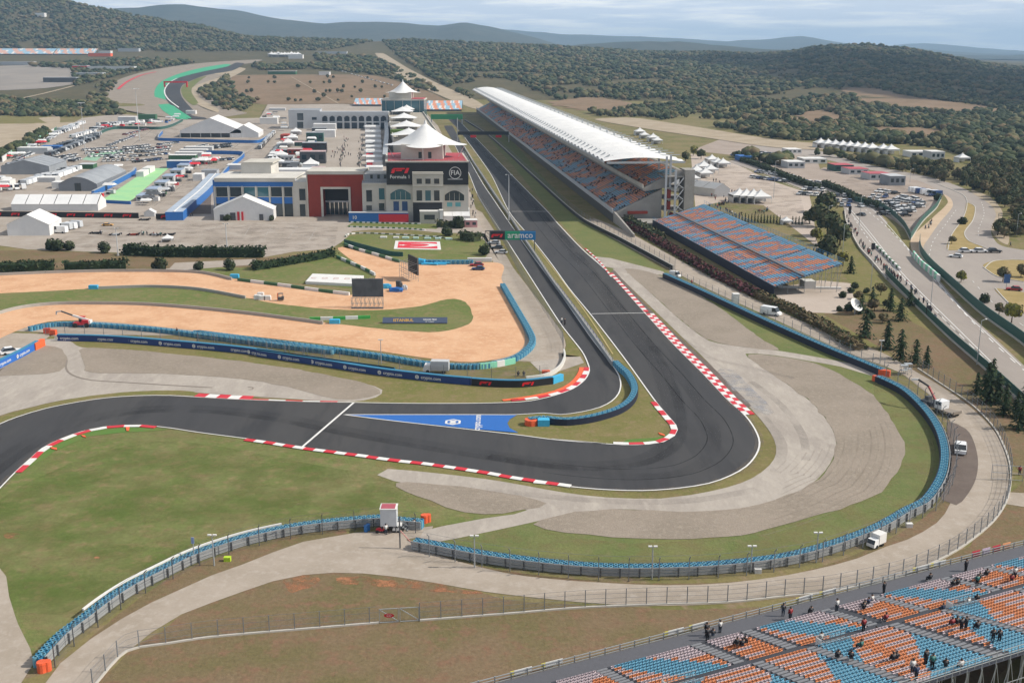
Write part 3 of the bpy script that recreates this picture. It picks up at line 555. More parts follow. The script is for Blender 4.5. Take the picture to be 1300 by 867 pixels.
m_concs = M('stand_concrete', '#a5a19b', '#98948e', big=6, mid=1.5, var=.08); m_steps = flat('stand_steps', '#6d6d70')
m_aisle = flat('grey_step', '#7f8084')
def px_rect(px0, py0, px1, py1, Y): a = W(px0, py1, Y); b = W(px1, py0, Y); return a.x, b.x, a.z, b.z
def win(root, px0, py0, px1, py1, Y, glass=None, arch=False, frame=None, mull=0):
    x0, x1, z0, z1 = px_rect(px0, py0, px1, py1, Y)
    if arch:
        n = 10; pr = [(x0, z0), (x1, z0)]+[(x1-(x1-x0)*i/n, z0+(z1-z0)*(.55+.45*math.sin(math.pi*i/n))) for i in range(n+1)]
    else: pr = [(x0, z0), (x1, z0), (x1, z1), (x0, z1)]
    def ring(k): 
        cx, cz = (x0+x1)/2, (z0+z1)/2; return [(cx+(x-cx)*(1+k*2/(x1-x0)), cz+(z-cz)*(1+k*2/max(.5, z1-z0))) for x, z in pr]
    o_ = ring(.22); n = len(pr); b = MB()
    b.add([(x, Y-.16, z) for x, z in o_]+[(x, Y-.16, z) for x, z in pr]+[(x, Y+.02, z) for x, z in pr]+[(x, Y+.02, z) for x, z in o_],
          [(i, (i+1) % n, n+(i+1) % n, n+i) for i in range(n)]+[(n+i, n+(i+1) % n, 2*n+(i+1) % n, 2*n+i) for i in range(n)]+[(3*n+i, 3*n+(i+1) % n, (i+1) % n, i) for i in range(n)])
    for k in range(mull):
        x = x0+(x1-x0)*(k+1)/(mull+1); b.bb(x-.06, x+.06, Y-.12, Y-.03, z0, z1-(.25*(z1-z0) if arch else 0))
    f = b.build('window', frame or m_wall, root)
    b = MB(); b.add([(x, Y-.02, z) for x, z in pr], [tuple(range(n))]); b.build('pane', glass or m_glass, f, org=tuple(root.location))
    return f
def shell(root, name, px0, py0, px1, py1, Y, dep, mat, mt=None, zb=0):
    x0, x1, z0, z1 = px_rect(px0, py0, px1, py1, Y); b = MB(); b.prism([(x0, Y), (x1, Y), (x1-dep*.105, Y+dep), (x0-dep*.105, Y+dep)], zb if zb is not None else z0, z1, 0, 1 if mt else 0)
    return b.build(name, [mat, mt] if mt else mat, root)
def canopy(root, c, R, z0, h, n=8, name='canopy', rot=math.pi/8, corner=1.0, exp=1.9, mat=None):
    b = MB(); nr, na = 9, n*(6 if n > 4 else 12); vs = [(c[0], c[1], z0+h)]; fs = []
    for i in range(1, nr+1):
        t = i/nr
        for j in range(na):
            a = 2*math.pi*j/na; k = abs(math.cos(a*n/2)); rad = R*(1-(.2 if n > 4 else .3)*(1-k**1.5)*t)
            z = z0+h*(1-t)**exp+(-.04*h*k*t*t)+.03*h*(1-k)*t
            vs.append((c[0]+rad*t*math.cos(a+rot), c[1]+rad*t*math.sin(a+rot), z))
    for j in range(na): fs.append((0, 1+j, 1+(j+1) % na))
    for i in range(nr-1):
        for j in range(na):
            p, q = 1+i*na+j, 1+i*na+(j+1) % na; fs.append((p, p+na, q+na, q))
    b.add(vs, fs); o = b.build(name, mat or m_mem, root, smooth=True)
    b = MB(); b.cyl(c, R*.045, z0+h*.85, z0+h*1.12, 8, r2=R*.02); b.build('mast_cap', mat or m_mem, root); return o
Y0 = G(540, 281).y
x0, x1, z0, z1 = px_rect(491, 281, 594.5, 206, Y0)
# ---- race control tower
xl, _, _, zt = px_rect(491, 207, 594.5, 207, Y0); xr = px_rect(491, 207, 594.5, 207, Y0)[1]
tower = empty('control_tower', (xl, Y0, 0), 'black topped race control building with a tall white tent roof and red terrace', 'building')
DEP = 36
shell(tower, 'wall', 491, 234.5, 594.5, 284, Y0, DEP, m_wall, m_roofw)
xa, xb, za, zb = px_rect(491, 206.5, 594.5, 234.8, Y0-.6); b = MB(); b.prism([(xa, Y0-.6), (xb, Y0-.6), (xb-3.8, Y0+DEP), (xa-3.8, Y0+DEP)], za, zb, 0); b.build('black_cladding', m_dkclad, tower)
ztop = zb
b = MB(); b.prism([(xa-.3, Y0-.9), (xb+.3, Y0-.9), (xb-3.6, Y0+DEP+.3), (xa-4.1, Y0+DEP+.3)], ztop+.01, ztop+.5); b.build('parapet', m_wall, tower)
b = MB(); b.prism([(xa+.6, Y0+.4), (xb-.6, Y0+.4), (xb-4.4, Y0+DEP-.6), (xa-3.2, Y0+DEP-.6)], ztop+.5, ztop+.62); b.build('terrace_floor', m_redfloor, tower)
pxs = [Vector((xa+.2, Y0-.4, ztop+.5)), Vector((xb-.2, Y0-.4, ztop+.5)), Vector((xb-3.9, Y0+DEP, ztop+.5))]
b = MB(); [b.wall([pxs[i], pxs[i+1]], .06, k, k+.06) for i in (0, 1) for k in (.5, 1.0)]
for i in range(18): b.box((xa+.2+(xb-xa-.4)*i/17, Y0-.4, ztop+1.0), (.07, .07, 1.0))
b.build('railing', m_galv, tower)
xc, _, zc, zd = px_rect(509, 187, 562, 201, Y0+6); b = MB(); xd = px_rect(509, 187, 562, 201, Y0+6)[1]
b.bb(xc, xd, Y0+6, Y0+26, ztop+.62, ztop+6.5); pent = b.build('penthouse', m_wall, tower)
for (a, c) in ((.42, .5), (.65, .73)):
    b = MB(); b.bb(xc+(xd-xc)*a, xc+(xd-xc)*c, Y0+5.93, Y0+5.99, ztop+1, ztop+3.6); b.build('door', m_glass, pent, org=tuple(tower.location))
cx_ = (xa+xb)/2-1.8; cy_ = Y0+17; ez = W(544, 190, cy_-17).z
canopy(tower, (cx_, cy_), 17.2, ztop+6.0, 8.6, n=4, rot=0, exp=1.7)
for i in range(4):
    a = math.pi/2*i; b = MB(); b.beam((cx_+13.5*math.cos(a), cy_+15*math.sin(a), ztop+.6), (cx_+16.4*math.cos(a), cy_+16.4*math.sin(a), ztop+5.8), .25); b.build('canopy_strut', m_white, tower)
# central bay
k = 7.222; X_ = lambda v: 450+v/7.222; Y_ = lambda v: 200+v/7.222
Yc = Y0-2.2
shell(tower, 'central_bay', X_(540), Y_(135), X_(812), Y_(600), Yc, 3, m_wall, m_wall)
for zx in (570, 650, 730): win(tower, X_(zx), Y_(195), X_(zx+48), Y_(243), Yc); win(tower, X_(zx), Y_(303), X_(zx+50), Y_(398), Yc, m_glassb if zx == 650 else m_glass)
a = px_rect(X_(540), Y_(412), X_(802), Y_(590), Yc-.25); b = MB(); b.bb(a[0], a[1], Yc-.25, Yc-.01, .0, a[3]); b.build('black_panel', m_dkclad, tower)
for zy in (148, 405, 258): 
    a = px_rect(X_(535), Y_(zy), X_(816), Y_(zy+8), Yc-.4); b = MB(); b.bb(a[0], a[1], Yc-.4, Yc-.003, a[2], a[3]); b.build('cornice', m_wall, tower)
win(tower, X_(330), Y_(290), X_(515), Y_(388), Y0, m_glassb, True, mull=3); win(tower, X_(828), Y_(303), X_(1005), Y_(397), Y0, m_glass, True, mull=3)
for zx in (358, 437): win(tower, X_(zx), Y_(403), X_(zx+50), Y_(490), Y0, flat('blue_glass', '#33507c', rough=.2))
for zx in (848, 925): win(tower, X_(zx), Y_(412), X_(zx+49), Y_(452), Y0, flat('pale_teal_glass', '#6fb0b4', rough=.2))
g = W(X_(420), Y_(122), Y0-.75); put_text(f1_mesh(2.1, m_f1red), tower, g, (1, 0, 0), (0, 0, 1), 'racing_emblem')
g = W(X_(418), Y_(180), Y0-.75); put_text(text_mesh('Formula 1', 2.0, m_white, .03, bold=.01), tower, g, (1, 0, 0), (0, 0, 1))
g = W(X_(923), Y_(143), Y0-.75); put_text(text_mesh('FIA', 2.7, m_white, .03, bold=.03), tower, g, (1, 0, 0), (0, 0, 1))
b = MB(); n = 24; b.add([(g.x+r*math.cos(a*math.pi/12), g.y+.03, g.z+r*math.sin(a*math.pi/12)) for r in (2.45, 2.2) for a in range(n)], [(i, (i+1) % n, n+(i+1) % n, n+i) for i in range(n)]); b.build('emblem_ring', m_white, tower)
g = W(X_(923), Y_(201), Y0-.75); b = MB(); b.bb(g.x-3, g.x+3, g.y-.01, g.y+.02, g.z-.12, g.z+.15); b.build('emblem_line', m_lgrey, tower)
# left wing between gateway and tower
wing = empty('terrace_wing', tuple(W(462, 278, Y0+2)), 'cream wing with grey railed terrace between red gateway and black topped building', 'building'); wing.location.z = 0
Yw = Y0+2
shell(wing, 'wall', 461, Y_(240), 492, 284, Yw, 20, m_wall, m_greyroof); shell(wing, 'upper_floor', 463, Y_(150), 492, Y_(240), Yw+7, 12, m_greyroof, m_roofw, zb=8)
a = px_rect(460, Y_(236), 492, Y_(252), Yw-.4); b = MB(); b.bb(a[0], a[1], Yw-.4, Yw-.003, a[2], a[3]); b.build('cornice', m_wall, wing)
for i in range(12): b = MB()
b = MB(); [b.bb(a[0]+(a[1]-a[0])*i/14-.04, a[0]+(a[1]-a[0])*i/14+.04, Yw-.3, Yw-.22, a[3], a[3]+1.2) for i in range(15)]; b.bb(a[0], a[1], Yw-.32, Yw-.2, a[3]+1.2, a[3]+1.28); b.build('railing', m_galv, wing)
win(wing, X_(110), Y_(300), X_(160), Y_(407), Yw); win(wing, X_(110), Y_(440), X_(160), Y_(486), Yw); win(wing, X_(226), Y_(283), X_(275), Y_(387), Yw, m_glassb); win(wing, X_(226), Y_(420), X_(275), Y_(486), Yw)
for i, zx in enumerate((145, 210, 270)):
    a = px_rect(X_(zx), Y_(160), X_(zx+22), Y_(195), Yw+6.9); b = MB(); b.bb(a[0], a[1], Yw+6.85, Yw+6.99, a[2], a[3]); b.build('door', m_glass, wing)
# ---- brick red gateway
k2 = 6.19; X2 = lambda v: 260+v/k2; Y2 = lambda v: 180+v/k2; Yg = G(425, 275.5).y
gate = empty('gateway_building', (W(392, 275, Yg).x, Yg, 0), 'brick red gateway block with a tall white framed opening', 'building')
a = px_rect(X2(820), Y2(258), X2(1245), Y2(592), Yg); o_ = px_rect(X2(935), Y2(372), X2(1130), Y2(592), Yg)
b = MB(); D_ = 16
b.bb(a[0], o_[0], Yg, Yg+D_, 0, a[3]); b.bb(o_[1], a[1], Yg, Yg+D_, 0, a[3]); b.bb(o_[0]+.004, o_[1]-.004, Yg+.004, Yg+D_, o_[3], a[3]-.004); b.build('wall', m_brick, gate)
b = MB(); b.bb(a[0]-.4, a[1]+.4, Yg-.4, Yg+D_, a[3]+.003, a[3]+1.3); b.build('parapet', m_wall, gate)
b = MB(); b.bb(a[0]-.45, a[0]-.005, Yg-.3, Yg+D_, 0, a[3]); b.bb(a[1]+.005, a[1]+.45, Yg-.3, Yg+D_, 0, a[3]); b.build('side_trim', m_wall, gate)
b = MB(); b.bb(o_[0]-.8, o_[0]+.1, Yg-.5, Yg-.003, 0, o_[3]+.8); b.bb(o_[1]-.1, o_[1]+.8, Yg-.5, Yg-.003, 0, o_[3]+.8); b.bb(o_[0]+.103, o_[1]-.103, Yg-.5, Yg-.003, o_[3], o_[3]+.797); b.build('opening_frame', m_wall, gate)
b = MB(); zm = px_rect(935, 0, 1130, Y2(478), Yg)[2]; b.bb(o_[0]+.01, o_[1]-.01, Yg+6, Yg+6.3, zm, o_[3]-.01); b.build('dark_transom', m_dkclad, gate)
b = MB(); b.bb(o_[0]+.01, o_[1]-.01, Yg+5.7, Yg+6.5, zm-.6, zm-.003); b.build('lintel', m_lgrey, gate)
for i in range(6):
    x = o_[0]+(o_[1]-o_[0])*(i+.5)/6; w_ = (o_[1]-o_[0])/12-.12; b = MB(); b.bb(x-w_, x+w_, Yg+6.05, Yg+6.2, .1, zm-.7); b.build('glass_door', m_glass, gate)
# ---- grey pillar block + blue office
off = empty('blue_office_building', (W(272, 275, Yg).x, Yg+1, 0), 'blue banded office building with large square windows beside the gateway', 'building'); Yo = Yg+1
shell(off, 'wall', X2(80), Y2(300), X2(703), Y2(592), Yo, 26, m_blueb, m_roofw)
shell(off, 'corner_block', X2(706), Y2(318), X2(815), Y2(592), Yo-.8, 26, m_wall, m_roofw)
a = px_rect(X2(74), Y2(287), X2(708), Y2(316), Yo-.9); b = MB(); b.bb(a[0], a[1], Yo-.9, Yo+.4, a[2], a[3]); b.build('parapet', m_wall, off)
a = px_rect(X2(80), Y2(300), X2(703), Y2(592), Yo)
b = MB(); b.bb(a[0]+.1, a[1]-.1, Yo+2, Yo+26, a[3]+.003, a[3]+.6); b.build('roof', m_roofw, off)
xs_ = [88, 196, 305, 412, 518, 622, 703]
for i in range(6): win(off, X2(xs_[i]+5), Y2(358), X2(xs_[i+1]-10), Y2(432), Yo, m_glass if i not in (2, 3) else m_glassb, frame=m_wall)
for i in range(7):
    x = W(X2(xs_[i]-3), 260, Yo).x; z = W(0, Y2(350), Yo).z; b = MB(); b.bb(x-.35, x+.35, Yo-.4, Yo-.003, 0, z); b.build('pilaster', m_wall, off)
a = px_rect(X2(90), Y2(488), X2(700), Y2(590), Yo-.1); b = MB(); b.bb(a[0]+.4, a[1]-.4, Yo-.1, Yo-.006, .1, a[3]); b.build('ground_glazing', m_glass, off)
win(off, X2(745), Y2(370), X2(790), Y2(462), Yo-.8); win(off, X2(750), Y2(492), X2(790), Y2(586), Yo-.8)
a = px_rect(X2(300), Y2(170), X2(525), Y2(300), Yo+20); b = MB(); b.bb(a[0], a[1], Yo+18, Yo+34, 6, a[3]); b.build('rooftop_block', m_roofw, off)
a = px_rect(X2(300), Y2(166), X2(528), Y2(180), Yo+17.6); b = MB(); b.bb(a[0]-.3, a[1]+.3, Yo+17.6, Yo+34.2, a[3]-.5, a[3]+.2); b.build('rooftop_slab', m_wall, off)
b = MB(); 
for (zx, zy, w_) in ((245, 215, 25), (280, 210, 25), (640, 235, 15), (760, 260, 20), (790, 235, 15)):
    c = W(X2(zx), Y2(zy+40), Yo+14); b.bb(c.x, c.x+w_/6, Yo+14, Yo+17, a[2]*0+8, 12.5 if w_ > 20 else 11)
b.build('roof_plant', m_dkgrey, off)
# ---- pit building behind the tower
pts = [G(*q, 12) for q in ((499, 176), (493, 143), (537, 143), (560, 176))]; Yp = pts[0].y
pit = empty('pit_building', (pts[0].x, Yp, 0), 'long pit building with a row of small white canopies on its flat roof', 'building')
b = MB(); b.prism([(p.x, p.y) for p in pts], 0, 12, 0, 1); b.build('wall', [m_wall, M('roof_deck', '#b3ab9c', '#a59e92', big=20, mid=5, var=.08)], pit)
b = MB(); p_ = [Vector((p.x, p.y, 0)) for p in pts]; b.wall([p_[0], p_[1]], .5, 12.003, 13); b.wall([p_[2], p_[3]], .5, 12.003, 13); b.build('parapet', m_wall, pit)
for i in range(16):
    t = i/15; q0 = p_[3].lerp(p_[2], (i+.15)/16); q1 = p_[3].lerp(p_[2], (i+.85)/16); b = MB(); b.wall([q0+Vector((.1, 0, 0)), q1+Vector((.1, 0, 0))], .3, .1, 4.2); b.build('garage_door', m_dkgrey, pit)
for i, (px, py, s) in enumerate(((516.5, 140, 7), (511, 142.5, 9.5), (513, 151, 10), (516, 161.5, 10.5), (519, 172, 10.5))):
    g = G(px, py, 14); b = MB()
    for sx in (-1, 1):
        for sy in (-1, 1): b.beam((g.x+sx*s*.85, g.y+sy*s, 12), (g.x+sx*s*.85, g.y+sy*s, 15), .25)
    b.build('canopy_post', m_white, pit); canopy(pit, (g.x, g.y), s*1.3, 15, 3.6, n=4, name='roof_canopy', rot=math.pi/4, exp=1.4)
    b = MB(); b.bb(g.x-s*.7, g.x+s*.7, g.y+1, g.y+s*.9, 12.01, 14.6); b.build('roof_room', m_wall, pit)
for (px, py, w_, h_, m_) in ((504, 170, 9, 2.5, m_turf_p), (500, 153, 8, 2.5, m_wall), (500, 160, 8, 2.5, m_wall), (528, 139, 3, 7, m_galv), (500, 146, 6, 3, m_dkgrey)):
    g = G(px, py, 12); b = MB(); b.box((g.x, g.y+3, 12.01+h_/2), (w_, 8, h_)); b.build('roof_box', m_, pit)
# far tower with its own canopy
g = G(511, 148, 8); Yf = g.y; a = px_rect(485, 128, 538, 148, Yf)
ft = empty('far_tower', (a[0], Yf, 0), 'distant dark glazed tower under a smaller white peaked tent roof', 'building')
b = MB(); b.bb(a[0], a[1], Yf, Yf+34, 0, a[3]); b.build('glass_wall', m_glassb, ft); zt = a[3]
b = MB(); b.bb(a[0]-.5, a[1]+.5, Yf-.5, Yf+34.5, zt+.003, zt+1.2, 0); b.build('parapet', m_wall, ft)
a2 = px_rect(494, 120, 522, 128, Yf+5); b = MB(); b.bb(a2[0], a2[1], Yf+5, Yf+28, zt+1.2, zt+7.5); b.build('penthouse', m_wall, ft)
b = MB(); b.bb(a2[1]+.3, a[1]-.3, Yf+.5, Yf+28, zt+1.203, zt+1.6); b.build('terrace_floor', m_redfloor, ft)
canopy(ft, ((a[0]+a[1])/2-1, Yf+16), 16.5, zt+7, 10, n=4, rot=0)
for i in range(5):
    x = a[0]+(a[1]-a[0])*(i+.5)/5; b = MB(); b.bb(x-.15, x+.15, Yf-.25, Yf-.02, 0, zt); b.build('mullion', m_wall, ft)
# ---- far paddock wing with arcade
Yb = G(430, 164).y
pw_ = empty('arcade_building', (W(367, 164, Yb).x, Yb, 0), 'long pale two storey building with arched bays across the far paddock', 'building')
shell(pw_, 'wall', 367, 140, 406, 164, Yb, 30, m_lgrey, m_greyroof)
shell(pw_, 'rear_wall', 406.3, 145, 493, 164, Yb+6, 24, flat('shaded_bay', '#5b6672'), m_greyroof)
a = px_rect(406, 142, 493, 146.5, Yb-.5); b = MB(); b.bb(a[0], a[1], Yb-.5, Yb+8, a[2], a[3]); b.build('roof_edge', m_lgrey, pw_)
for i in range(10):
    xp = 407+i*9.3; a = px_rect(xp, 146.5, xp+1.6, 164, Yb); b = MB(); b.bb(a[0], a[1], Yb, Yb+1, 0, a[3]); b.build('pillar', m_lgrey, pw_)
    if i < 9:
        c = px_rect(xp+1.6, 146.5, xp+9.3, 150, Yb+.1); n = 8; b = MB()
        vs = [(c[0]+(c[1]-c[0])*j/n, Yb+.1, c[2]+(c[3]-c[2])*.75*math.sin(math.pi*j/n)) for j in range(n+1)]+[(c[0]+(c[1]-c[0])*j/n, Yb+.1, c[3]) for j in range(n+1)]
        b.add(vs, [(j, j+1, n+2+j, n+1+j) for j in range(n)]); b.build('arch', m_lgrey, pw_)
a = px_rect(406, 154.5, 493, 156, Yb-.1); b = MB(); b.bb(a[0]+.5, a[1], Yb+.2, Yb+.8, a[2], a[3]); b.build('floor_band', m_lgrey, pw_)
win(pw_, 377.5, 144, 385, 153, Yb, frame=m_lgrey); win(pw_, 377.5, 155, 385, 163, Yb, frame=m_lgrey); win(pw_, 396, 149, 402, 152.5, Yb, frame=m_lgrey)
# ================================================================ MAIN GRANDSTAND
gd = Vector((-.100, .995, 0)).normalized(); ga_ = Vector((gd.y, -gd.x, 0))
GO = G(767, 205, 24.5); GO.z = 0; GLEN = 800
def GS(s, a, z=0): v = GO+gd*s+ga_*a; return Vector((v.x, v.y, z))
gs = empty('main_grandstand', tuple(GS(0, 0)), 'huge two tier grandstand under a long white ridged roof beside the straight', 'grandstand')
BAY = 10
def bay_mesh():
    b = MB(); na = 8; rows = []
    for j, (s, dz) in enumerate(((0, 0), (1.2, .15), (BAY/2, 1.7), (BAY-1.2, .15), (BAY, 0))):
        for i in range(na+1):
            t = i/na; a = t*33; z = 24.5+1.6*math.sin(math.pi*t)-.6*t+dz*(.35+.65*math.sin(math.pi*min(1, t*1.1+.05)))
            v = gd*s+ga_*a; b.v.append((v.x, v.y, z))
    for j in range(4):
        for i in range(na): p = j*(na+1)+i; b.f.append((p, p+1, p+na+2, p+na+1)); b.m.append(0)
    return b.mesh('roof_panel', m_mem)
bm_ = bay_mesh()
fb = MB()
for k in (0,): 
    fb.beam(gd*5+ga_*-.1+Vector((0, 0, 24.6)), gd*5+ga_*3.2+Vector((0, 0, 26.6)), .5, .5); fb.beam(ga_*-.2+Vector((0, 0, 24.2)), gd*BAY+ga_*-.2+Vector((0, 0, 24.2)), .5, .7)
    fb.beam(gd*5+ga_*4+Vector((0, 0, 26.2)), gd*5+ga_*32+Vector((0, 0, 26.3)), .3, .3)
fin = fb.mesh('roof_fin', m_galv)
for i in range(GLEN//BAY): link('roof_panel', bm_, gs, loc=gd*i*BAY); link('roof_fin', fin, gs, loc=gd*i*BAY)
b = MB()
for q in range(4): b.beam(GS(-.4, 1+q*8, 23.9), GS(-.4, 8.9+q*8, 23.9), .5, .8)
b.build('end_truss', m_galv, gs)
def tierprof(b, s0, s1, prof, m=0):
    for (a0, z0_), (a1, z1_) in zip(prof, prof[1:]):
        b.add([GS(s0, a0, z0_), GS(s1, a0, z0_), GS(s1, a1, z1_), GS(s0, a1, z1_)], [(3, 2, 1, 0)], m)
    n = len(prof)
for nm, prof in (('shade_sheet', [(4.0, 0), (4.0, 3.3), (4.15, 3.3), (4.15, 0)]), ('lower_tier', [(4.2, 0), (4.2, 4.6), (4.5, 4.6), (4.5, 3.4), (24, 13.2), (24, 0)]), ('upper_tier', [(16.2, 12.6), (16.2, 14.6), (16.5, 14.6), (16.5, 13.8), (31, 20.6), (32.5, 20.6), (32.5, 18), (24, 13.4), (17.5, 12.4)])):
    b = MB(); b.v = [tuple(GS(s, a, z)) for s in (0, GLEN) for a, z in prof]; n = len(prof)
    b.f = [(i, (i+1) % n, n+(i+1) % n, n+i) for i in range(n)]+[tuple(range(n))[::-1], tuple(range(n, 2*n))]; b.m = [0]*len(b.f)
    b.build(nm, m_concs if nm != 'shade_sheet' else flat('undercroft_shade', '#4a4743'), gs)  # thin dark sheet in front: shade below the lower tier, put into its colour
def seatcol(s, r, f=1.0):
    v = noise.noise(Vector((s/17*f, r/6+s/26*f, 1.7)))+.25*noise.noise(Vector((s/5, r/2.5, 5)))
    return (1 if noise.noise(Vector((s/9, r/2, 41))) > -.15 else 2) if v > -.13 else 0
seats = []
for (a0, z0_, a1, z1_, nr) in ((5.3, 4.2, 23.4, 13.1, 20), (17.2, 14.4, 30.2, 20.5, 15)):
    for r in range(nr):
        a = a0+(a1-a0)*r/nr; z = z0_+(z1_-z0_)*r/nr; seats.append((a, z, r, a0 > 10))
for sec in range(8):
    b = MB(); s0 = sec*100
    st = 1.0 if sec < 3 else 2.0
    for a, z, r, up in seats:
        s = s0
        while s < s0+100-.01:
            if (s % 20) > 1.2 or sec > 4:
                m = seatcol(s, r+(40 if up else 0)); w_ = st*.9
                b.add([GS(s, a, z), GS(s+w_, a, z), GS(s+w_, a+.42, z), GS(s, a+.42, z), GS(s+w_, a+.6, z+.25), GS(s, a+.6, z+.25)], [(0, 3, 2, 1)[::-1] if 0 else (0, 1, 2, 3), (3, 2, 4, 5)], m)
            s += st
    b.build('seating_section', [m_seatb, m_seato, m_seatw], gs, kind='stuff')
# front fascia, cross aisle, masts, end structure
b = MB(); b.wall([GS(0, 4.0), GS(GLEN, 4.0)], .3, 3.6, 5.4); b.build('front_parapet', m_lgrey, gs)
b = MB(); b.wall([GS(-.5, 16.0), GS(GLEN, 16.0)], .35, 13.6, 15.2); b.build('upper_fascia', m_wall, gs)
for i in range(0, GLEN//20+1): b = MB(); p = GS(i*20-.6 if i == 0 else i*20, 27); b.beam((p.x, p.y, 0), (p.x, p.y, 27), .8); b.build('roof_mast', m_lgrey, gs) if i < 8 else b.build('roof_mast', m_lgrey, gs)
b = MB(); p0, p1_, p2_, p3_ = GS(-3, 32.5), GS(-3, 36.5), GS(6, 36.5), GS(6, 32.5); b.prism([(p.x, p.y) for p in (p0, p1_, p2_, p3_)], 0, 21); b.build('end_tower', m_concs, gs)
for zz in (4.5, 9, 13.5, 18): 
    b = MB(); q = [GS(-2.5, 24.5), GS(-2.5, 32.3), GS(12, 32.3), GS(12, 24.5)]; b.prism([(p.x, p.y) for p in q], zz, zz+.5); b.build('landing', m_concs, gs)
for zz in range(4):
    b = MB(); b.beam(GS(-3, 29, zz*4.5+.3), GS(-3, 32, zz*4.5+4.4), .5, .3); b.beam(GS(-3, 32, zz*4.5+.3), GS(-3, 29, zz*4.5+2.4), .4, .3); b.build('stair_flight', m_lgrey, gs)
for a in (24.7, 28.6): b = MB(); b.beam(GS(-3.3, a, 0), GS(-3.3, a, 21 if a > 25 else 26.5), .8, .8); b.build('end_column', m_lgrey, gs)
for (a, zz, w_) in ((26, 5, 1.3), (26, 9.6, 1.3), (27, .2, 1.6), (10, 3.4, 8)):
    b = MB(); q = [GS(-1.5, a), GS(-1.5, a+w_), GS(2, a+w_), GS(2, a)]; b.prism([(p.x, p.y) for p in q], zz, zz+(3.4 if w_ < 5 else 1)); b.build('red_panel', m_brick, gs)
b = MB(); b.add([GS(0, 4.2, 0), GS(0, 4.2, 4.4), GS(-38, 4.6, 1.2), GS(-38, 4.6, 0), GS(0, 5, 0), GS(0, 5, 4.4), GS(-38, 5.2, 1.2), GS(-38, 5.2, 0)], [(0, 1, 2, 3), (7, 6, 5, 4), (1, 5, 6, 2), (3, 2, 6, 7)]); b.build('ramp_wall', m_concs, gs)
b = MB(); q = [GS(-1, 14), GS(-1, 24), GS(-14, 24), GS(-14, 10)]; b.prism([(p.x, p.y) for p in q], 0, 1.6); b.build('forecourt_plinth', m_concs, gs)
# ================================================================ TEMPORARY STAND beyond the hedge
tA = G(830, 279, 3); tB = G(984, 363, 3); tl = (tB-tA).length; td = (tB-tA).normalized(); tn = Vector((-td.y, td.x, 0))
def TS(s, a, z=0): v = tA+td*s+tn*a; return Vector((v.x, v.y, z))
ts = empty('open_stand', (tA.x, tA.y, 0), 'open blue and orange seating stand on scaffolding behind the red hedge', 'grandstand')
NR = 25
for r in range(NR):
    b = MB(); a = r*.8; z = 3+r*.24; s = 0.4
    b.add([TS(0, a-.1, z-.25), TS(tl, a-.1, z-.25), TS(tl, a+.7, z-.25), TS(0, a+.7, z-.25), TS(tl, a+.7, z-.01), TS(0, a+.7, z-.01)], [(0, 1, 2, 3), (3, 2, 4, 5)], 3)
    while s < tl-.6:
        ph = (s+r*.0) % 25.2; v = .45*math.sin((s-r*.5)/25.2*2*math.pi)+.75*math.sin((s-r*.75)/25.2*6*math.pi+.5)+1.1*noise.noise(Vector((s/2.2, r/3.5, 2)))
        if r > 21: v -= 1.2
        m = (1 if noise.noise(Vector((s/5, r/2, 31))) > -.18 else 2) if v > -.2 else (0 if v < -.35 or r % 2 else 2)
        if not (r < 6 and int(s*2) % 5 == 0 and v > .1) and not (ph < 1.2):
            b.add([TS(s, a, z), TS(s+.52, a, z), TS(s+.52, a+.42, z), TS(s, a+.42, z), TS(s+.52, a+.55, z+.2), TS(s, a+.55, z+.2)], [(0, 1, 2, 3), (3, 2, 4, 5)], m)
        s += .6
    b.build('seat_row', [m_seatb, m_seato, m_seatw, flat('blue_grey_step', '#6f8496')], ts)
b = MB()
for i in range(int(tl/4)+1):
    for a in (0, 5, 10, 15, 19.8): b.beam(TS(i*4, a, 0), TS(i*4, a, 2.7+a*.3), .12)
    b.beam(TS(i*4, 19.8, 1), TS(min(tl, i*4+4), 19.8, 8), .09); b.beam(TS(i*4, 0, 2.5), TS(i*4, 19.8, 8.6), .12)
b.build('scaffold', m_galv, ts)
b = MB(); b.wall([TS(-.3, -.35), TS(tl+.3, -.35)], .12, .2, 2.9); b.build('front_cloth', m_navy2, ts)
b = MB()
for zz in (3.4, 4.0): b.wall([TS(-.3, -.3), TS(tl, -.3)], .06, zz, zz+.06)
for zz in (9.4, 10.0): b.wall([TS(-.3, 20.3), TS(tl, 20.3)], .06, zz, zz+.06)
for i in range(int(tl/2.5)): b.beam(TS(i*2.5, 20.3, 8.6), TS(i*2.5, 20.3, 10.1), .06); b.beam(TS(i*2.5, -.3, 2.8), TS(i*2.5, -.3, 4.1), .06)
b.build('guard_rail', flat('blue_rail', '#3b7fae'), ts)
b = MB(); b.beam(TS(0, 8.3, 5.9), TS(tl, 8.3, 5.9), 1.1, .1); b.build('cross_aisle', m_steps, ts)
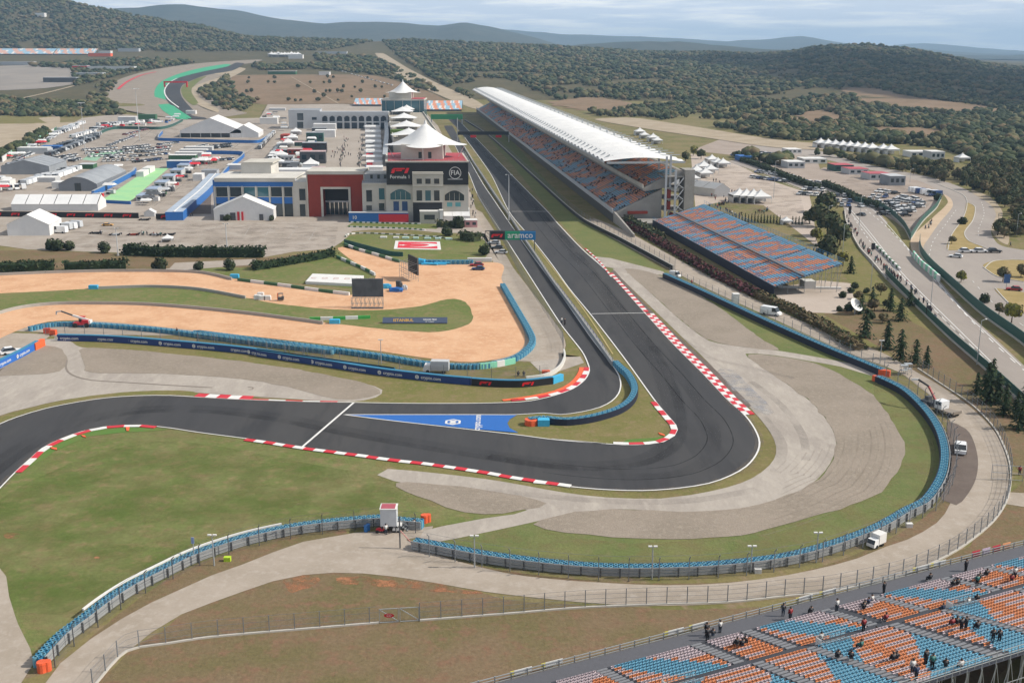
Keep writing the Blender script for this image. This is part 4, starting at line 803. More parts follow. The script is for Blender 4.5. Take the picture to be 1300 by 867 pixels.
# ================================================================ FOREGROUND STAND
fa = G(650, 865); fbv = G(1300, 695); fd = (fbv-fa); fd.z = 0; fd.normalize(); fn = Vector((fd.y, -fd.x, 0))
def FS(s, a, z=0): v = fa+fd*s+fn*a; return Vector((v.x, v.y, z))
fs_ = empty('near_stand', tuple(FS(0, 0)), 'near seating stand with rows of orange, blue and white seats at lower right', 'grandstand')
def f_s(px, py): v = G(px, py, .8)-fa; return v.dot(fd), v.dot(fn)
blocks1 = [f_s(*q) for q in ((705, 867), (756, 853), (775, 849), (877, 821), (896, 815), (942, 804), (957, 797), (1040, 776), (1066, 772), (1105, 760), (1115, 755), (1192, 735), (1205, 731), (1245, 721), (1253, 717), (1330, 698))]
a_off = sum(q[1] for q in blocks1)/len(blocks1)
spans = [(blocks1[i][0], blocks1[i+1][0]) for i in range(0, 16, 2)]
spans = [(spans[0][0]-22, spans[0][0]-13), (spans[0][0]-11, spans[0][0]-2)]+spans+[(spans[-1][1]+1.5, spans[-1][1]+6), (spans[-1][1]+7.5, spans[-1][1]+16)]
spans += [(spans[-1][1]+1.5, spans[-1][1]+6), (spans[-1][1]+7.5, spans[-1][1]+16)]
PIT, RISE = .78, .2
def seatmesh(m, name):
    return None
CLS = [m_seatb2 := flat('bright_blue_seat', '#78bede', var=.15), m_seato2 := flat('bright_orange_seat', '#f79c66', var=.15), m_seatw2 := flat('rose_white_seat', '#e2d0d6', var=.12), m_steps]
def fcol(s, r, wide, k):
    if r < 14:
        if wide:
            if abs(k-(.22+.045*r)) < .2+.012*r-.018*max(0, r-6): return 0
            if k > .5: return 2 if r < 2+int(k*3) or r % 3 == 1 else 1
            return 1 if (r % 2 == 1 or r > 8) else 2
        return 2 if r < 3 or (r % 3 == 0 and k < .6) else 1
    q = r-15
    if wide:
        if k < .42-.05*q or k > 1.25-.06*q and q > 4: return 0
        return 2 if q % 2 == 0 and not (.3 < k < .5) else 1
    if k > 1.1-.07*q: return 0
    return 1 if q % 2 == 0 else 2
tiers = [(0, 11, a_off, .8, 0), (15, 34, a_off+14*PIT, .8+15*RISE+.5, 3.1)]
allrows = 0
for t_i, (r0, r1, aa, zz, sh) in enumerate(tiers):
    for bi, (s0, s1) in enumerate(spans):
        if t_i == 1: 
            s0, s1 = s0-.3, s1+.3
        wide = s1-s0 > 6
        for r in range(r1-r0):
            a = aa+r*PIT; z = zz+r*RISE; b = MB(); s = s0+.1; n = int((s1-s0)/.46)
            for i in range(n):
                s = s0+.1+i*.46; m = fcol(s, r+r0, wide, i/n); w_ = .39
                b.add([FS(s, a+.14, z+.26), FS(s+w_, a+.14, z+.26), FS(s+w_, a+.36, z+.26), FS(s, a+.36, z+.26), FS(s+w_, a+.42, z+.44), FS(s, a+.42, z+.44), FS(s+.05, a+.46, z+.6), FS(s, a+.3, z), FS(s+w_, a+.3, z)], [(0, 1, 2, 3), (3, 2, 4, 5), (0, 1, 8, 7)], m)
            b.build('seat_row', CLS, fs_); allrows += 1
        if True:  # aisle steps beside the block
            g0 = s1+.1; g1 = s1+1.5; b = MB()
            for r in range(r1-r0):
                a = aa+r*PIT; z = zz+r*RISE; q = [FS(g0, a), FS(g1, a), FS(g1, a+.36), FS(g0, a+.36)]; b.prism([(p.x, p.y) for p in q], z-.05, z+.14)
            b.build('aisle_steps', m_aisle, fs_)
    # deck under the tier
    b = MB()
    for r in range(r1-r0+1):
        a = aa+r*PIT-.25; z = zz+r*RISE; b.add([FS(-26, a, z-RISE), FS(-26, a, z), FS(110, a, z), FS(110, a, z-RISE), FS(-26, a+PIT, z), FS(110, a+PIT, z)], [(0, 3, 2, 1), (1, 2, 5, 4)])
    b.build('stepped_deck', flat('dark_deck', '#3f4046'), fs_)
b = MB(); q = [FS(-26, .4), FS(110, .4), FS(110, a_off), FS(-26, a_off)]; b.prism([(p.x, p.y) for p in q], .2, .6); b.build('front_walkway', flat('walkway_deck', '#5d5d62'), fs_)
a1_ = a_off+11*PIT; z1_ = .8+11*RISE; b = MB(); q = [FS(-26, a1_), FS(110, a1_), FS(110, a1_+3*PIT), FS(-26, a1_+3*PIT)]; b.prism([(p.x, p.y) for p in q], z1_-.3, z1_-.02); b.build('cross_walkway', MATS['walkway_deck'], fs_)
aB = a_off+33.5*PIT; zB = .8+35*RISE+.5
b = MB()
for i in range(136):
    p = FS(-26+i, aB+.2, zB); b.beam(p, p+Vector((0, 0, 1.1)), .05)
for zz in (.3, .6, 1.1): b.wall([FS(-26, aB+.2, zB), FS(110, aB+.2, zB)], .05, zz, zz+.06)
b.build('back_railing', m_galv, fs_)
b = MB()
for i in range(68):
    for j in range(6):
        a = aB+.2-j*3.2; b.beam(FS(-26+i*2, a, 0), FS(-26+i*2, a, zB-j*.85), .08)
    b.beam(FS(-26+i*2, aB+.3, .2), FS(-24+i*2, aB+.3, zB-.3), .06); b.beam(FS(-24+i*2, aB+.3, .2), FS(-26+i*2, aB+.3, zB-.3), .06)
for zz in (1.5, 3.5, 5.5): b.beam(FS(-26, aB+.3, zz), FS(110, aB+.3, zz), .06)
b.build('scaffold', m_galv, fs_)
# stair openings with lattice between the tiers
for bi in (2, 4, 6, 8):
    s0, s1 = spans[bi+1] if bi+1 < len(spans) else spans[-1]
    b = MB(); s0 += .2; s1 = s0+4.2; aa = a_off+13.2*PIT; zz = .8+14*RISE+.2
    for i in range(7):
        b.beam(FS(s0+i*.7, aa, zz-.5), FS(s0+i*.7, aa, zz+1.2), .06); b.beam(FS(s0+i*.7, aa+1.6, zz-.5), FS(s0+i*.7, aa+1.6, zz+1.4), .06)
    for k in (.3, .8, 1.3): b.beam(FS(s0, aa, zz+k), FS(s1, aa, zz+k), .05); b.beam(FS(s0, aa+1.6, zz+k), FS(s1, aa+1.6, zz+k), .05); b.beam(FS(s0, aa, zz+k), FS(s0, aa+1.6, zz+k), .05)
    b.beam(FS(s0, aa, zz-.4), FS(s1, aa+1.6, zz+1.2), .07); b.build('stair_railing', m_galv, fs_)
    b = MB(); b.wall([FS(s0-.1, aa+.1, 0), FS(s0-.1, aa+1.0, 0)], .05, zz, zz+1.3); b.build('white_cloth', m_white, fs_)
# perimeter rail with yellow tipped boards
rl = empty('perimeter_rail', tuple(FS(0, -.2)), 'pale perimeter rail with white and yellow boards in front of the near stand', 'fence')
b = MB()
for zz in (.25, .6, .95): b.wall([FS(-26, -.2), FS(110, -.2)], .07, zz, zz+.09)
b.build('rail', m_galv, rl); pm = MB().bb(-.06, .06, -.06, .06, 0, 1.1).mesh('post', m_galv)
for i in range(68): link('post', pm, rl, loc=FS(-26+i*2, -.2)-FS(0, -.2))
for k, px in enumerate((660, 700, 857, 888, 1024, 1054, 1173, 1196)):
    s = f_s(px, 865-(px-650)*.2615)[0]; b = MB(); b.wall([FS(s, -.32), FS(s+2.2, -.32)], .05, .45, 1.1, 0); b.wall([FS(s-.5, -.32), FS(s-.01, -.32)], .05, .45, 1.1, 1); b.build('advert_board', [m_white, flat('yellow_board', '#e6d860')], rl)
for k, (px, c) in enumerate(((1245, '#c83a48'), (1258, '#c9b2c8'), (1271, '#c83a48'), (1284, '#e8a070'))):
    s = f_s(px, 865-(px-650)*.2615)[0]; b = MB(); b.wall([FS(s, -.34), FS(s+1.5, -.34)], .05, .35, 1.25); b.build('cloth_banner', flat('banner_cloth_%s' % ('red', 'lilac', 'red', 'peach')[k], c), rl)
# ================================================================ PROTOTYPES: vehicles, people, trees, tents
m_tyre = flat('rubber', '#222224'); m_wind = flat('car_glass', '#1c2328', rough=.12, spec=.8); m_lamp = flat('lamp_lens', '#e8e6dc', rough=.2)
PAINTS = {k: flat(k+'_car_paint', c, rough=.3, var=.03, spec=.6) for k, c in dict(white='#f2f2f2', silver='#c6cace', black='#222428', grey='#5c6064', blue='#2c4a80', red='#a8262c', yellow='#e8a828').items()}
def car_parts(L_=4.4, W_=1.8, H_=1.45, kind='car'):
    x = L_/2; w = W_/2; body, glass, roof, wh, hl = MB(), MB(), MB(), MB(), MB()
    hb = H_*(.58 if kind == 'car' else .5)
    def ring(b, xs, ws, z0, z1): pass
    prof = [(-x, .35), (-x, hb*.92), (-x*.62, hb), (x*.35, hb), (x*.92, hb*.82), (x, hb*.6), (x, .35)] if kind == 'car' else [(-x, .35), (-x, hb), (x*.72, hb), (x*.97, hb*.72), (x, .35)]
    n = len(prof); body.v = [(px, s*w*(.93 if abs(px) > x*.9 else 1), pz) for s in (-1, 1) for px, pz in prof]
    body.f = [tuple(range(n)), tuple(range(2*n-1, n-1, -1))]+[(i, n+i, n+(i+1) % n, (i+1) % n) for i in range(n)]; body.m = [0]*len(body.f)
    if kind == 'car': lo, hi = (-x*.86, x*.38), (-x*.6, x*.08)
    else: lo, hi = (-x*.99, x*.72), (-x*.97, x*.5)
    wl, wu = w*.95, w*.78 if kind == 'car' else w*.88
    glass.v = [(lo[0], -wl, hb), (lo[1], -wl, hb), (lo[1], wl, hb), (lo[0], wl, hb), (hi[0], -wu, H_-.04), (hi[1], -wu, H_-.04), (hi[1], wu, H_-.04), (hi[0], wu, H_-.04)]
    fsd = [(0, 1, 5, 4), (1, 2, 6, 5), (2, 3, 7, 6), (3, 0, 4, 7)]
    glass.f = fsd; glass.m = [0]*4
    roof.v = [(v[0]*1.0, v[1]*1.02, v[2]) for v in glass.v[4:]]+[(v[0]*.94, v[1]*.92, H_) for v in glass.v[4:]]; roof.f = [(4, 5, 6, 7), (0, 1, 5, 4), (1, 2, 6, 5), (2, 3, 7, 6), (3, 0, 4, 7)]; roof.m = [0]*5
    if kind == 'van':       # solid panels behind the cab
        for s in (-1, 1): roof.add([(lo[0], s*(wl+.01), hb), (x*.18, s*(wl+.01), hb), (x*.18, s*(wu+.012), H_), (hi[0], s*(wu+.012), H_)], [(0, 1, 2, 3)] if s < 0 else [(3, 2, 1, 0)])
        roof.add([(lo[0]-.01, -wl, hb), (lo[0]-.01, wl, hb), (hi[0]-.01, wu, H_), (hi[0]-.01, -wu, H_)], [(3, 2, 1, 0)])
    for s in (-1, 1):
        for px in (-x*.62, x*.62):
            k = 8; c = [(px+.33*math.cos(2*math.pi*j/k), .33+.33*math.sin(2*math.pi*j/k)) for j in range(k)]
            wh.add([(a, s*(w*.82), z) for a, z in c]+[(a, s*(w+.02), z) for a, z in c], [tuple(range(k, 2*k))]+[(j, (j+1) % k, k+(j+1) % k, k+j) for j in range(k)])
        hl.bb(x-.02, x+.03, s*w*.62-.16, s*w*.62+.16, hb*.55, hb*.72)
    return dict(body=body, glass=glass, roof=roof, wheel=wh, lamp=hl)
def car_mesh(paint, kind='car', **k):
    p = car_parts(kind=kind, **k); b = MB()
    for i, q in enumerate(('body', 'roof', 'glass', 'wheel', 'lamp')): b.add(p[q].v, p[q].f, {0: 0, 1: 0, 2: 1, 3: 2, 4: 3}[i])
    return b.mesh('parked_'+kind, [PAINTS[paint], m_wind, m_tyre, m_lamp])
CARM = {c: car_mesh(c) for c in PAINTS}; VANM = {c: car_mesh(c, 'van', L_=5.6, W_=2.0, H_=2.4) for c in ('white', 'silver', 'black', 'blue', 'grey')}
def car_thing(name, loc, rz, paint, label, cat, kind='car', group=None, **k):
    t = empty(name, loc, label, cat, group); p = car_parts(kind=kind, **k)
    for q, mm in (('body', PAINTS[paint]), ('roof', PAINTS[paint]), ('glass', m_wind)):
        link({'glass': 'windows'}.get(q, q), p[q].mesh(q, mm), t)
    w = p['wheel']; nv = len(w.v)//4; nf = len(w.f)//4
    for i in range(4): b = MB(); b.v = w.v[i*nv:(i+1)*nv]; b.f = [tuple(j-i*nv for j in f) for f in w.f[i*nf:(i+1)*nf]]; b.m = [0]*nf; link('wheel', b.mesh('wheel', m_tyre), t)
    h = p['lamp']
    for i in range(2): b = MB(); b.v = h.v[i*8:(i+1)*8]; b.f = [tuple(j-i*8 for j in f) for f in h.f[i*6:(i+1)*6]]; b.m = [0]*6; link('headlight', b.mesh('headlight', m_lamp), t)
    t.rotation_euler.z = rz; return t
NCAR = [0]
def put_car(g, rz, paint, label, group, van=False):
    NCAR[0] += 1
    return link('parked_van' if van else 'parked_car', (VANM if van else CARM)[paint], loc=g, rz=rz, sc=1.12, label=label, cat='van' if van else 'car', group=group)
def car_row(p0, p1, head, where, group, cols, van=False, pitch=2.7, fill=.93, z=0):
    a, c = G(*p0), G(*p1); L_ = (c-a).length; n = max(1, int(L_/pitch)); d = math.atan2((c-a).y, (c-a).x)
    for i in range(n):
        if random.random() > fill: continue
        g = a.lerp(c, (i+.5)/n)+Vector((random.uniform(-.25, .25), random.uniform(-.3, .3), .09)); col = random.choice(cols)
        put_car(g, d+math.radians(head)+random.uniform(-.04, .04)+(math.pi if random.random() < .3 else 0), col, '%s %s %s' % (col, 'van' if van else 'car', where), group, van)
MIX = ['white', 'white', 'silver', 'silver', 'grey', 'black', 'blue', 'white', 'silver', 'white', 'silver', 'white', 'red']
# ---- people
def person_mesh(pose, top, leg, hair='#2a2220'):
    J = dict(pel=(0, 0, .95), ch=(0, 0, 1.3), nk=(0, 0, 1.5), hd=(0, .01, 1.62), tp=(0, 0, 1.74),
             ls=(-.19, 0, 1.43), le=(-.27, -.02, 1.15), lh=(-.27, .08, .9), rs=(.19, 0, 1.43), re=(.27, -.02, 1.15), rh=(.27, .08, .9),
             lp=(-.1, 0, .9), lk=(-.11, .02, .5), lf=(-.11, 0, .08), lt=(-.11, .16, .04), rp=(.1, 0, .9), rk=(.11, .02, .5), rf=(.11, 0, .08), rt=(.11, .16, .04))
    if pose == 'walk': J.update(lk=(-.1, .2, .52), lf=(-.1, .22, .1), lt=(-.1, .38, .08), rk=(.1, -.02, .5), rf=(.1, -.3, .14), rt=(.1, -.18, .05), lh=(-.27, -.2, .95), rh=(.27, .28, 1.0), le=(-.27, -.12, 1.17), re=(.27, .06, 1.15))
    if pose == 'sit': J = {k: (v[0], v[1]-.1, v[2]-.45) for k, v in J.items()}; J.update(lk=(-.12, .38, .5), lf=(-.12, .42, .08), lt=(-.12, .56, .04), rk=(.12, .38, .5), rf=(.12, .42, .08), rt=(.12, .56, .04), lh=(-.12, .28, .62), rh=(.12, .28, .62))
    names = list(J); E_ = [('pel', 'ch'), ('ch', 'nk'), ('nk', 'hd'), ('hd', 'tp'), ('ch', 'ls'), ('ls', 'le'), ('le', 'lh'), ('ch', 'rs'), ('rs', 're'), ('re', 'rh'), ('pel', 'lp'), ('lp', 'lk'), ('lk', 'lf'), ('lf', 'lt'), ('pel', 'rp'), ('rp', 'rk'), ('rk', 'rf'), ('rf', 'rt')]
    Rr = dict(pel=.15, ch=.17, nk=.065, hd=.1, tp=.07, ls=.075, le=.05, lh=.04, rs=.075, re=.05, rh=.04, lp=.1, lk=.07, lf=.045, lt=.04, rp=.1, rk=.07, rf=.045, rt=.04)
    me = bpy.data.meshes.new('p'); me.from_pydata([J[n] for n in names], [(names.index(a), names.index(c)) for a, c in E_], [])
    o = bpy.data.objects.new('p', me); COL.objects.link(o); md = o.modifiers.new('s', 'SKIN'); 
    if not me.skin_vertices: 
        bpy.context.view_layer.objects.active = o
    for i, n in enumerate(names):
        sv = me.skin_vertices[0].data[i]; sv.radius = (Rr[n]*1.05, Rr[n]*(.8 if n in ('ch', 'pel') else 1)); sv.use_root = (n == 'pel')
    bpy.context.view_layer.update()
    r = bpy.data.meshes.new_from_object(o.evaluated_get(bpy.context.evaluated_depsgraph_get())); bpy.data.objects.remove(o)
    r.materials.clear()
    for m in (flat('skin_tone', '#b58a70'), flat('cloth_'+top, top), flat('cloth_'+leg, leg), flat('hair_dark', hair)): r.materials.append(m)
    dz = -.45 if pose == 'sit' else 0
    for f in r.polygons:
        c = f.center; z = c.z-dz; f.material_index = 3 if z > 1.66 or (z > 1.56 and c.y < -.02) else (0 if z > 1.5 or (abs(c.x) > .2 and z < 1.0 and pose != 'sit') else (1 if z > .98 else 2)); f.use_smooth = True
    r.name = 'person'; return r
OUT = [('#24242a', '#1e2026'), ('#8a2a30', '#22242c'), ('#2c3a58', '#24262c'), ('#c9c8c6', '#2c3440'), ('#3a3a3e', '#3a4658'), ('#2f6a66', '#202024')]
ODESC = ['black clothes', 'a dark red top', 'a navy jacket', 'a white top', 'a grey jacket', 'a green jacket']
PM = {(p, i): None for p in ('stand', 'walk', 'sit') for i in range(6)}
def person(g, where, group, pose=None, i=None, rz=None, sc=1.0):
    pose = pose or random.choice(('stand', 'walk')); i = random.choice((0, 0, 0, 1, 2, 3, 4, 4, 5)) if i is None else i
    if PM[(pose, i)] is None: PM[(pose, i)] = person_mesh(pose, *OUT[i])
    return link('person', PM[(pose, i)], loc=g, rz=random.uniform(0, 6.28) if rz is None else rz, sc=sc*random.uniform(.96, 1.06), label='person in %s %s' % (ODESC[i], where), cat='person', group=group)
# ---- trees
m_bark = M('bark', '#5b4a3c', '#4c3e33', big=1, mid=.3, var=.2)
def leafmat(n, c1, c2): return M(n, c1, c2, big=2.2, mid=.7, var=.25, rough=.8)
LM = [leafmat('leaf_dark_green', '#414a33', '#4b533a'), leafmat('leaf_olive', '#5c5c42', '#686448'), leafmat('leaf_deep', '#363f2f', '#404936'), leafmat('leaf_brownish', '#6c6049', '#776950'), leafmat('leaf_pine', '#2c3a28', '#36452e'), leafmat('leaf_yellow_green', '#7c7c3c', '#8a8440'), leafmat('leaf_wine', '#6a4048', '#574038')]
def leaves(b, c, r, n, size, R, m, flatten_=1.0, two=None):
    for _ in range(n):
        d = Vector((R.normal(), R.normal(), R.normal())); d.normalize(); rr = r*(.72+.33*R.random()); p = Vector(c)+Vector((d.x*rr, d.y*rr, d.z*rr*flatten_))
        t = d.cross(Vector((R.normal(), R.normal(), R.normal()))).normalized(); u = d.cross(t); u = (u+d*R.uniform(-.6, .6)).normalized(); s = size*R.uniform(.6, 1.3)
        b.add([p-t*s-u*s*.6, p+t*s-u*s*.6, p+t*s*.5+u*s, p-t*s*.5+u*s], [(0, 1, 2, 3)], m if two is None or R.random() < .65 else two)
def tree_proto(seed, h=6, r=2.6, lm=0, lm2=1, nc=9, nl=34, sl=.42, conifer=False, lowc=.12):
    R = np.random.default_rng(seed); tb, cb = MB(), MB()
    th = h*(.35 if not conifer else .9)
    tb.cyl((0, 0), .2*h/6, 0, th, 6, r2=.12*h/6)
    if conifer:
        n = 11
        for i in range(n):
            t = i/n; z = h*(.06+.92*t); rr = (r*(1-t)**.85+.12)*R.uniform(.75, 1.15); k = int(34*(1-t)+8)
            for _ in range(k):
                a = R.uniform(0, 6.283); q = rr*R.uniform(.3, 1.25); p = Vector((q*math.cos(a), q*math.sin(a), z-q*.35+R.uniform(-.2, .2)*h/8)); s = sl*R.uniform(.6, 1.2)
                d = Vector((math.cos(a), math.sin(a), -.5)); t_ = Vector((-math.sin(a), math.cos(a), R.uniform(-.3, .3)))
                cb.add([p-t_*s*.6, p+d*s, p+t_*s*.6, p-d*s*.6+Vector((0, 0, s*.4))], [(0, 1, 2, 3)], int(R.random() < .3))
        cb.cyl((0, 0), r*.38, h*.12, h*.85, 7, r2=.05, m=0)
    else:
        for i in range(nc):
            a = R.uniform(0, 6.283); q = r*R.uniform(.1, .62) if i else 0; z = h*R.uniform(.42, .82) if i else h*.78; rr = r*R.uniform(.38, .58)
            z = z*(1-lowc); c = (q*math.cos(a), q*math.sin(a), z); leaves(cb, c, rr, nl, sl, R, 0, .85, 1)
            p0 = Vector((0, 0, th*.9)); tb.beam(p0, c, .09*h/6)
            cb.cyl(c[:2], rr*.5, c[2]-rr*.4, c[2]+rr*.35, 6, r2=rr*.25, m=0)
        leaves(cb, (0, 0, h*.58), r*.72, nl*2, sl, R, 0, .8, 1)
    return tb.mesh('trunk', m_bark), cb.mesh('crown', [LM[lm], LM[lm2]])
TP = {k: [tree_proto(s+i*5, **kw) for i in range(3)] for k, s, kw in (('oak', 1, dict(lm=0, lm2=1, r=3.0, nc=12, lowc=.26)), ('olive', 50, dict(lm=1, lm2=3, h=5, r=2.4)), ('bush', 90, dict(lm=2, lm2=0, h=3.0, r=2.0, nc=9, lowc=.42, sl=.3, nl=50)), ('pine', 130, dict(conifer=True, h=7.5, r=2.2, lm=4, lm2=0, sl=.5)), ('yellow', 170, dict(lm=5, lm2=1)), ('brownish', 210, dict(lm=3, lm2=1, h=5, r=2.5)))}
def tree(g, kind, sc, label, group=None, name='tree'):
    t = empty(name, g, label, 'bush' if kind == 'bush' else 'tree', group); t.rotation_euler.z = random.uniform(0, 6.28); sc_ = sc*random.uniform(.85, 1.15); t.scale = (sc_*random.uniform(.88, 1.12), sc_, sc_*random.uniform(.9, 1.15))
    tm, cm = random.choice(TP[kind]); link('trunk', tm, t); link('crown', cm, t); return t
def hedge(label, pts, w, h, lm, lm2, dens=9, z=0, flat_=False):
    p = sm(pts, 1.5); R = np.random.default_rng(len(label)); root = empty('hedge', tuple(p[0]), label, 'hedge'); b = MB()
    b.wall(p, w*.72, 0, h*.8, 0); nn = nrm(p); o = tuple(p[0])
    for v, q in zip(p, nn):
        hh = h*(1+.22*noise.noise(Vector((v.x/2.5, v.y/2.5, 1)))); ww = w*(1+.3*noise.noise(Vector((v.x/3, v.y/3, 4))))
        for _ in range(dens):
            a = R.uniform(0, math.pi); s = .32*R.uniform(.6, 1.4); c = v+q*(ww*.5*math.cos(a))+Vector((R.uniform(-.9, .9), R.uniform(-.9, .9), hh*max(.12, math.sin(a)**.6)*R.uniform(.75, 1.05)))
            t = Vector((R.normal(), R.normal(), R.normal()*.6)).normalized()*s; u = Vector((R.normal(), R.normal(), R.normal())).normalized()*s
            b.add([c-t-u, c+t-u, c+t+u, c-t+u], [(0, 1, 2, 3)], int(R.random() < .35))
    b.build('foliage', [LM[lm], LM[lm2]], root)
    st = MB()
    for v in p[::2]: st.cyl((v.x, v.y), .07, 0, h*.5, 5, cap=False)
    st.build('stem', m_bark, root); return root
# ---- tents and boxes
def pagoda(sz=5, hw=2.1, hr=1.9):
    b = MB(); n = 5; rings = []
    for i in range(n+1):
        t = i/n; k = sz/2*(1-t)**1.7+.06; z = hw+hr*t
        rings.append([(sx*k, sy*k, z) for sx, sy in ((-1, -1), (1, -1), (1, 1), (-1, 1))])
    for i, r in enumerate(rings): b.v += r
    for i in range(n):
        for j in range(4): b.f.append((4*i+j, 4*i+(j+1) % 4, 4*i+4+(j+1) % 4, 4*i+4+j)); b.m.append(0)
    w = MB(); k = sz/2-.05
    for (x0, y0, x1, y1) in ((-k, -k, k, -k), (k, -k, k, k), (k, k, -k, k), (-k, k, -k, -k)): w.add([(x0, y0, hw*.72), (x1, y1, hw*.72), (x1, y1, hw+.03), (x0, y0, hw+.03)], [(0, 1, 2, 3)])
    w.add([(-k, k, 0), (k, k, 0), (k, k, hw), (-k, k, hw)], [(0, 1, 2, 3)]); w.add([(-k, -k, 0), (-k, k, 0), (-k, k, hw), (-k, -k, hw)], [(0, 1, 2, 3)])
    for sx in (-1, 1):
        for sy in (-1, 1): w.beam((sx*k, sy*k, 0), (sx*k, sy*k, hw), .1)
    return b.mesh('tent_roof', m_mem), w.mesh('tent_wall', m_mem)
PG = pagoda()
def put_pagoda(px, py, sz, label, group=None, rz=.1, z=0):
    g = G(px, py, z); t = empty('pagoda_tent', g, label, 'tent', group, rz=rz); t.scale = (sz/5.5,)*3; link('tent_roof', PG[0], t); link('tent_wall', PG[1], t); return t
def gable(label, px0, px1, py, pye, pyr, dep, wall=None, roof=None, open_=0, axis='y', skew=.105, name='marquee', cat='tent', bays=4, apex=.5):
    """front face spans px0..px1 on the ground row py; eaves row pye, ridge row pyr; ridge runs away from the camera (y) or across (x)"""
    Y = G((px0+px1)/2, py).y; a = px_rect(px0, pye, px1, py, Y); zr = W(0, pyr, Y if axis == 'y' else Y+dep/2).z; x0, x1, ze = a[0], a[1], a[3]
    root = empty(name, (x0, Y, 0), label, cat); dx = -skew*dep; w = wall or m_mem; r = roof or m_mem
    b = MB()
    if axis == 'y':
        xm = x0+(x1-x0)*apex; F_ = [(x0, Y, 0), (x1, Y, 0), (x1, Y, ze), (xm, Y, zr), (x0, Y, ze)]; B_ = [(v[0]+dx, v[1]+dep, v[2]) for v in F_]
        b.add(F_+B_, [(9, 8, 7, 6, 5), (1, 6, 7, 2), (5, 0, 4, 9)]+([] if open_ else [(0, 1, 2, 3, 4)]))
        if open_: b.add([(x0, Y, ze*.62), (x1, Y, ze*.62), (x1, Y, ze), (xm, Y, zr), (x0, Y, ze)], [(0, 1, 2, 3, 4)])
        b.build('tent_wall' if cat == 'tent' else 'wall', w, root); n = bays
        for i in range(n):
            for s in (0, 1):
                t0, t1 = i/n, (i+1)/n-.01; e = x0-.25 if s == 0 else x1+.25
                q = [(e+dx*t0, Y+dep*t0-(.2 if i == 0 else 0), ze-.08), (xm+dx*t0, Y+dep*t0-(.2 if i == 0 else 0), zr+.06), (xm+dx*t1, Y+dep*t1, zr+.06), (e+dx*t1, Y+dep*t1, ze-.08)]
                b = MB(); b.add(q+[(v[0], v[1], v[2]-.05) for v in q], [(3, 2, 1, 0) if s else (0, 1, 2, 3), (4, 5, 6, 7), (0, 1, 5, 4), (2, 3, 7, 6)]); b.build('roof_panel', r, root)
        if open_:
            for i in range(open_+1):
                x = x0+(x1-x0)*i/open_; b = MB(); b.bb(x-.2, x+.2, Y-.1, Y+.1, 0, ze*.62); b.build('post', m_lgrey, root)
            b = MB(); b.add([(x0, Y+3, 0), (x1, Y+3, 0), (x1, Y+3, ze), (x0, Y+3, ze)], [(0, 1, 2, 3)]); b.build('inner_curtain', m_dkgrey, root)
    else:
        S0 = [(x0, Y, 0), (x0, Y, ze), (x0+dx/2, Y+dep/2, zr), (x0+dx, Y+dep, ze), (x0+dx, Y+dep, 0)]; S1 = [(v[0]+x1-x0, v[1], v[2]) for v in S0]
        b.add(S0+S1, [(0, 1, 2, 3, 4), (9, 8, 7, 6, 5), (0, 5, 6, 1), (3, 8, 9, 4)]); b.build('tent_wall' if cat == 'tent' else 'wall', w, root)
        for i in range(bays):
            e0, e1 = x0+(x1-x0)*i/bays, x0+(x1-x0)*((i+1)/bays-.008)
            for (ya, za, yb, zb, da, db) in ((Y-.3, ze-.08, Y+dep/2, zr+.06, 0, dx/2), (Y+dep+.3, ze-.08, Y+dep/2, zr+.06, dx, dx/2)):
                q = [(e0+da, ya, za), (e1+da, ya, za), (e1+db, yb, zb), (e0+db, yb, zb)]; b = MB(); b.add(q+[(v[0], v[1], v[2]-.05) for v in q], [(0, 1, 2, 3), (4, 7, 6, 5), (0, 4, 5, 1)]); b.build('roof_panel', r, root)
    return root
def box_at(name, label, cat, px0, px1, py, pyt, dep, mat, top=None, rz=0, group=None, ribs=False, win_=0, z0=0, skew=.105, door=False):
    Y = G((px0+px1)/2, py).y; a = px_rect(px0, pyt, px1, py, Y); root = empty(name, (a[0], Y, z0), label, cat, group); d = -skew*dep
    b = MB(); b.prism([(a[0], Y), (a[1], Y), (a[1]+d, Y+dep), (a[0]+d, Y+dep)], z0, a[3], 0); b.build('body', mat, root)
    if top:
        b = MB(); b.prism([(a[0]-.1, Y-.1), (a[1]+.1, Y-.1), (a[1]+.1+d, Y+dep+.1), (a[0]-.1+d, Y+dep+.1)], a[3]+.003, a[3]+.14); b.build('roof', top, root)
    for i in range(win_):
        x = a[0]+(a[1]-a[0])*(i+.5)/win_; w_ = (a[1]-a[0])/win_*.28; b = MB(); b.bb(x-w_, x+w_, Y-.08, Y-.01, a[3]*.35, a[3]*.75); b.build('window', m_glass, root)
    if door:
        x = a[0]+(a[1]-a[0])*.8; b = MB(); b.bb(x-.5, x+.5, Y-.1, Y-.01, 0, 2.1); b.build('door', m_dkgrey, root)
    return root

ORD = ['first', 'second', 'third', 'fourth', 'fifth', 'sixth', 'seventh', 'eighth', 'ninth', 'tenth', 'eleventh', 'twelfth', 'thirteenth', 'fourteenth']
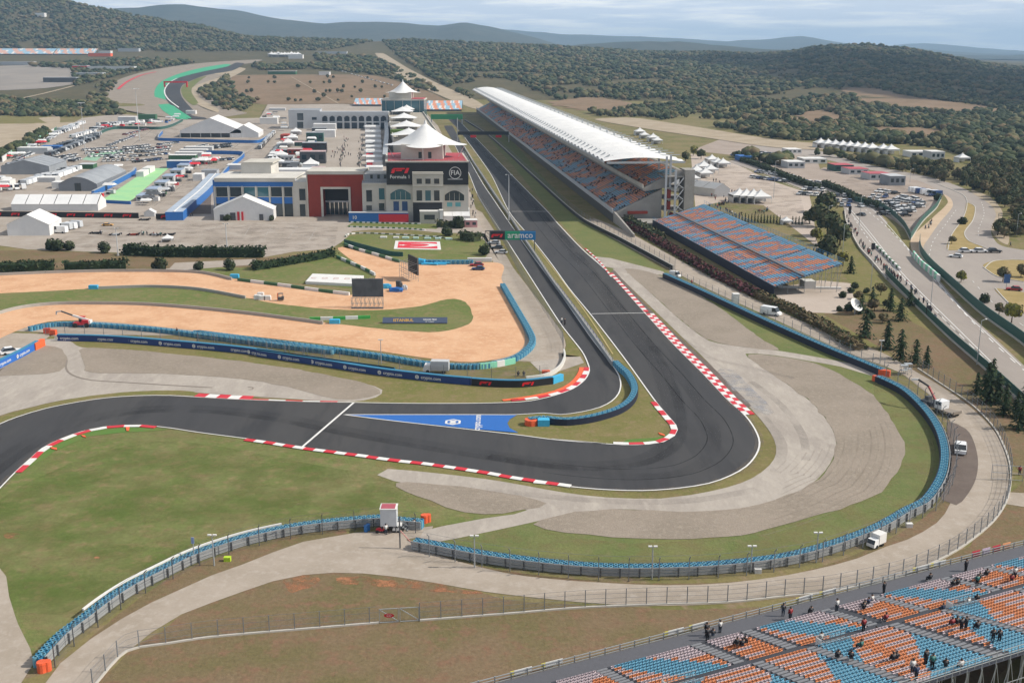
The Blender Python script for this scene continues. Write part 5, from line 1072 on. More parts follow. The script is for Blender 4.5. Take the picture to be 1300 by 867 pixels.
# ================================================================ PADDOCK GROUND
area('paddock_tarmac', m_pad, .05, 'K -120 312 0 312 36 317 146 321 240 324 335 327 372 320 420 316 438 305 447 294 470 292 520 292 560 296 610 296 634 300 640 330 634 332 612 290 596 240 580 205 566 180 556 160 540 143 500 136 440 130 395 128 340 132 330 150 240 152 150 145 105 150 62 172 0 205 -120 250', sharp=True)
area('paddock_tarmac', m_road, .046, 'K 596 262 612 270 632 300 634 332 600 330 590 280', sharp=True)
area('lawn', m_lush, .07, 'K 432 312 444 300 470 297 540 299 610 303 612 330 540 332 520 333 447 317', rough=.1, step=1.5)
area('lawn', m_lush, .07, 'K 450 281 560 285 554 291 440 288', sharp=True)
area('lane', m_pad, .06, 'K 160 346 166 343 215 341 222 334 325 329 328 336 260 341 200 347', sharp=True)
area('hedge_lawn', m_lush, .06, 'K 285 345 340 340 410 326 430 318 436 324 474 346 470 352 380 352 320 350', sharp=True)
# flag painted on the lawn
fl = Z('K 500 316.5 560 317.5 558.5 307 502 306'); b = MB(); b.poly(fl, .10); flag = b.build('flag_border', m_white, org=tuple(fl[0])); tag(flag, 'large red flag with white crescent and star laid on the lawn', 'flag')
q = Z('K 504.5 315.2 555.5 316.2 554.5 308 506 307.3'); b = MB(); b.poly(q, .13); b.build('red_field', flat('flag_red', '#dc3a48'), flag, org=tuple(fl[0]))
c = G(541, 311.8); b = MB(); R0, R1 = 3.0, 2.45; n = 28; vs = []
for i in range(n+1):
    a = -2.45+4.9*i/n; vs.append((c.x+R0*math.cos(a)*1.9-1.2, c.y+R0*1.25*math.sin(a), .16)); 
for i in range(n+1):
    a = -2.45+4.9*i/n; vs.append((c.x-1.6+R1*math.cos(a)*1.55-1.2, c.y+R1*1.18*math.sin(a), .16))
b.add(vs, [(i, i+1, n+2+i, n+1+i) for i in range(n)]); b.build('crescent', m_white, flag, org=tuple(fl[0]))
b = MB(); s_ = [(c.x-8.5+(1.9 if k % 2 == 0 else .8)*math.cos(math.pi*k/5), c.y+(1.3 if k % 2 == 0 else .55)*math.sin(math.pi*k/5), .16) for k in range(10)]; b.add(s_, [tuple(range(10))]); b.build('star', m_white, flag, org=tuple(fl[0]))
# letters standing on the lawn behind the flag
lt = empty('lawn_letters', tuple(G(480, 302.5)), 'row of low pale letter panels on the lawn above the flag', 'sign')
for i, px in enumerate((487, 503, 515, 528, 543, 556, 570)):
    g = G(px, 302.3+(px-487)*.025); b = MB(); w_ = 2.0 if i % 2 else 2.4; b.box((g.x, g.y, .35), (w_, 1.7, .5)); b.box((g.x+.2, g.y-.4, .62), (w_*.6, .4, .06)); b.build('letter_panel', flat('pale_turquoise', '#c4dcd4') if i > 1 else m_white, lt)
# ================================================================ PADDOCK BUILDINGS
gable('white peaked marquee with flags in front of the blue office', 272, 347, 280, 266, 250, 18, bays=3)
gable('white tent with an open brown front at the far left edge', 10, 62, 299.5, 285, 272.5, 16, open_=0, bays=3)
gable('long low white tent behind the black emblem fence', 15, 124, 268, 259, 247, 14, axis='x', bays=6)
gable('very large white marquee with a row of dark openings', 229, 306, 175, 166, 150, 45, open_=6, bays=5, apex=.5)
gable('smaller white peaked tent right of the very large marquee', 292, 328, 175, 169, 159, 34, bays=4)
gable('grey gabled hall at left among the parked cars', 2, 62, 222, 211, 203.5, 34, wall=m_greyroof, roof=m_greyroof, name='gabled_hall', cat='building', bays=5)
gable('small white tent by the paddock gate of the emblem fence', 183, 196, 275.5, 270, 266, 4, bays=1)
# arched hall
Yh = G(100, 243).y; a = px_rect(75, 234, 123, 243, Yh); zr = W(0, 225, Yh).z; ah = empty('arched_hall', (a[0], Yh, 0), 'grey metal hall with a curved roof behind the long low white tent', 'building')
n = 10; pr = [(a[0]+(a[1]-a[0])*i/n, a[3]+(zr-a[3])*math.sin(math.pi*i/n)) for i in range(n+1)]; b = MB(); dp = 62
b.add([(x, Yh, z) for x, z in pr]+[(a[1], Yh, 0), (a[0], Yh, 0)], [tuple(range(n+3))[::-1]]); b.add([(a[1], Yh, 0), (a[1]-6.5, Yh+dp, 0), (a[1]-6.5, Yh+dp, a[3]), (a[1], Yh, a[3])], [(0, 1, 2, 3)]); b.build('wall', flat('hall_grey', '#84888e'), ah)
b = MB(); b.v = [(x-6.5*k, Yh+dp*k-.3*(1-k), z+.1) for k in (0, 1) for x, z in pr]; b.f = [(i, i+1, n+2+i, n+1+i) for i in range(n)]; b.m = [0]*n; b.build('curved_roof', m_greyroof, ah)
b = MB(); b.bb(a[0]+(a[1]-a[0])*.42, a[0]+(a[1]-a[0])*.58, Yh-.1, Yh-.02, 0, 4); b.build('door', m_glass, ah)
# green court and its blue sides
area('green_court', M('mint_court', '#9ccf9c', '#a8d49a', big=10, mid=3, var=.05), .09, 'K 127 256 160 257 168 254 214 214 190 214', sharp=True)
def wall_at(name, label, cat, spec, th, h, mats, z=0.6, kind=None, panels=0):
    p = flatten(spec, z); root = empty(name, tuple(p[0]), label, cat); q = even(sm(p, 2), 1.0)
    if panels:
        k = max(2, len(q)//panels)
        for i in range(0, len(q)-1, k): b = MB(); b.wall(q[i:i+k+1], th, 0, h); b.build('panel', mats[(i//k) % len(mats)], root)
    else: b = MB(); b.wall(q, th, 0, h); b.build('panel', mats[0], root)
    b = MB(); b.wall(q, th+.06, h+.003, h+.1); b.build('top_rail', m_galv, root); return root
wall_at('blue_hoarding', 'blue hoarding on the left side of the mint green court', 'wall', 'K 118 247 140 236 168 221 172 216', 1.2, 2.6, [m_blueb], 1)
wall_at('blue_hoarding', 'blue hoarding along the front of the mint green court', 'wall', 'K 126 256 166 258', .6, 1.4, [m_blueb], .6)
for i, (px, py) in enumerate(((178, 256), (190, 247.5), (201, 239), (211, 231), (221, 223.5), (230, 217))):
    box_at('site_cabin', 'row of pale blue roofed cabins, number %s from the front, right of the mint court' % ('one', 'two', 'three', 'four', 'five', 'six')[i], 'cabin', px-5, px+9, py, py-7, 12, m_lgrey, M('cabin_roof', '#a3b2c6', '#98a6ba', big=5, mid=2, var=.06), win_=2, group='cabins right of the mint court')
for i, (px, py) in enumerate(((176, 222), (184, 217.5))): box_at('site_cabin', '%s white cabin on the left rim of the mint court' % ('near', 'far')[i], 'cabin', px-3, px+6, py+3, py-3.5, 14, m_white, m_white, group='white cabins on the court rim')
# long blue sided structure pointing away
p = flatten('K 221 271 236 258 255 242 274 222', 3); root = empty('blue_ramp_hall', tuple(p[0]), 'long low structure with blue side and pale roof left of the blue office', 'building')
q = sm(p, 3); b = MB(); b.wall(q, 7, 0, 3.6, 0, 1); b.build('hall_body', [m_blueb, M('pale_blue_roof', '#b4c0ce', '#a9b4c2', big=6, mid=2, var=.06)], root); b = MB(); b.wall(offs(q, 0), .4, 3.62, 3.9); b.build('roof_ridge', m_white, root)
b = MB(); b.prism([(v.x, v.y) for v in Z('K 226 272 268 272 268 243 258 242')], .06, .07); b.build('dark_forecourt', m_darkpatch, kind='structure')
# emblem fence
for lab, spec in (('long left part', 'K -40 273 0 273 90 274 176 275'), ('short part by the ramp', 'K 198 276 212 276 220 275 229 267')):
    p = flatten(spec, .8); r_ = empty('emblem_fence', tuple(p[0]), 'black fence with red racing emblems, '+lab, 'fence'); q = sm(p, 1.5); b = MB(); b.wall(q, .4, 0, 2.3); b.build('panel', m_dark, r_); e_ = even(q, 1.0); i = 4
    me_ = f1_mesh(1.1, m_f1red)
    while i < len(e_)-4: d = (e_[i+1]-e_[i-1]).normalized(); put_text(me_, r_, e_[i]+Vector((d.y*.24, -d.x*.24, 1.15)), d, (0, 0, 1), 'racing_emblem'); i += 8
# blue hoardings in the lots
wall_at('blue_hoarding', 'blue hoarding in front of the very large marquee', 'wall', 'K 206 168 202 177 230 178 300 180 328 180 343 171', .8, 2.2, [m_blueb], 1)
wall_at('blue_hoarding', 'blue hoarding bending toward the office building from the lots', 'wall', 'K 262 194 305 195 308 199 290 214 270 236 256 244', .8, 2.4, [m_blueb], 1)
wall_at('green_fence', 'dark green cloth fence dividing the parked cars', 'fence', 'K 122 172 146 163 205 163 232 153', .4, 2.4, [m_teal], 1)
wall_at('advert_fence', 'row of green and white advert panels along the left edge of the lots', 'fence', 'K 3 203 20 192 38 183 58 172 72 164', .4, 3.4, [m_white, m_gblock, m_mint], 1.5, panels=14)
for i, (px, py, c) in enumerate(((222, 203, 0), (230, 199.5, 0), (236, 196, 0), (243, 192.5, 0))):
    box_at('goods_container', 'white and pale green container, %s of the stack beside the lots' % ('first', 'second', 'third', 'fourth')[i], 'container', px-8, px+26, py, py-5.5, 8, m_gblock if i == 0 else m_lgrey, m_white, group='containers beside the lots')
for i, (px0, px1, py, pyt, m, t) in enumerate(((150, 172, 158, 149, m_lgrey, m_white), (175, 197, 152, 146, m_gblock, m_gblock), (212, 240, 214, 205, m_blueb, m_lgrey), (66, 100, 240, 232, m_white, m_white), (256, 275, 224, 217, m_lgrey, m_greyroof), (245, 256, 230, 222, m_white, m_white), (288, 306, 216, 210, m_lgrey, m_white), (22, 60, 196, 188, m_lgrey, m_white), (52, 75, 192, 186, m_blueb, m_blueb), (0, 12, 240, 230, m_white, m_white), (100, 118, 215, 209, m_gblock, m_lgrey), (45, 70, 232, 226, m_lgrey, m_white), (342, 362, 143, 138, m_lgrey, m_white), (236, 248, 146, 141, m_white, m_white), (330, 352, 158, 150, m_white, m_white))):
    box_at('goods_container', 'low %s cabin %s' % ('pale' if m in (m_lgrey, m_white) else 'coloured', ('behind the left light mast', 'at the green cloth fence', 'in front of the goods containers', 'left of the arched hall', 'at the head of the blue structure', 'beside the mint court corner', 'near the office roof plant', 'along the advert fence', 'in the bend of the advert fence', 'at the far left edge', 'right of the gabled hall', 'in front of the gabled hall', 'left of the arcade building', 'behind the very large marquee', 'behind the smaller peaked tent')[i]), 'cabin', px0, px1, py, pyt, 9, m, t, group='cabins scattered in the lots')
# team motorhomes and tents in the centre
cols = [m_dkgrey, m_dkclad, m_teal, m_greyroof, m_lgrey, m_dkgrey, m_brick]
for i, (px0, px1, py, pyt) in enumerate(((381, 413, 208, 193), (384, 414, 194, 182), (389, 410, 180, 169), (395, 412, 222, 214), (356, 372, 205, 199), (358, 378, 214, 207), (365, 384, 197, 190), (396, 414, 170, 163), (352, 366, 196, 191), (372, 386, 186, 181), (383, 398, 220, 213))):
    box_at('team_motorhome', 'dark team motorhome %s the paddock walkway, %s' % ('beside' if px1 > 405 else 'set back from', ('nearest large one', 'second large one', 'green one in the middle', 'small one in front', 'leftmost low one', 'low one at front left', 'low one left of the large pair', 'farthest one', 'grey one by the left tents', 'one behind the large pair', 'foremost low one')[i]), 'motorhome', px0, px1, py, pyt, 10, cols[i % 7], m_greyroof if i % 3 else flat('dusty_pink_roof', '#c0a6a4'), group='team motorhomes left of the paddock walkway', win_=3)
for i, (px, py, s) in enumerate(((371, 180, 9), (376, 172, 9), (366, 187, 9), (357, 203, 9), (352, 212, 9), (347, 209, 7), (395, 216, 10), (404, 162, 9), (413, 152, 9))): put_pagoda(px, py, s, 'white pointed tent among the dark team motorhomes, '+('beside the red awning', 'farther one near the red awning', 'left of the pink roofed motorhome', 'foremost large one', 'leftmost by the blue hoarding', 'smallest of all', 'close behind the office roof', 'before the arcade building', 'farthest back at the arcade')[i], 'pointed tents among the motorhomes')
for i, (px0, px1, py, pyt, m) in enumerate(((356, 366, 178, 172, m_brick), (345, 412, 226, 216, m_mem), (400, 425, 175, 166, m_mem), (398, 426, 166, 158, m_mem))): box_at('awning_roof', 'low %s awning roof in the central paddock' % ('red' if m is m_brick else 'white'), 'awning', px0, px1, py, pyt, 12, m, m)
for i in range(10):        # row of white hospitality pavilions
    py = 224-i*(224-160)/10; t = (py-62); x0_, x1_ = 477.5-.19*(224-py)*.5-12.2*(py-20)/205, 477.5-.02*(224-py)+9*(py-30)/195
    box_at('hospitality_pavilion', 'white flat roofed pavilion beside the pit building, %s in its row from the front' % ORD[i], 'pavilion', x0_, x1_, py, py-5, 9+1.6*i, m_mem, m_mem, group='row of white pavilions beside the pit building')
wall_at('paddock_link', 'dark glazed strip between pavilions and pit building', 'wall', 'K 489 205 490 190 491 175 490 158', 3, 7, [m_dkgrey], 3)
# containers, boxes under the main building
r_ = box_at('blue_red_container', 'long low container with a blue left half and red right half lettered 10', 'container', X2(1133), X_(492), 282.5, 270.5, 3, m_blueb, m_lgrey)
Yq = G(475, 282.5).y; a = px_rect(481, 272, 518.5, 282, Yq-.06); b = MB(); b.bb(a[0], a[1], Yq-.07, Yq-.005, a[2], a[3]); b.build('red_panel', m_red_p, r_); g = W(450, 276.5, Yq-.1); put_text(text_mesh('10', 2.0, m_white, .02, bold=.03), r_, g, (1, 0, 0), (0, 0, 1))
box_at('white_cabin', 'white cabin with one dark window in front of the black panel', 'cabin', X_(602), X_(775), 284.3, 269, 6, m_wall, m_white, win_=1)
box_at('white_cabin', 'narrow white booth beside the hedge', 'cabin', X_(782), X_(812), 284.5, 267.5, 3, m_white, m_white)
gable('white tent with pitched roof at the right foot of the main building', X_(820), X_(1062), 282, 274, 263.5, 9, axis='x', bays=3)
box_at('striped_kiosk', 'small red and white kiosk beside the pit lane gate', 'kiosk', 590, 606, 289, 280, 4, flat('kiosk_pink', '#d8a0a0'), m_white, win_=2)
box_at('booth', 'small white booth with a dark sign by the blue office', 'booth', 357.5, 367.5, 275, 266, 3, m_white, m_white, win_=1)
# mast lights
def mast(px, py, pyt, label, group=None, name='light_mast', heads=6, r=.22, cat='lamp post'):
    g = G(px, py); h = W(px, pyt, g.y).z; t = empty(name, g, label, cat, group); b = MB(); b.cyl((g.x, g.y), r, 0, h, 8, r2=r*.5); b.build('pole', m_lgrey, t)
    b = MB(); b.cyl((g.x, g.y), r*2.2, 0, .5, 8); b.build('base', m_concl, t)
    w = .45*h/10+.2
    for k in range(heads): a_ = 2*math.pi*k/heads; b = MB(); b.box((g.x+w*math.cos(a_), g.y+w*math.sin(a_), h), (.5*h/14+.1, .4*h/14+.1, .25), rz=a_); b.build('lamp_head', m_lgrey, t)
    return t
mast(109, 198, 131, 'tall light mast above the parked cars at far left', 'tall light masts'); mast(177.5, 179, 113, 'tall light mast behind the green fence left of the large marquee', 'tall light masts', r=.3)
mast(646, 281, 222, 'light mast on the pit wall beside the straight', heads=2); mast(289, 325, 284, 'light mast behind the clipped hedge', heads=2); mast(150, 325, 290, 'thin light mast at the left hedge gap', heads=2)
def street(px, py, pyt, label, group, rz=0, arm=1.0, name='street_lamp'):
    g = G(px, py); h = W(px, pyt, g.y).z; t = empty(name, g, label, 'street lamp', group); b = MB(); b.cyl((g.x, g.y), .11, 0, h, 6, r2=.07); b.build('pole', m_galv, t)
    for s in ((-1, 1) if arm < 1 else (1,)):
        e = Vector((g.x+s*arm*math.cos(rz), g.y+s*arm*math.sin(rz), h+.15)); b = MB(); b.beam((g.x, g.y, h-.05), e, .07); b.build('arm', m_galv, t); b = MB(); b.box(e+Vector((0, 0, -.02)), (.5, .28, .16), rz=rz); b.build('lamp_head', m_white, t)
    return t
for px, py, pyt in ((602.5, 721, 681), (827.5, 735, 694.5), (953, 726, 694), (1036, 714, 677), (272, 718, 680)): street(px, py, pyt, 'short twin headed lamp behind the curved tyre barrier, '+{602.5: 'leftmost', 827.5: 'second from left', 953: 'third from left', 1036: 'nearest the box truck'}[px] if px > 300 else 'short twin headed lamp behind the lower left tyre barrier', 'short lamps along the service road' if px > 300 else None, arm=.35)
street(1117, 462, 433, 'lamp beside the orange block on the upper service road', None, arm=.3); street(484, 462, 432, 'slim lamp on the strip behind the navy banner wall', None, arm=.3)
for k, (px, py, pyt) in enumerate(((1069, 330, 285), (1050, 300, 262), (1105, 370, 334), (1180, 402, 350), (1240, 463, 407), (1090, 296, 250), (1155, 232, 215), (982, 252, 205), (1290, 300, 272))): street(px, py, pyt, 'street lamp on a curved arm by the four lane road, %s' % ('beside the yellow green tree', 'among the broad trees', 'right of the open stand', 'behind the green cloth fence', 'nearest the camera', 'opposite the broad trees', 'above the red roofs', 'on the plaza', 'at the right edge roundabout')[k], 'street lamps by the four lane road', rz=.6, arm=1.6)
# ================================================================ RIGHT SIDE ROADS
area('plaza', M('plaza_paving', '#c0b2a6', '#b8aa9d', big=20, mid=5, var=.05), .03, 'F 200 170 330 195 460 258 590 300 600 345 620 480 520 400 440 340 300 330 215 345', sharp=True)
area('plaza', MATS['plaza_paving'], .036, 'K 984 366 1040 356 1080 360 1085 385 1060 398 1010 396 975 380', sharp=True); area('bank_grass', m_olive, .025, 'F 640 420 700 340 760 490 860 600 1060 780 1160 870 1100 866 980 866 740 790 640 700 700 660 740 620 700 560', sharp=True)
area('bank_grass', m_brown, .035, 'F 640 700 860 830 1060 980 1200 1100 1300 1240 1500 1400 1500 1100 1160 870 1060 790 860 690 760 650', sharp=True)
area('car_lot', M('lot_tarmac', '#ab9d92', '#a29488', big=15, mid=4, var=.06), .04, 'F 560 250 640 215 760 230 900 240 1000 270 1030 315 980 380 930 440 870 390 740 325 640 300', sharp=True)
area('car_lot', MATS['lot_tarmac'], .042, 'F 200 160 330 110 480 140 620 200 640 260 560 260 460 210 340 175', sharp=True)
area('highway', m_hway, .07, 'F 325 196 450 240 600 300 680 325 705 350 718 400 760 490 860 600 960 690 1060 780 1170 885 1300 1010 1500 1180 2000 1610 2000 1440 1500 1045 1390 950 1290 860 1200 775 1100 680 1000 565 930 495 890 450 850 398 800 345 740 318 620 270 480 222 360 190')
area('side_road', m_hway, .05, 'F 430 140 560 150 640 165 760 200 880 225 1000 250 1090 280 1130 300 1190 340 1207 372 1192 420 1200 450 1240 478 1400 500 1500 520 1900 600 1900 1260 1500 925 1290 775 1200 705 1100 632 1010 545 965 480 930 470 935 440 1000 380 1050 335 1035 305 980 270 880 240 760 218 620 185 430 160')
area('footway', M('footway_tan', '#cbb59c', '#c2ab92', big=10, mid=3, var=.06), .065, 'F 930 445 1000 380 1048 332 1036 305 1058 318 1064 345 1020 400 985 450 968 480 985 520 950 520 930 490', step=2)
area('footway', m_dirtroad, .06, 'F 1130 300 1190 340 1207 372 1192 420 1215 455 1245 470 1250 440 1225 400 1228 360 1190 315 1130 290', step=2)
area('island_grass', M('dry_island', '#9c8a5c', '#a8946a', big=5, mid=1.5, var=.12), .11, 'F 1112 330 1138 345 1132 388 1104 430 1118 458 1165 478 1120 486 1048 488 1060 440 1100 380', step=2)
area('island_grass', MATS['dry_island'], .11, 'F 1165 540 1205 524 1300 522 1420 540 1420 600 1300 592 1215 575', step=2); area('island_grass', MATS['dry_island'], .11, 'F 1205 615 1300 628 1440 640 1440 740 1300 695 1250 662', step=2)
area('verge', m_olive, .085, 'F 850 398 900 420 925 480 915 478 880 445 845 408', sharp=True)
b_ = lambda s: flatten(s, 0)
for nm, spec, dash, w_ in (('lane_line', 'F 765 345 850 415 960 535 1060 650 1160 755 1260 850 1400 970', (4, 5), .28), ('lane_line', 'F 740 385 800 470 900 580 1000 680 1100 780 1200 875', (4, 5), .28)): line(nm, b_(spec), w_, .1, dash=dash)
for spec in ('F 715 350 740 380 790 440 880 555 960 640 1080 760 1190 866', 'F 722 348 748 378 798 438 888 553 968 637 1088 755 1200 866', 'F 745 327 800 355 850 405 925 492 1000 575 1100 690 1200 785 1290 870', 'F 325 200 450 244 600 305 700 345'): line('edge_line', b_(spec), .22, .1)
for spec in ('F 1170 548 1205 524 1300 520', 'F 1112 330 1138 345 1132 388 1104 430 1118 458 1165 478 1200 492', 'F 1165 545 1215 577 1300 594', 'F 1205 615 1250 664 1300 698', 'F 1048 490 1060 440 1100 380 1112 330 1095 305 1000 265'):
    p = sm(b_(spec), 1.2); b = MB(); b.wall(p, .3, .05, .22); b.build('kerbstone_edge', m_curb, kind='structure')
line('lane_line', b_('F 985 520 1000 460 1040 405 1080 350'), .2, .1, dash=(3, 6)); line('lane_line', b_('F 1160 330 1168 370 1150 420 1150 450'), .2, .1, dash=(3, 6)); line('lane_line', b_('F 1130 590 1200 665 1300 740'), .2, .1, dash=(3, 6))
# fences along the roads
def cloth_fence(label, spec, h=2.2, m=None, foot=True):
    p = sm(flatten(spec, 0), 2); root = empty('cloth_fence', tuple(p[0]), label, 'fence'); b = MB(); b.wall(p, .12, .45, h); b.build('cloth', m or m_teal, root)
    if foot: b = MB(); b.wall(p, .45, 0, .5); b.build('footing', m_curb, root)
    pm_ = MB().bb(-.05, .05, -.05, .05, 0, h+.15).mesh('post', m_galv)
    for v in even(p, 4)[:70]: link('post', pm_, root, loc=v-p[0])
cloth_fence('dark green cloth fence on the left edge of the four lane road', 'F 842 570 880 610 960 690 1060 785 1160 872 1300 1000')
cloth_fence('dark green cloth fence between the four lane road and the lower side road', 'F 955 462 958 500 990 545 1060 610 1160 700 1290 795 1420 900', 3.0)
cloth_fence('dark green cloth fence on the lower edge of the car lot', 'F 740 330 800 345 850 365 900 410 925 455', 2.6); cloth_fence('dark green cloth fence on the right edge of the car lot', 'F 1027 318 1010 350 965 395 925 455', 2.6)
pb_ = flatten('F 708 360 715 400 755 480 795 525 845 585', 0); b = MB(); b.wall(sm(pb_, 2), .4, 0, .7); tag(b.build('road_parapet', m_curb, org=tuple(pb_[0])), 'pale parapet along the footpath of the four lane road', 'wall')
gw('green topped barrier row in the middle of the four lane road', flatten('F 805 468 830 490 860 520 892 552', .5), 16, .9, .6, c2=m_gblock)
gw('mint and white barrier row between the car lot and the lower side road', flatten('F 935 500 960 530 990 555 1022 583', 1), 14, 2.0, .5, c2=m_mint)
# speaker towers seen as dark boxes along the road
for px, py, pyt in ((1078.5, 274, 262), (1108, 319, 309), (1178, 402, 388)):
    g = G(px, py); h = W(px, pyt, g.y).z; t = empty('sign_tower', g, 'tall dark panel at the footpath of the four lane road, %s' % ('farthest' if px < 1100 else 'middle one' if px < 1150 else 'nearest'), 'sign', 'dark panels along the footpath'); b = MB(); b.box((g.x, g.y, h*.6), (1.1, .5, h*.8)); b.build('panel', m_dkclad, t); b = MB(); b.bb(g.x-.1, g.x+.1, g.y-.1, g.y+.1, 0, h*.2); b.build('post', m_dkgrey, t)
# tents and buildings right
for i in range(10): put_pagoda(1041.5+i*9.3+(.6*i if i > 7 else 0), 187.5+i*.95, 9.5, 'white pointed tent below the wooded slope, %s from the left in the long row' % ORD[i], 'long row of pointed tents')
for i, (px, py, s) in enumerate(((893, 218, 9), (884, 224, 9), (895, 226, 8), (902, 221, 8), (903.5, 208, 8), (911, 212, 8), (917.5, 213, 8), (812, 172, 9), (818, 176, 8), (829, 180, 9), (834, 183, 8), (998, 285, 4.6), (1221, 206, 8), (880, 232, 7))):
    put_pagoda(px, py, s, 'white pointed tent standing alone by the cypress row' if px == 998 else ('white pointed tent on the plaza behind the grandstand, %s' % ('next to the end tower', 'left of the front pair', 'front middle', 'front right', 'back left of the rear three', 'middle of the rear three', 'right of the rear three', '', '', '', '', '', '', 'nearest the camera')[i] if px > 840 and px < 1000 else 'white pointed tent beyond the grandstand roof, %s from the left' % ORD[i-7] if px < 840 else 'white pointed tent right of the long tent row'), 'pointed tents on the plaza' if 840 < px < 990 else ('pointed tents beyond the roof' if px < 840 else None))
for i in range(4): put_pagoda(938+i*9, 256+i*.6, 8.8, 'white pointed roof in the bar tent row on the plaza, %s from the left' % ORD[i], 'bar tent row')
gable('white marquee with open dark side on the plaza', 907, 927, 250, 240, 233, 26, bays=4, skew=.75)
for (px0, px1, py, pyt, m, t, l) in ((1060, 1084, 218, 210, m_teal, flat('red_roof', '#b8525a'), 'low green walled building with red roof above the car lot'), (1078, 1103, 222, 215, m_lgrey, MATS['red_roof'], 'low building with a long red roof above the car lot'), (1104, 1132, 229, 221, m_lgrey, MATS['red_roof'], 'small building with red roof at the top of the car lot'), (1129, 1150, 236, 224, m_greyroof, m_lgrey, 'grey block shed at the top right of the car lot'), (1020, 1050, 208, 202, m_white, m_white, 'long white roofed shed near the road junction'), (1000, 1022, 214, 206, m_lgrey, m_white, 'pale shed beside the hedge above the junction'), (1156, 1182, 200, 193, m_white, m_white, 'white cabin row right of the pointed tents'), (1182, 1200, 203, 193, m_lgrey, m_white, 'tall white cabin near the wood edge'), (940, 958, 205, 199, m_blueb, m_blueb, 'small blue roofed kiosk on the plaza edge'), (1000, 1018, 195, 190, m_white, m_white, 'white shed left of the pointed tent row')):
    box_at('low_building', l, 'building', px0, px1, py, pyt, 12, m, t, win_=3)
box_at('white_block', 'white concrete block beside the open stand', 'cabin', 1021, 1036, 367, 358, 4, m_white, m_white)
b = MB(); g0, g1 = G(988, 364, .3), G(1068, 366, .3); b.beam(g0, g1, .8, .6); tag(b.build('white_beam', m_white), 'long white beam lying below the open stand', 'beam')
# satellite dish
g = G(1085, 399); t = empty('satellite_dish', g, 'large white satellite dish on the bank', 'dish'); b = MB(); n, k = 16, 4; ax = Vector((.45, -.6, .65)).normalized(); u = ax.cross(Vector((0, 0, 1))).normalized(); v = ax.cross(u); c = Vector((g.x, g.y, 2.4)); b.v = [tuple(c)]
for i in range(1, k+1):
    for j in range(n): r_ = 2.0*i/k; b.v.append(tuple(c+u*r_*math.cos(2*math.pi*j/n)+v*r_*math.sin(2*math.pi*j/n)+ax*(r_*r_*.13)))
b.f = [(0, 1+j, 1+(j+1) % n) for j in range(n)]+[(1+i*n+j, 1+(i+1)*n+j, 1+(i+1)*n+(j+1) % n, 1+i*n+(j+1) % n) for i in range(k-1) for j in range(n)]; b.m = [0]*len(b.f); b.build('reflector', m_white, t)
b = MB(); b.cyl((g.x, g.y), .2, 0, 2.3, 8); b.build('mount', m_galv, t); b = MB(); b.beam(c, c+ax*1.3, .08); b.build('feed_arm', m_galv, t)
# ================================================================ GANTRY, SCREENS, BOARDS, HUT
Ya = G(622, 322).y; t = empty('sign_gantry', (G(622, 322).x, Ya, 0), 'black, green and blue gantry sign lettered aramco over the pit lane', 'sign'); a = px_rect(622, 294, 680, 304.5, Ya)
xb1 = px_rect(622, 294, 641, 304, Ya)[1]; xb2 = px_rect(622, 294, 660, 304, Ya)[1]
for nm, x0_, x1_, m in (('black_panel', a[0], xb1, m_dkclad), ('green_panel', xb1+.01, xb2, flat('sign_green', '#1f9a70')), ('blue_panel', xb2+.01, a[1], flat('sign_blue', '#2a7fb8'))): b = MB(); b.bb(x0_, x1_, Ya-.2, Ya+.6, a[2], a[3]); b.build(nm, m, t)
z_ = (a[2]+a[3])/2; put_text(f1_mesh(1.15, m_f1red), t, ((a[0]+xb1)/2-.1, Ya-.24, z_), (1, 0, 0), (0, 0, 1), 'racing_emblem'); put_text(text_mesh('aramco', 2.9, m_white, .02, bold=.03), t, ((xb1+a[1])/2, Ya-.24, z_+.1), (1, 0, 0), (0, 0, 1))
for x in (a[0]-.2, a[0]-1.6):
    for y in (0, 1.4): b = MB(); b.beam((x, Ya+y, 0), (x, Ya+y, a[3]), .16); b.build('tower_leg', m_dkgrey, t)
b = MB()
for k in range(6): z = k*a[3]/6; b.beam((a[0]-.2, Ya, z), (a[0]-1.6, Ya, z+a[3]/6), .08); b.beam((a[0]-.2, Ya+1.4, z), (a[0]-1.6, Ya+1.4, z+a[3]/6), .08)
b.build('lattice', m_dkgrey, t); b = MB(); b.beam((a[0]-1.6, Ya+.2, a[3]+.2), (a[1], Ya+.2, a[3]+.2), .25); b.build('top_beam', m_dkgrey, t)
x = a[1]-.4; b = MB(); b.beam((x, Ya+.2, 0), (x, Ya+.2, a[2]), .3); b.build('right_leg', m_dkgrey, t)
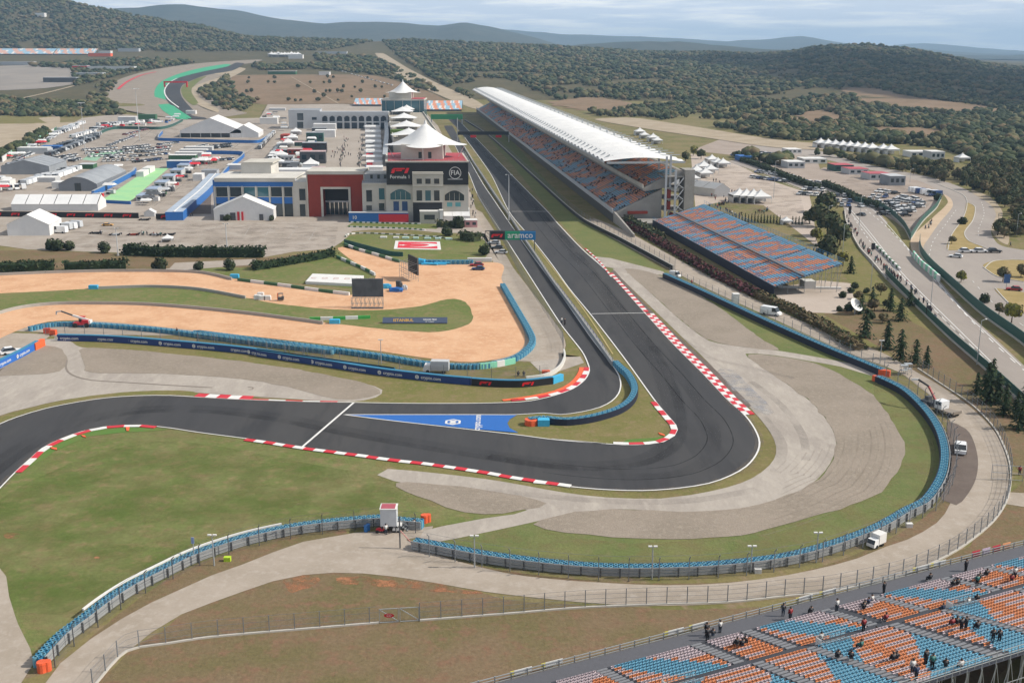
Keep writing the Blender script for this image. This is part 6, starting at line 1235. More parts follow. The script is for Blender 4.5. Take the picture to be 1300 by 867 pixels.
# second gantry up the straight
g0 = G(581, 181); g1 = G(646, 181); t = empty('start_gantry', g0, 'dark start gantry with red signs across the straight under the grandstand', 'gantry'); b = MB(); b.bb(g0.x, g1.x, g0.y, g0.y+1.2, 5.5, 8.0); b.build('beam', m_dkclad, t)
for x in (g0.x, g1.x): b = MB(); b.bb(x-.3, x+.3, g0.y, g0.y+.6, 0, 5.5 if x != g0.x else 18); b.build('leg', m_lgrey, t)
for px in (601, 633): c = W(px, 178, g0.y-.2); b = MB(); b.bb(c.x-2.2, c.x+2.2, g0.y-.4, g0.y-.1, 3.6, 5.3); b.build('red_sign', m_f1red, t)
g0 = G(547, 158); g1 = G(588, 157); b = MB(); b.bb(g0.x, g1.x, g0.y, g0.y+2, 4.5, 9); o = b.build('green_bridge', flat('bridge_green', '#3c9a68'), org=tuple(g0)); tag(o, 'green advert bridge across the far end of the straight', 'bridge'); b = MB(); b.bb(g0.x, g0.x+1, g0.y+.3, g0.y+1.5, 0, 4.49); b.bb(g1.x-1, g1.x, g0.y+.3, g0.y+1.5, 0, 4.49); b.build('bridge_leg', m_lgrey, o, org=tuple(g0))
# big screen seen from behind
g = G(448, 391); Ys = g.y; t = empty('video_screen', g, 'grey back of a big screen on scaffolding standing in the sand', 'screen'); a = px_rect(447.5, 354, 486, 377, Ys)
b = MB(); b.bb(a[0], a[1], Ys-.1, Ys+.5, a[2], a[3]); b.build('screen_back', M('grey_tarpaulin', '#6c6c70', '#606064', big=2, mid=.6, var=.12), t)
b = MB()
for i in range(8):
    x = a[0]+(a[1]-a[0])*i/7-.2; b.beam((x, Ys-1.2, 0), (x, Ys-1.2, a[2]), .1); b.beam((x, Ys+1.4, 0), (x, Ys+1.4, a[3]), .1); b.beam((x, Ys-1.2, a[2]*.9), (x, Ys+1.4, .2), .08)
    if i < 7: b.beam((x, Ys-1.2, .1), (x+(a[1]-a[0])/7, Ys-1.2, a[2]), .07)
for z in (.3, a[2]*.5, a[2]-.05): b.beam((a[0]-.3, Ys-1.2, z), (a[1], Ys-1.2, z), .12)
b.build('scaffold', m_galv, t); b = MB(); b.bb(a[0]-.2, a[1], Ys-1.3, Ys-.4, .0, .35); b.build('ballast', m_dkgrey, t)
g = G(531, 357); t = empty('video_screen', g, 'dark screen seen edge on with lattice frame left of the blue tyre piles', 'screen'); q = [G(519.5, 352), G(531, 358)]; h = W(531, 331, q[1].y).z*1.1
b = MB(); b.wall(q, .5, h*.28, h); b.build('screen_face', m_dkclad, t); b = MB()
for k in range(5):
    v = q[0].lerp(q[1], k/4); w_ = v+Vector((-3.0, .4, 0)); b.beam(v, v+Vector((0, 0, h)), .12); b.beam(w_, w_+Vector((0, 0, h*.8)), .1)
    for z in (.2, .5, .8): b.beam(v+Vector((0, 0, h*z)), w_+Vector((0, 0, h*(z-.15))), .09)
for z in (.3, .5, .75): b.beam(q[0]+Vector((-3, .4, h*z)), q[1]+Vector((-3, .4, h*z)), .09)
b.build('scaffold', m_galv, t)
for i, (px, py, w_, d_, h_, c, l) in enumerate(((503, 370, 4.2, 3, 1.2, m_blueb, 'heap of blue plastic sheets by the screen scaffold'), (507, 366, 2, 2, 2.4, m_dkgrey, 'dark grey cabinet beside the blue sheets'), (514, 368, 1.6, 1.6, 1.6, m_lgrey, 'white case beside the screen scaffold'), (491, 366, 2.4, 2.6, 1.6, MATS['cyan_block'], 'blue padded block left of the blue sheets'), (551, 336, 9, 3, .9, m_cyan, 'low heap of blue tyres by the blue tyre row'), (535, 335, 3.4, 3, 2.0, m_cyan, 'taller stack of blue tyres by the dark screen'))):
    g = G(px, py); b = MB(); R = np.random.default_rng(i)
    for k in range(7): b.box((g.x+R.uniform(-.3, .3)*w_, g.y+R.uniform(-.3, .3)*d_, h_*(.25+.5*R.random())), (w_*R.uniform(.3, .6), d_*R.uniform(.3, .7), h_*R.uniform(.3, .5)), rz=R.uniform(-.5, .5))
    b.box((g.x, g.y, h_*.3), (w_*.9, d_*.8, h_*.6)); tag(b.build('supply_heap', c, org=tuple(g)), l, 'heap')
tyre_barrier('straight row of blue tyres between the flag lawn and the sand yard', flatten('K 537 332 560 332.5 600 332.5', .8), 1.4, 2, .38, rail=False)
g = G(605, 332); b = MB(); b.box((g.x+1, g.y, .6), (8, 1, 1.2)); tag(b.build('white_barrier', m_white, org=tuple(g)), 'white barrier by the red and blue cars', 'barrier')
# boards on grass
q = flatten('K 485 411.5 568 411', 0); t = empty('ground_board', q[0], 'long dark board with gold and white lettering on the grass inside the sand bend', 'sign'); Yk = q[0].y; a = px_rect(485.5, 402.5, 567.5, 411, Yk)
b = MB(); b.add([(a[0], Yk, .2), (a[1], Yk, .2), (a[1], Yk+1.3, 1.5), (a[0], Yk+1.3, 1.5), (a[0], Yk+1.6, 0), (a[1], Yk+1.6, 0)], [(0, 1, 2, 3), (3, 2, 5, 4), (1, 5, 2), (0, 3, 4)]); b.build('board_face', flat('slate_board', '#4c5870'), t); b = MB(); b.bb(a[0], a[1], Yk-.12, Yk-.01, 0, .32); b.build('board_edge', m_dkclad, t)
up = Vector((0, 1.3, 1.3)); put_text(text_mesh('ISTANBUL', 1.15, flat('gold_lettering', '#d8a850'), .01, bold=.02), t, (a[0]+(a[1]-a[0])*.32, Yk+.6, .86), (1, 0, 0), up); put_text(text_mesh('GRAND PRIX', .6, m_white, .01, bold=.01), t, (a[0]+(a[1]-a[0])*.73, Yk+.75, 1.0), (1, 0, 0), up); put_text(text_mesh('OF TURKEY', .45, m_white, .01), t, (a[0]+(a[1]-a[0])*.73, Yk+.3, .55), (1, 0, 0), up)
q = Z('K 388 361 458 364.5 462 353.5 397 351'); t = empty('letter_board', tuple(q[0]), 'white sloping board with faint letters on the grass left of the big screen', 'sign'); b = MB(); b.prism([(v.x, v.y) for v in q], .05, .9); b.build('board_face', m_white, t, org=tuple(q[0]))
put_text(text_mesh('CARPET', 3.6, flat('rust_lettering', '#b87868'), .01), t, (sum(v.x for v in q)/4, sum(v.y for v in q)/4, .93), (1, 0, 0), (-.1, 1, 0)) if False else put_text(text_mesh('C  O  D  D  A', 2.6, flat('rust_lettering', '#c08a7c'), .01), t, (sum(v.x for v in q)/4, sum(v.y for v in q)/4, .93), (1, -.1, 0), (-.1, 1, 0))
# emblem and lettering painted on the triangle
c = G(575, 536.5); put_text(text_mesh('crypto.com', 1.9, m_white, .004, bold=.03), None, Vector((G(606, 537).x, G(606, 537).y, .15)), (0, 1, 0), (-1, 0, 0), 'painted_lettering')['kind'] = 'structure'
b = MB(); hx = [(2.1*math.cos(math.pi*i/3+.52), 2.1*math.sin(math.pi*i/3+.52)) for i in range(6)]; hi_ = [(x*.72, y*.72) for x, y in hx]; b.add([(x, y, 0) for x, y in hx+hi_], [(i, (i+1) % 6, 6+(i+1) % 6, 6+i) for i in range(6)]); b.add([(x, y, 0) for x, y in ((-.9, -.6), (.9, -.6), (.5, .2), (.9, .9), (-.9, .9), (-.5, .2))], [tuple(range(6))]); b.add([(-.95, -1.3, 0), (.95, -1.3, 0), (.7, -.8, 0), (-.7, -.8, 0)], [(0, 1, 2, 3)]); o = link('painted_emblem', b.mesh('painted_emblem', m_white), loc=(c.x, c.y, .152), sc=.8, kind='structure')
# marshal hut
g = G(483, 677); a = px_rect(483, 650, 503, 668, g.y); t = empty('marshal_hut', g, 'white marshal cabin with red roof patch on stilts beside the tyre barrier', 'hut'); Yq = g.y; zb_ = 1.1; w0, w1 = a[0], a[1]
b = MB(); b.bb(w0, w1, Yq, Yq+2.0, zb_, zb_+2.6); b.build('cabin', flat('hut_white', '#cfd2d6'), t); b = MB(); b.bb(w0-.08, w1+.08, Yq-.08, Yq+2.08, zb_+2.603, zb_+2.72); b.build('roof', m_white, t); b = MB(); b.bb(w0+.1, w1-.2, Yq+.15, Yq+1.9, zb_+2.725, zb_+2.76); b.build('roof_patch', flat('roof_red', '#b05560'), t)
for x in (w0+.15, w1-.15):
    for y in (Yq+.15, Yq+1.85): b = MB(); b.bb(x-.07, x+.07, y-.07, y+.07, 0, zb_); b.build('stilt', m_dkgrey, t)
b = MB()
for k in range(5): b.bb(w1+.15+k*.3, w1+.4+k*.3, Yq+.6, Yq+1.5, zb_-.1-k*.22, zb_-.04-k*.22)
b.beam((w1+.1, Yq+.6, zb_+.9), (w1+1.6, Yq+.6, .9), .05); b.beam((w1+.1, Yq+1.5, zb_+.9), (w1+1.6, Yq+1.5, .9), .05); b.build('stairs', m_galv, t); b = MB(); b.bb(w1+.01, w1+.7, Yq+.2, Yq+1.7, zb_-.05, zb_+.02); b.build('porch', m_white, t)
# barrier arm and small things near the hut
g = G(508, 696); h = W(508, 655, g.y).z; t = empty('camera_post', g, 'dark pole with a red and white arm beside the marshal cabin', 'pole'); b = MB(); b.cyl((g.x, g.y), .1, 0, h, 6); b.build('pole', m_dkgrey, t); b = MB(); b.beam((g.x+.1, g.y, h*.55), (g.x+2.4, g.y-.7, .3), .1); b.build('arm', flat('arm_pink', '#c88a84'), t)
for px, py, m, s, l, c in ((484, 676, m_red_p, (1.5, .7, .8), 'small red quad vehicle parked under the marshal cabin', 'quad'), (503, 676, m_white, (1.0, .6, .9), 'white scooter under the marshal cabin stairs', 'scooter')):
    g = G(px, py); t = empty('quad_bike' if c == 'quad' else 'scooter', g, l, c); b = MB(); b.box((0, 0, s[2]*.6), (s[0], s[1]*.6, s[2]*.35)); b.box((-.2, 0, s[2]*.85), (s[0]*.4, s[1]*.4, s[2]*.2)); b.beam((s[0]*.35, 0, s[2]*.6), (s[0]*.25, 0, s[2]*1.25), .08); b.beam((s[0]*.25, -.35, s[2]*1.25), (s[0]*.25, .35, s[2]*1.25), .07); b.build('frame', m, t, org=(0, 0, 0))
    for x in (-s[0]*.36, s[0]*.36):
        for y in ((-.3, .3) if c == 'quad' else (0,)): b = MB(); b.v = []; n = 8; b.add([(x+.26*math.cos(k*math.pi/4), y+q*.1, .26+.26*math.sin(k*math.pi/4)) for q in (-1, 1) for k in range(8)], [tuple(range(8)), tuple(range(15, 7, -1))]+[(k, (k+1) % 8, 8+(k+1) % 8, 8+k) for k in range(8)]); b.build('wheel', m_tyre, t, org=(0, 0, 0))
for k, (px, py) in enumerate(((464.5, 675), (467.5, 673))): g = G(px, py); b = MB(); b.cyl((0, 0), .28, 0, .95, 9); b.cyl((0, 0), .3, .95, 1.0, 9); tag(b.build('blue_barrel', flat('barrel_blue', '#3a78b8'), org=(0, 0, 0)), ('paler left' if k == 0 else 'darker right')+' of two blue barrels left of the marshal cabin', 'barrel').location = g
for px, py, l, m in ((289, 712, 'yellow green crate beside the lamp at lower left', flat('lime_crate', '#b8d838')), (962, 727, 'white box on the verge behind the curved barrier', m_white), (1154, 669, 'white box on the verge right of the box truck', m_white)): g = G(px, py); b = MB(); b.box((0, 0, .3), (.9, .6, .6)); b.box((0, 0, .62), (.94, .64, .05)); tag(b.build('storage_crate', m, org=(0, 0, 0)), l, 'crate').location = g
g = G(247, 714); h = W(247, 682, g.y).z; t = empty('flag_panel_post', g, 'post with a small blue white panel behind the lower left barrier', 'sign'); b = MB(); b.cyl((g.x, g.y), .07, 0, h, 6); b.build('post', m_galv, t); b = MB(); b.box((g.x, g.y-.1, h-.4), (.4, .08, .9)); b.build('panel', flat('panel_blue', '#8fa0c8'), t)
# ================================================================ VEHICLES
g = G(1219, 572); car_thing('estate_car', g, math.radians(68), 'white', 'white car parked on the dark lane behind the curved barrier', 'car', L_=5.6, W_=2.0, H_=1.75)
def box_truck(g, rz, label, L_=6, sc=1, boxm=None, paint='white'):
    t = empty('box_truck', g, label, 'truck'); bm = MB().bb(-L_/2, L_/2-1.8, -1.05, 1.05, .75, 3.0); link('cargo_box', bm.mesh('cargo_box', boxm or m_lgrey), t)
    cab = MB(); x0_ = L_/2-1.7; cab.v = [(x0_, -1, .45), (L_/2, -1, .45), (L_/2, -1, 1.2), (L_/2-.35, -.95, 2.1), (x0_, -.95, 2.15)]+[(x0_, 1, .45), (L_/2, 1, .45), (L_/2, 1, 1.2), (L_/2-.35, .95, 2.1), (x0_, .95, 2.15)]; cab.f = [(0, 1, 2, 3, 4), (9, 8, 7, 6, 5), (0, 5, 6, 1), (1, 6, 7, 2), (3, 8, 9, 4), (4, 9, 5, 0)]; cab.m = [0]*6; link('cab', cab.mesh('cab', PAINTS[paint]), t)
    wsn = MB().add([(L_/2-.01, -.9, 1.22), (L_/2-.01, .9, 1.22), (L_/2-.36, .86, 2.05), (L_/2-.36, -.86, 2.05)], [(0, 1, 2, 3)]); link('windscreen', wsn.mesh('windscreen', m_wind), t); ch = MB().bb(-L_/2, x0_, -.4, .4, .5, .74); link('chassis', ch.mesh('chassis', m_dkgrey), t)
    n = 10; wm = MB().add([(.45*math.cos(k*2*math.pi/n), q*.14, .45+.45*math.sin(k*2*math.pi/n)) for q in (-1, 1) for k in range(n)], [tuple(range(n)), tuple(range(2*n-1, n-1, -1))]+[(k, (k+1) % n, n+(k+1) % n, n+k) for k in range(n)]).mesh('wheel', m_tyre)
    for x in (-L_/2+1.2, L_/2-1.1):
        for y in (-.9, .9): link('wheel', wm, t, loc=(x, y, 0))
    t.rotation_euler.z = rz; t.scale = (sc,)*3; return t
box_truck(G(554, 473), math.radians(176), 'white box van parked behind the navy banner wall', 6, .93, m_lgrey)
box_truck(G(1112, 693), math.radians(-142), 'small box truck with an open flap by the curved barrier', 4.4, .64, m_white)
g = G(979, 400); car_thing('minibus', g, math.radians(-38), 'white', 'white minibus on the service road below the open stand', 'minibus', 'van', L_=5.4, W_=2.0, H_=2.3)
g = G(857, 352); car_thing('pickup_cart', g, math.radians(-40), 'white', 'small white van between the two tyre walls', 'van', 'van', L_=3.6, W_=1.6, H_=1.9); box_at('white_cabinet', 'white cabinet on the service road above the tyre wall', 'cabinet', 931, 939, 386, 374, 1.5, m_white, m_white)
g = G(15, 449); car_thing('pickup_truck', g, math.radians(35), 'white', 'white pickup behind the slanting blue banner at far left', 'pickup', L_=5, W_=1.9, H_=1.7)
car_thing('hatchback', G(607, 343), math.radians(175), 'blue', 'blue car parked on the sand yard', 'car', L_=4.2); car_thing('hatchback', G(605, 338), math.radians(185), 'red', 'red car parked behind the blue one on the sand yard', 'car', L_=4.6)
for k, (px, py, c) in enumerate(((627, 310, 'silver'), (631, 316, 'grey'), (636, 322, 'white'))): car_thing('parked_car', G(px, py), math.radians(170), c, '%s car in the short row left of the pit entry fence' % c, 'car')
car_thing('road_car', G(1093, 274), math.radians(120), 'grey', 'grey car driving on the four lane road', 'car'); car_thing('road_car', G(1213, 327), math.radians(150), 'white', 'white car turning at the roundabout approach', 'car'); car_thing('road_car', G(1287, 369), math.radians(160), 'red', 'dark red car beside the blue sign at the right edge', 'car')
for px, c in ((1226, 'white'), (1244, 'white'), (1262, 'black')): put_car(G(px, 321)+Vector((0, 0, .12)), 0, c, '%s car parked along the dry island' % c, 'cars parked along the dry island')
g = G(1277, 368); t = empty('blue_sign', g, 'blue road sign on a post beside the dark red car', 'sign'); b = MB(); b.bb(g.x-.07, g.x+.07, g.y-.05, g.y+.05, 0, 2); b.build('post', m_galv, t); b = MB(); b.bb(g.x-.9, g.x+.9, g.y-.08, g.y+.08, 2, 4.6); b.build('panel', flat('road_sign_blue', '#3a5c8c'), t)
# racing cars of support series on the apron
def racer(g, rz, m, label, group=None):
    t = empty('race_car', g, label, 'race car', group); b = MB(); b.add([(-2.2, -.35, .15), (2.4, -.12, .15), (2.4, .12, .15), (-2.2, .35, .15), (-2.0, -.3, .75), (.4, -.3, .6), (2.3, -.08, .3), (2.3, .08, .3), (.4, .3, .6), (-2.0, .3, .75)], [(0, 1, 6, 5, 4), (3, 9, 8, 7, 2), (4, 5, 8, 9), (5, 6, 7, 8), (0, 4, 9, 3), (1, 2, 7, 6)]); b.box((-.3, .65, .35), (2, .6, .4)); b.box((-.3, -.65, .35), (2, .6, .4)); link('body', b.mesh('body', m), t)
    link('front_wing', MB().box((2.2, 0, .15), (.4, 1.9, .08)).mesh('front_wing', m_dkclad), t); link('rear_wing', MB().box((-2.3, 0, .9), (.4, 1.5, .08)).box((-2.3, .75, .6), (.4, .05, .6)).box((-2.3, -.75, .6), (.4, .05, .6)).mesh('rear_wing', m_dkclad), t)
    n = 10; wm = MB().add([(.34*math.cos(k*2*math.pi/n), q*.18, .34+.34*math.sin(k*2*math.pi/n)) for q in (-1, 1) for k in range(n)], [tuple(range(n)), tuple(range(2*n-1, n-1, -1))]+[(k, (k+1) % n, n+(k+1) % n, n+k) for k in range(n)]).mesh('wheel', m_tyre)
    for x in (-1.6, 1.5):
        for y in (-.8, .8): link('wheel', wm, t, loc=(x, y, 0))
    t.rotation_euler.z = rz; return t
for k, (px, py, m, c) in enumerate(((121, 297, m_dkclad, 'black'), (146, 299, m_lgrey, 'pale'), (169, 299, m_brick, 'dark red'), (197, 299, m_lgrey, 'silver and blue'), (214, 299, m_dkclad, 'black'), (183, 280, m_dkgrey, 'dark grey'), (215, 278, m_white, 'white'))): racer(G(px, py)+Vector((0, 0, .07)), math.pi+random.uniform(-.15, .15), m, '%s open wheel race car, %s' % (c, ('leftmost of the row on the apron', 'second from left in the row on the apron', 'third in the row on the apron', 'fourth in the row on the apron', 'rightmost of the row on the apron', 'by the gate in the emblem fence', 'right of the gate in the emblem fence')[k]))
car_thing('sports_car', G(137, 287)+Vector((0, 0, .06)), .15, 'yellow', 'yellow sports car alone on the apron', 'car', L_=4.4, H_=1.15)
for k, (px, py) in enumerate(((76, 296), (82, 292), (88, 291), (95, 289))): put_car(G(px, py)+Vector((0, 0, .07)), 2.9, 'white' if k % 2 == 0 else 'silver', 'light van right of the far left tent, %s from the left' % ORD[k], 'vans beside the far left tent', True)
put_pagoda(213, 307, 4, 'small white pointed tent behind the clipped hedge'); 
# forklift and white blocks on the sand
for k, (px, py) in enumerate(((327, 380), (333, 381), (340, 381), (331, 377))): g = G(px, py); b = MB(); b.box((0, 0, .6), (1.8, 1.2, 1.2)); b.box((0, 0, 1.25), (1.5, 1.0, .12)); tag(b.build('white_block', m_white, org=(0, 0, 0)), 'white ballast block in the group on the sand track', 'block', 'white ballast blocks on the sand').location = g
g = G(355, 382); t = empty('forklift', g, 'small dark forklift right of the white blocks on the sand', 'forklift'); b = MB(); b.box((.4, 0, .7), (1.6, 1.1, .7)); b.box((.9, 0, 1.1), (.6, 1.0, .4)); link('body', b.mesh('body', m_dkgrey), t); b = MB(); [b.beam((x, y, 1), (x, y, 2.1), .07) for x in (-.2, .9) for y in (-.5, .5)]; b.box((.35, 0, 2.13), (1.3, 1.1, .06)); link('cage', b.mesh('cage', m_dkgrey), t); b = MB(); b.beam((-.5, -.3, .1), (-.5, -.3, 2.2), .1); b.beam((-.5, .3, .1), (-.5, .3, 2.2), .1); link('mast', b.mesh('mast', m_orange), t); b = MB(); b.box((-1.1, -.25, .15), (1.2, .12, .06)); b.box((-1.1, .25, .15), (1.2, .12, .06)); link('fork', b.mesh('fork', m_galv), t)
# red telehandler
g = G(105, 415); t = empty('telehandler', g, 'red telehandler with raised white and black boom by the tyre row', 'crane'); k_ = 1.0
b = MB(); b.bb(-2.0, 1.9, -.9, .9, .7, 1.3); b.bb(.2, 1.8, -.9, .1, 1.3, 1.9); link('body', b.mesh('body', m_red_p), t); b = MB(); b.bb(-.9, .5, .1, .95, 1.3, 2.5); link('cab', b.mesh('cab', m_wind), t); b = MB(); b.bb(-1.0, .6, .05, 1.0, 2.505, 2.62); link('cab_roof', b.mesh('cab_roof', m_red_p), t)
b = MB(); b.beam((1.9, -.1, 1.7), (-2.2, -.1, 3.0), .4, .45); link('boom', b.mesh('boom', m_white), t); b = MB(); b.beam((-2.0, -.1, 2.95), (-5.0, -.1, 4.1), .28, .32); link('boom_extension', b.mesh('boom_extension', m_dkgrey), t); b = MB(); b.beam((-5.0, -.1, 4.1), (-6.2, -.1, 4.0), .25); b.beam((-6.2, -.1, 4.0), (-6.3, -.1, 3.2), .25); link('jib', b.mesh('jib', m_lgrey), t); b = MB(); b.bb(1.5, 2.3, -.8, .8, .9, 1.8); link('counterweight', b.mesh('counterweight', m_white), t)
n = 12; wm = MB().add([(.6*math.cos(k*2*math.pi/n), q*.2, .6+.6*math.sin(k*2*math.pi/n)) for q in (-1, 1) for k in range(n)], [tuple(range(n)), tuple(range(2*n-1, n-1, -1))]+[(k, (k+1) % n, n+(k+1) % n, n+k) for k in range(n)]).mesh('wheel', m_tyre)
for x in (-1.5, 1.4):
    for y in (-1, 1): link('wheel', wm, t, loc=(x, y, 0))
# recovery truck with crane
g = G(1196, 524); t = empty('recovery_truck', g, 'white recovery truck with folding crane arm at the top of the curved barrier', 'truck'); RZ = math.radians(118)
b = MB(); b.bb(-3.6, 2.0, -1.1, 1.1, .75, .95); b.bb(-3.6, -3.4, -1.1, 1.1, .95, 1.3); link('flatbed', b.mesh('flatbed', flat('bed_brown', '#8f8478')), t); b = MB(); b.bb(-.6, 1.1, -1.05, 1.05, .96, 2.5); link('cab', b.mesh('cab', PAINTS['white']), t); b = MB(); b.bb(1.12, 1.16, -.9, .9, 1.7, 2.4); b.bb(-.4, .9, -1.08, -1.06, 1.7, 2.3); b.bb(-.4, .9, 1.06, 1.08, 1.7, 2.3); link('cab_glass', b.mesh('cab_glass', m_wind), t)
b = MB(); b.cyl((1.9, 0), .35, .9, 2.2, 8); b.bb(1.4, 3.2, -.6, .6, .9, 1.5); link('crane_base', b.mesh('crane_base', m_dkgrey), t); b = MB(); b.beam((1.9, 0, 2.1), (3.6, .2, 4.4), .32); link('crane_arm', b.mesh('crane_arm', flat('arm_red', '#a84a48')), t); b = MB(); b.beam((3.6, .2, 4.4), (6.0, .5, 5.2), .28); link('crane_jib', b.mesh('crane_jib', m_dkclad), t); b = MB(); b.beam((6.0, .5, 5.2), (7.4, .7, 4.9), .35); link('jib_head', b.mesh('jib_head', m_white), t)
b = MB(); b.bb(3.2, 4.6, -1, 1, .6, 1.6); b.bb(3.4, 4.2, -.8, .2, 1.6, 2.3); link('tractor_body', b.mesh('tractor_body', m_dkgrey), t)
for x in (-2.6, .4, 4.0):
    for y in (-1, 1): link('wheel', wm, t, loc=(x, y, 0), sc=.8)
t.rotation_euler.z = RZ
for px, py in ((1147, 476), (1152, 474)): g = G(px, py); b = MB(); [b.beam((x, y, 0), (x, y, 2.2), .08) for x in (-.7, .7) for y in (-.5, .5)]; b.box((0, 0, 2.2), (1.6, 1.2, .08)); b.box((0, 0, 1.1), (1.5, 1.0, .06)); tag(b.build('tubular_frame', m_galv, org=(0, 0, 0)), 'grey tubular frame beside the orange block on the upper service road', 'frame', 'tubular frames by the orange block').location = g
g = G(1278, 610); t = empty('frame_gate', g, 'open tubular gate frame where the outer service road meets the side path', 'gate'); b = MB()
for x in (-2.4, 0, 2.4): b.beam((x, 0, 0), (x, 0, 2.6), .08)
for z in (.2, 1.3, 2.6): b.beam((-2.4, 0, z), (2.4, 0, z), .07)
link('gate_frame', b.mesh('gate_frame', m_galv), t, rz=-.2)

# ---- painted lines and joints on the apron, lanes in the paddock
for q in ((100, 300, 215, 277), (150, 312, 222, 276), (300, 286, 425, 287), (310, 300, 318, 287), (336, 300, 346, 288), (366, 303, 378, 288), (392, 306, 402, 289), (30, 305, 60, 300), (240, 300, 290, 284), (330, 312, 362, 305)): line('apron_line', Z('K %d %d %d %d' % q), .22, .075, M('worn_white_paint', '#cfcac2', patchy=(.3, .5, 2, .7)), straight=True)
m_st = M('tarmac_stain', '#8a7f75', patchy=(.45, .8, 8, .5)); area('tarmac_stains', m_st, .07, 'K 70 312 100 282 230 284 430 284 425 312 330 324 200 322', sharp=True); area('tarmac_stains', m_st, .066, 'K 60 215 100 176 230 158 360 150 340 200 250 260 180 262', sharp=True); area('tarmac_stains', m_st, .05, 'F 240 200 340 210 560 300 590 420 460 400 260 330', sharp=True); area('tarmac_stains', m_st, .062, 'F 640 300 740 240 960 280 1000 320 930 420 800 340', sharp=True)
for q in ((60, 212, 132, 168), (132, 212, 200, 160), (212, 272, 330, 182), (196, 262, 305, 182)): line('lane_track', Z('K %d %d %d %d' % q), 1.2, .072, M('pale_wheel_track', '#c2b8ae', patchy=(.35, .6, 6, .6)), straight=True)
# ---- more paddock equipment: awnings, crates, generators, parasols
eq = [('awning_tent', (5, 4, 3)), ('generator', (3, 2, 1.8)), ('equipment_crate', (2, 2, 1.6))]
def gear(px, py, kind, m, label, group, s=1.0):
    g = G(px, py); t = empty(kind, g, label, {'awning_tent': 'awning', 'generator': 'generator', 'equipment_crate': 'crate'}[kind], group, rz=random.uniform(-.2, .2)); t.scale = (s, s, s)
    if kind == 'awning_tent':
        b = MB(); b.add([(-2.5, -2, 2.4), (2.5, -2, 2.4), (2.5, 2, 2.4), (-2.5, 2, 2.4), (-2.2, 0, 3.3), (2.2, 0, 3.3)], [(0, 1, 5, 4), (2, 3, 4, 5), (1, 2, 5), (3, 0, 4)]); link('awning_roof', b.mesh('awning_roof', m), t); b = MB(); [b.beam((x, y, 0), (x, y, 2.4), .1) for x in (-2.4, 2.4) for y in (-1.9, 1.9)]; link('pole', b.mesh('pole', m_galv), t)['kind'] = 'stuff'
    elif kind == 'generator':
        link('housing', MB().box((0, 0, 1), (3, 1.8, 1.5)).mesh('housing', m), t); link('skid', MB().box((0, 0, .12), (3.2, 1.9, .22)).mesh('skid', m_dkgrey), t); link('exhaust', MB().cyl((.9, .3), .12, 1.75, 2.3, 6).mesh('exhaust', m_dkgrey), t)
    else: link('box', MB().box((0, 0, .8), (2, 1.8, 1.5)).mesh('box', m), t); link('lid', MB().box((0, 0, 1.6), (2.1, 1.9, .1)).mesh('lid', m_lgrey), t)
ZN = [('right of the row of pale blue roofed cabins', [(188, 262), (212, 244), (240, 218), (262, 200)], 16), ('between the motorhomes and the walkway', [(372, 218), (384, 200), (398, 182), (405, 160)], 22), ('among the team tents left of the motorhomes', [(338, 216), (352, 200), (362, 184), (372, 170)], 18), ('behind the green cloth fence', [(128, 166), (160, 160), (200, 158), (228, 150)], 22), ('beside the goods containers', [(240, 214), (258, 208), (280, 206)], 12), ('behind the long white tent', [(0, 246), (10, 236), (0, 228)], 5), ('along the arcade building', [(332, 150), (350, 146), (366, 168)], 8), ('between the arched hall and the court', [(122, 252), (140, 246), (120, 226), (150, 214)], 9), ('beside the white pavilions', [(468, 216), (469, 196), (470, 176), (470, 162)], 16), ('along the advert fence', [(14, 204), (34, 194), (56, 182), (80, 168)], 14)]
GC = [('white', m_white), ('pale grey', m_lgrey), ('dark', m_dkgrey), ('blue', m_blueb), ('red', m_red_p), ('white', m_mem), ('black', m_dkclad), ('green', m_gblock)]
for wh_, pth, n_ in ZN:
    n_ = int(n_*1.6)
    for i in range(n_):
        t_ = (i+.5)/n_*(len(pth)-1); j = min(int(t_), len(pth)-2); f_ = t_-j; k_ = random.choice(('awning_tent', 'awning_tent', 'generator', 'equipment_crate')); c_ = random.choice(GC if k_ != 'awning_tent' else GC[:2]+GC[5:6]+GC[4:5]+GC[2:3]); gear(pth[j][0]*(1-f_)+pth[j+1][0]*f_+random.uniform(-4, 4), pth[j][1]*(1-f_)+pth[j+1][1]*f_+random.uniform(-1.5, 1.5), k_, c_[1], '%s %s %s' % (c_[0], {'awning_tent': 'ridged awning', 'generator': 'generator unit', 'equipment_crate': 'equipment crate'}[k_], wh_), 'paddock equipment '+wh_, random.uniform(.8, 1.3))

area('green_bay', M('green_bay_paint', '#8fb59a', '#9abda2', big=5, mid=2), .07, 'K 104 203 118 194 160 190 156 195 128 200 122 205', sharp=True)
